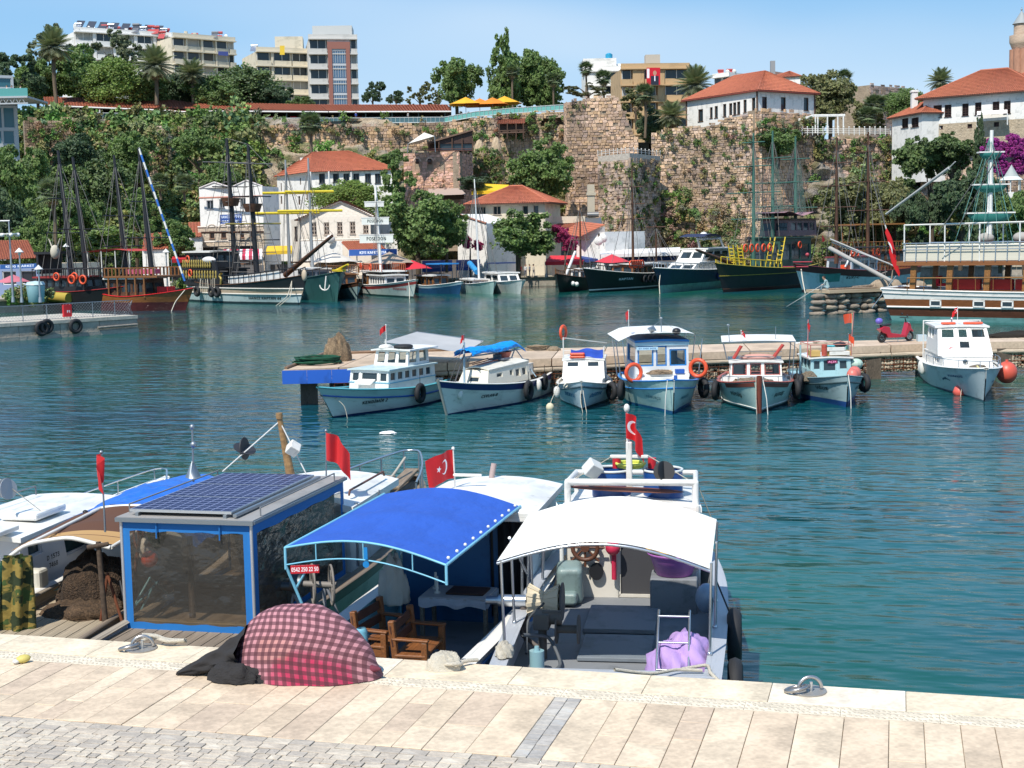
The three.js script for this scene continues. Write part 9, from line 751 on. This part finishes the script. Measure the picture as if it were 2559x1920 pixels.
const mx=D(2432,600,99),ml=toLocal(yb,mx),dk=yr+.4;part(yb,'mast',[rod([ml.x,dk,0],[ml.x+.1,dk+9.2,0],.24,.13,8)],WHITE);const vt=-yb.rotation.y;for(const[f,len,dp]of[[.36,3.5,.8],[.58,2.6,.55],[.83,1.8,.5]]){const g=part(yb,'mast_platform',[box(len,.1,.7,0,0,0),box(.2,.3,.3,0,.2,0)],WHITE);g.position.set(ml.x+.04,dk+9.2*f,0);g.rotation.y=vt;part(g,'green_net',[at(new THREE.SphereGeometry(1,14,6,0,6.3,Math.PI/2,Math.PI/2).scale(len*.46,dp,.5),0,-.06,0)],M([.03,.20,.17],.8));}part(yb,'shroud',Array.from({length:10},(_,i)=>rod([ml.x,dk+8.8,0],[ml.x - 2.6+i*.58,dk+.3,(i % 2?1:-1)*2.2],.025,.025,4)),M([.10,.25,.22],.7));part(yb,'boom',[rod(toLocal(yb,D(2215,535,104)),toLocal(yb,D(2372,420,98)),.09,.12,6),rod(toLocal(yb,D(2372,420,98)),toLocal(yb,D(2388,404,97.5)),.04)],M([.45,.44,.42],.6));for(const[q0,q1]of[[[2178,442,106],[2238,655,106]],[[2345,585,100],[2485,378,96]],[[2400,560,100],[2500,378,96]]])part(yb,'stay',[rod(toLocal(yb,D(...q0)),toLocal(yb,D(...q1)),.035)],LINE);const fl=toLocal(yb,D(2240,655,106)),fb=toLocal(yb,D(2212,562,106));part(yb,'flag_pole',[rod(fl,fb,.05)],WHITEW);const ftop=fb.clone().lerp(fl,.15);{const e1=toLocal(yb,D(2216,570,105.9)),e2=toLocal(yb,D(2236,625,105.9));const g=sheet((u,v)=>{const q=e2.clone().lerp(e1,v);q.y -=u*2.0;q.x+=u*.35+.12*Math.sin(u*9+v*3);q.z+=.15*Math.sin(u*7);return q;},12,8);part(yb,'flag',g,FLAG);}for(const[v,p]of[[2,1],[4.5,1],[10,1],[13,1]])part(yb,'deck_gear',[ball(.5,X(v+4),yr+1.9,0,1.2,.8,1)],M([.35,.33,.3],.8));part(yb,'stern_line',[rod(toLocal(yb,D(2240,690,106)),toLocal(yb,D(2180,770,110)),.04)],M([.5,.55,.58],.7));
// stone jetty, tender and angler
R=seeded(311);const jt=thing('stone_jetty','crumbling grey stone jetty beside the wooden yacht','jetty');const j0=G(2052,788),j1=V(j0.x+14,0,j0.z - 6),N=V(j1.z - j0.z,0,-(j1.x - j0.x)).normalize();for(let r=0;r<4;r++)for(let x=0;x<15;){const w2=rr(.7,1.5),p=j0.clone().lerp(j1,x/15).addScaledVector(N,rr(-.2,.15)+.5);if(x<7||r>1)part(jt,'stone_block',[at(new THREE.IcosahedronGeometry(.62,1).scale(w2*.8,.42,1.1),p.x,.1+r*.46,p.z,0,R()*3,rr(-.1,.1))],M([[.36,.31,.26],[.30,.26,.22],[.42,.37,.30]][Math.floor(R()*3)],.95,{map:'stone',bump:'stoneBump',bs:.12}));x+=w2;}part(jt,'deck',[box(16,.25,3.2,(j0.x+j1.x)/2+.4,1.85,(j0.z+j1.z)/2 - 1.6,0,heading(j0,j1),0)],M([.50,.40,.28],.9,{map:'stone'}));part(jt,'rubble',[netHeap(61,1.4,.7,.8).translate(j0.x+6,1.95,j0.z - 3),netHeap(62,.8,.5,.6).translate(j0.x+9,1.95,j0.z - 4.5)],M([.34,.27,.2],.95,{map:'stone'}));part(jt,'driftwood',[rod([j0.x+3,2.1,j0.z - 2],[j0.x+7,2.3,j0.z - 3.5],.12),rod([j0.x+6.4,2.0,j0.z - 3],[j0.x+6.6,3.4,j0.z - 3.2],.13,.04),rod([j0.x+.8,2.05,j0.z - .8],[j0.x+5,2.05,j0.z - 2.2],.08)],WOOD([.35,.28,.22]));
const tn=boat('tender','low white tender boat moored at the stern of the wooden yacht',G(2158,778),G(2250,773));hull(tn,{L:tn.len,B:1.8,hb:.55,hm:.5,hs:.5,rake:.5,tw:.9,bands:[[0,1,'hull',WHITE]],cap:WHITE,dk:.4,deckMat:WHITE});part(tn,'pink_seat',[rbox(1.6,.2,1.2,-.4,.6,0)],CLOTH([.6,.2,.25]));part(tn,'ladder',poly([[-1,.6,.5],[-.2,3,.5],[-1,3.2,.5]],.05),M([.25,.2,.18],.7));
}
// ================================================================ people
const figs={};
function figure(pose,cols,key){                                     
if(figs[key]){const g=figs[key].clone(),id=figs[key].ids,col=new Float32Array(id.length*3);id.forEach((k,i)=>col.set(cols[k],i*3));g.setAttribute('color',new THREE.BufferAttribute(col,3));return g;}
const J=pose,N=36,ids=[],mc=new MarchingCubes(N,new THREE.MeshBasicMaterial(),false,true,40000),sc=1.1,bones=J.bones,f=mc.field,tmp=V(0,0,0);
const dist=(p,a,b,r0,r1)=>{const ba=b.clone().sub(a),t=clamp(p.clone().sub(a).dot(ba)/ba.lengthSq(),0,1);return p.distanceTo(a.clone().addScaledVector(ba,t))- lerp(r0,r1,t);};
for(let z=0;z<N;z++)for(let y=0;y<N;y++)for(let x=0;x<N;x++){tmp.set((x/N*2 - 1)*sc,(y/N*2 - 1)*sc+.9,(z/N*2 - 1)*sc);let d=9;for(const[a,b,r0,r1]of bones){const e=dist(tmp,a,b,r0,r1),h=clamp(.5+.5*(d - e)/.05,0,1);d=lerp(d,e,h)- .05*h*(1 - h);}f[x+y*N+z*N*N]=-d;}
mc.isolation=0;mc.update();const n=mc.count,g=new THREE.BufferGeometry(),P2=mc.positionArray.slice(0,n*3),col=new Float32Array(n*3);for(let i=0;i<n;i++){P2[i*3]*=sc;P2[i*3+1]=P2[i*3+1]*sc+.9;P2[i*3+2]*=sc;tmp.fromArray(P2,i*3);let best=9,k=0;bones.forEach(([a,b,r0,r1,c],j)=>{const e=dist(tmp,a,b,r0,r1);if(e<best){best=e;k=c;}});ids.push(k);const c=cols[k];col.set(c,i*3);}g.setAttribute('position',new THREE.BufferAttribute(P2,3));g.setAttribute('color',new THREE.BufferAttribute(col,3));g.computeVertexNormals();g.ids=ids;figs[key]=g;return g;
}
const standing=(s)=>({bones:[[V(0,1.5,0),V(0,1.62,.02),.1,.105,0],[V(0,1.69,-.015),V(0,1.66,-.04),.1,.1,1],[V(0,1.36,0),V(0,1.5,.01),.06,.055,0],[V(-.15,1.36,0),V(.15,1.36,0),.08,.08,2],[V(0,1.3,0),V(0,.98,0),.15,.13,2],[V(-.08,.92,0),V(.08,.92,0),.12,.12,3],[V(-.19,1.36,0),V(-.24,1.08,-.03),.06,.045,2],[V(-.24,1.08,-.03),V(-.23,.84,.08*s),.042,.034,0],[V(.19,1.36,0),V(.24,1.08,-.03),.06,.045,2],[V(.24,1.08,-.03),V(.2,.9,.16*s),.042,.034,0],[V(-.09,.9,0),V(-.11,.48,.12*s),.085,.06,3],[V(-.11,.48,.12*s),V(-.11,.07,.04),.058,.042,3],[V(.09,.9,0),V(.11,.48,-.02),.085,.06,3],[V(.11,.48,-.02),V(.11,.07,-.16*s),.058,.042,3],[V(-.11,.04,0),V(-.11,.035,.16),.045,.035,4],[V(.11,.04,-.18*s),V(.11,.035,-.02),.045,.035,4]]});
const SITBONES={bones:[[V(0,.86,.2),V(0,.97,.26),.1,.1,0],[V(0,1.03,.22),V(0,1.0,.18),.1,.1,1],[V(0,.74,.1),V(0,.86,.18),.06,.055,0],[V(-.15,.72,.08),V(.15,.72,.08),.08,.08,2],[V(0,.66,.06),V(0,.22,-.1),.15,.14,2],[V(-.19,.7,.08),V(-.24,.45,.2),.06,.045,2],[V(-.24,.45,.2),V(-.1,.4,.42),.042,.034,0],[V(.19,.7,.08),V(.24,.45,.2),.06,.045,2],[V(.24,.45,.2),V(.1,.4,.42),.042,.034,0],[V(-.1,.12,-.08),V(-.14,.38,.3),.09,.065,3],[V(-.14,.38,.3),V(-.12,.02,.42),.06,.045,3],[V(.1,.12,-.08),V(.14,.36,.32),.09,.065,3],[V(.14,.36,.32),V(.12,.0,.44),.06,.045,3],[V(-.12,.02,.42),V(-.12,0,.56),.045,.035,4],[V(.12,.0,.44),V(.12,-.02,.58),.045,.035,4]]};
{
const SK=[.42,.24,.16],HR=[.02,.015,.012],SH=[.03,.03,.03],pm=M([1,1,1],.85,{vc:true}),who=(lab,p,turn,shirt,trousers,st=1,geo)=>{const m=solo('person',lab,'person',geo??figure(standing(Math.round(st*2)/2),[SK,HR,shirt,trousers,SH],'s'+Math.round(st*2)),pm,p,turn,'people along the harbour');return m;};
const gq=(px,z)=>{const p=Gz(px,z);p.y=1.31;return p;};
who('person in a red shirt and dark trousers walking by the red awning',gq(1299,198),.6,[.55,.03,.04],[.05,.05,.06]);who('person in a white shirt beside the walker in red',gq(1312,197),-.4,[.6,.6,.6],[.12,.13,.18],.6);who('person in a grey shirt standing under the leafy tree by the quay',gq(1322,198),1.2,[.3,.31,.33],[.06,.06,.08],.2);who('person in a beige top next to the grey shirted one',gq(1332,197.5),2,[.52,.46,.38],[.2,.2,.22],.8);who('person in a blue shirt in front of the market shop',gq(78,149),.3,[.05,.12,.35],[.04,.04,.05]);who('person in a black top near the market shop parasol',gq(60,150),2.2,[.03,.03,.03],[.2,.18,.15],.4);who('person in a pale dress by the cafe under the beige parasol',gq(930,181),1,[.6,.5,.45],[.5,.42,.4],.3);who('waiter in white shirt beside the brown parasol',gq(985,180),-.5,[.66,.66,.64],[.02,.02,.02],.5);who('person in an orange shirt behind the tour boat rail',gq(1015,179.5),.2,[.55,.2,.05],[.05,.07,.12],.4);who('person in navy walking past the striped awning',gq(640,172),1.5,[.03,.05,.12],[.15,.14,.13]);const dk=(px,py,z)=>{const p=D(px,py,z);return p;};who('person with white cap and dark clothes on the green galleon deck',dk(1872,621,168),.4,[.04,.04,.05],[.03,.03,.04],.2);
const s=D(2066,742,113.4);const pr=who('angler in a pale teal shirt sitting on the stone jetty end',V(s.x,2.0,s.z),-1.9,0,0,0,figure(SITBONES,[SK,HR,[.30,.42,.42],[.22,.32,.36],SH],'sit'));const rd=solo('fishing_rod','thin fishing rod held out over the water by the angler','fishing rod',[rod([0,0,0],[-3.4,-1.6,2.4],.03,.012,5)],M([.45,.45,.42],.5),V(s.x - .35,2.42,s.z+.2));for(const[px,c]of[[18,[.6,.6,.6]],[30,[.1,.2,.3]],[52,[.62,.66,.64]]])who(`person ${['in white', 'in dark blue', 'in a pale shirt'][[18, 30, 52].indexOf(px)]} standing on the lift tower platform`,D(px,244.5,205),px,c,[.15,.16,.2],.2);for(const[px,n]of[[305,'red'],[470,'green'],[250,'white'],[640,'yellow'],[890,'blue'],[1020,'grey']])who(`diner in ${n} on the cliff terrace behind the railing`,D(px,px<430?297:305,245),px,{red:[.5,.05,.05],green:[.2,.4,.05],white:[.65,.65,.65],yellow:[.6,.5,.1],blue:[.05,.1,.4],grey:[.3,.3,.3]}[n],[.08,.08,.1],.1);
// street lamps, far quay
const lamp=(lab,px,pyB,pyT,z,two)=>{const t=thing('street_lamp',lab,'street lamp',gq(px,z)),H=D(px,pyT,z).y - 1.3;part(t,'post',[rod([0,0,0],[0,H,0],.13,.07,8),cyl(.2,.16,.5,0,.25,0)],METAL(0xb8bcbe,.5));part(t,'lamp_head',two?[cyl(.9,.9,.1,0,H - 1.3,0),...[0,1,2,3,4,5].map((i)=>ball(.2,Math.cos(i*1.05)*.85,H - 1.4,Math.sin(i*1.05)*.85)),rod([-.9,H,0],[.1,H,0],.07)]:[lathe([[.0,.5],[.4,.1],[.5,0],[.1,0]],0,H,0),ball(.16,0,H - .12,0)],WHITE);};lamp('tall harbour lamp post with a ring of floodlights by the market shop',24,735,552,140,true);lamp('plain grey lamp post between the floodlight mast and white lamp',46,735,632,139);lamp('white single headed lamp by the blue bin',92,738,675,138);lamp('white lamp with bell shade behind the wooden tour boat',413,680,632,170);lamp('white globe lamp behind the dark schooner',166,700,618,150);lamp('small white lamp beside the round leafy tree',1222,672,626,196);lamp('small white lamp on the quay near the red awning',1365,680,622,194);
const bin=thing('rubbish_bin','pale blue wheeled bin beside the white lamp post','bin',gq(82,139));part(bin,'body',[lathe([[.0,0],[.75,0],[.9,1.6],[.85,1.7],[0,1.7]],0,0,0,0,0,0,14)],paint([.30,.52,.58]));part(bin,'lid',[lathe([[.95,0],[.8,.3],[0,.4]],0,1.7,0,0,0,0,14)],paint([.45,.6,.64]));const gul=solo('floating_bag','bright white plastic bag floating on the open water','bag',[netHeap(71,.3,.07,.16)],M([.85,.85,.85],.6),G(969,1083,.01));
}
renderer.render(scene,camera);
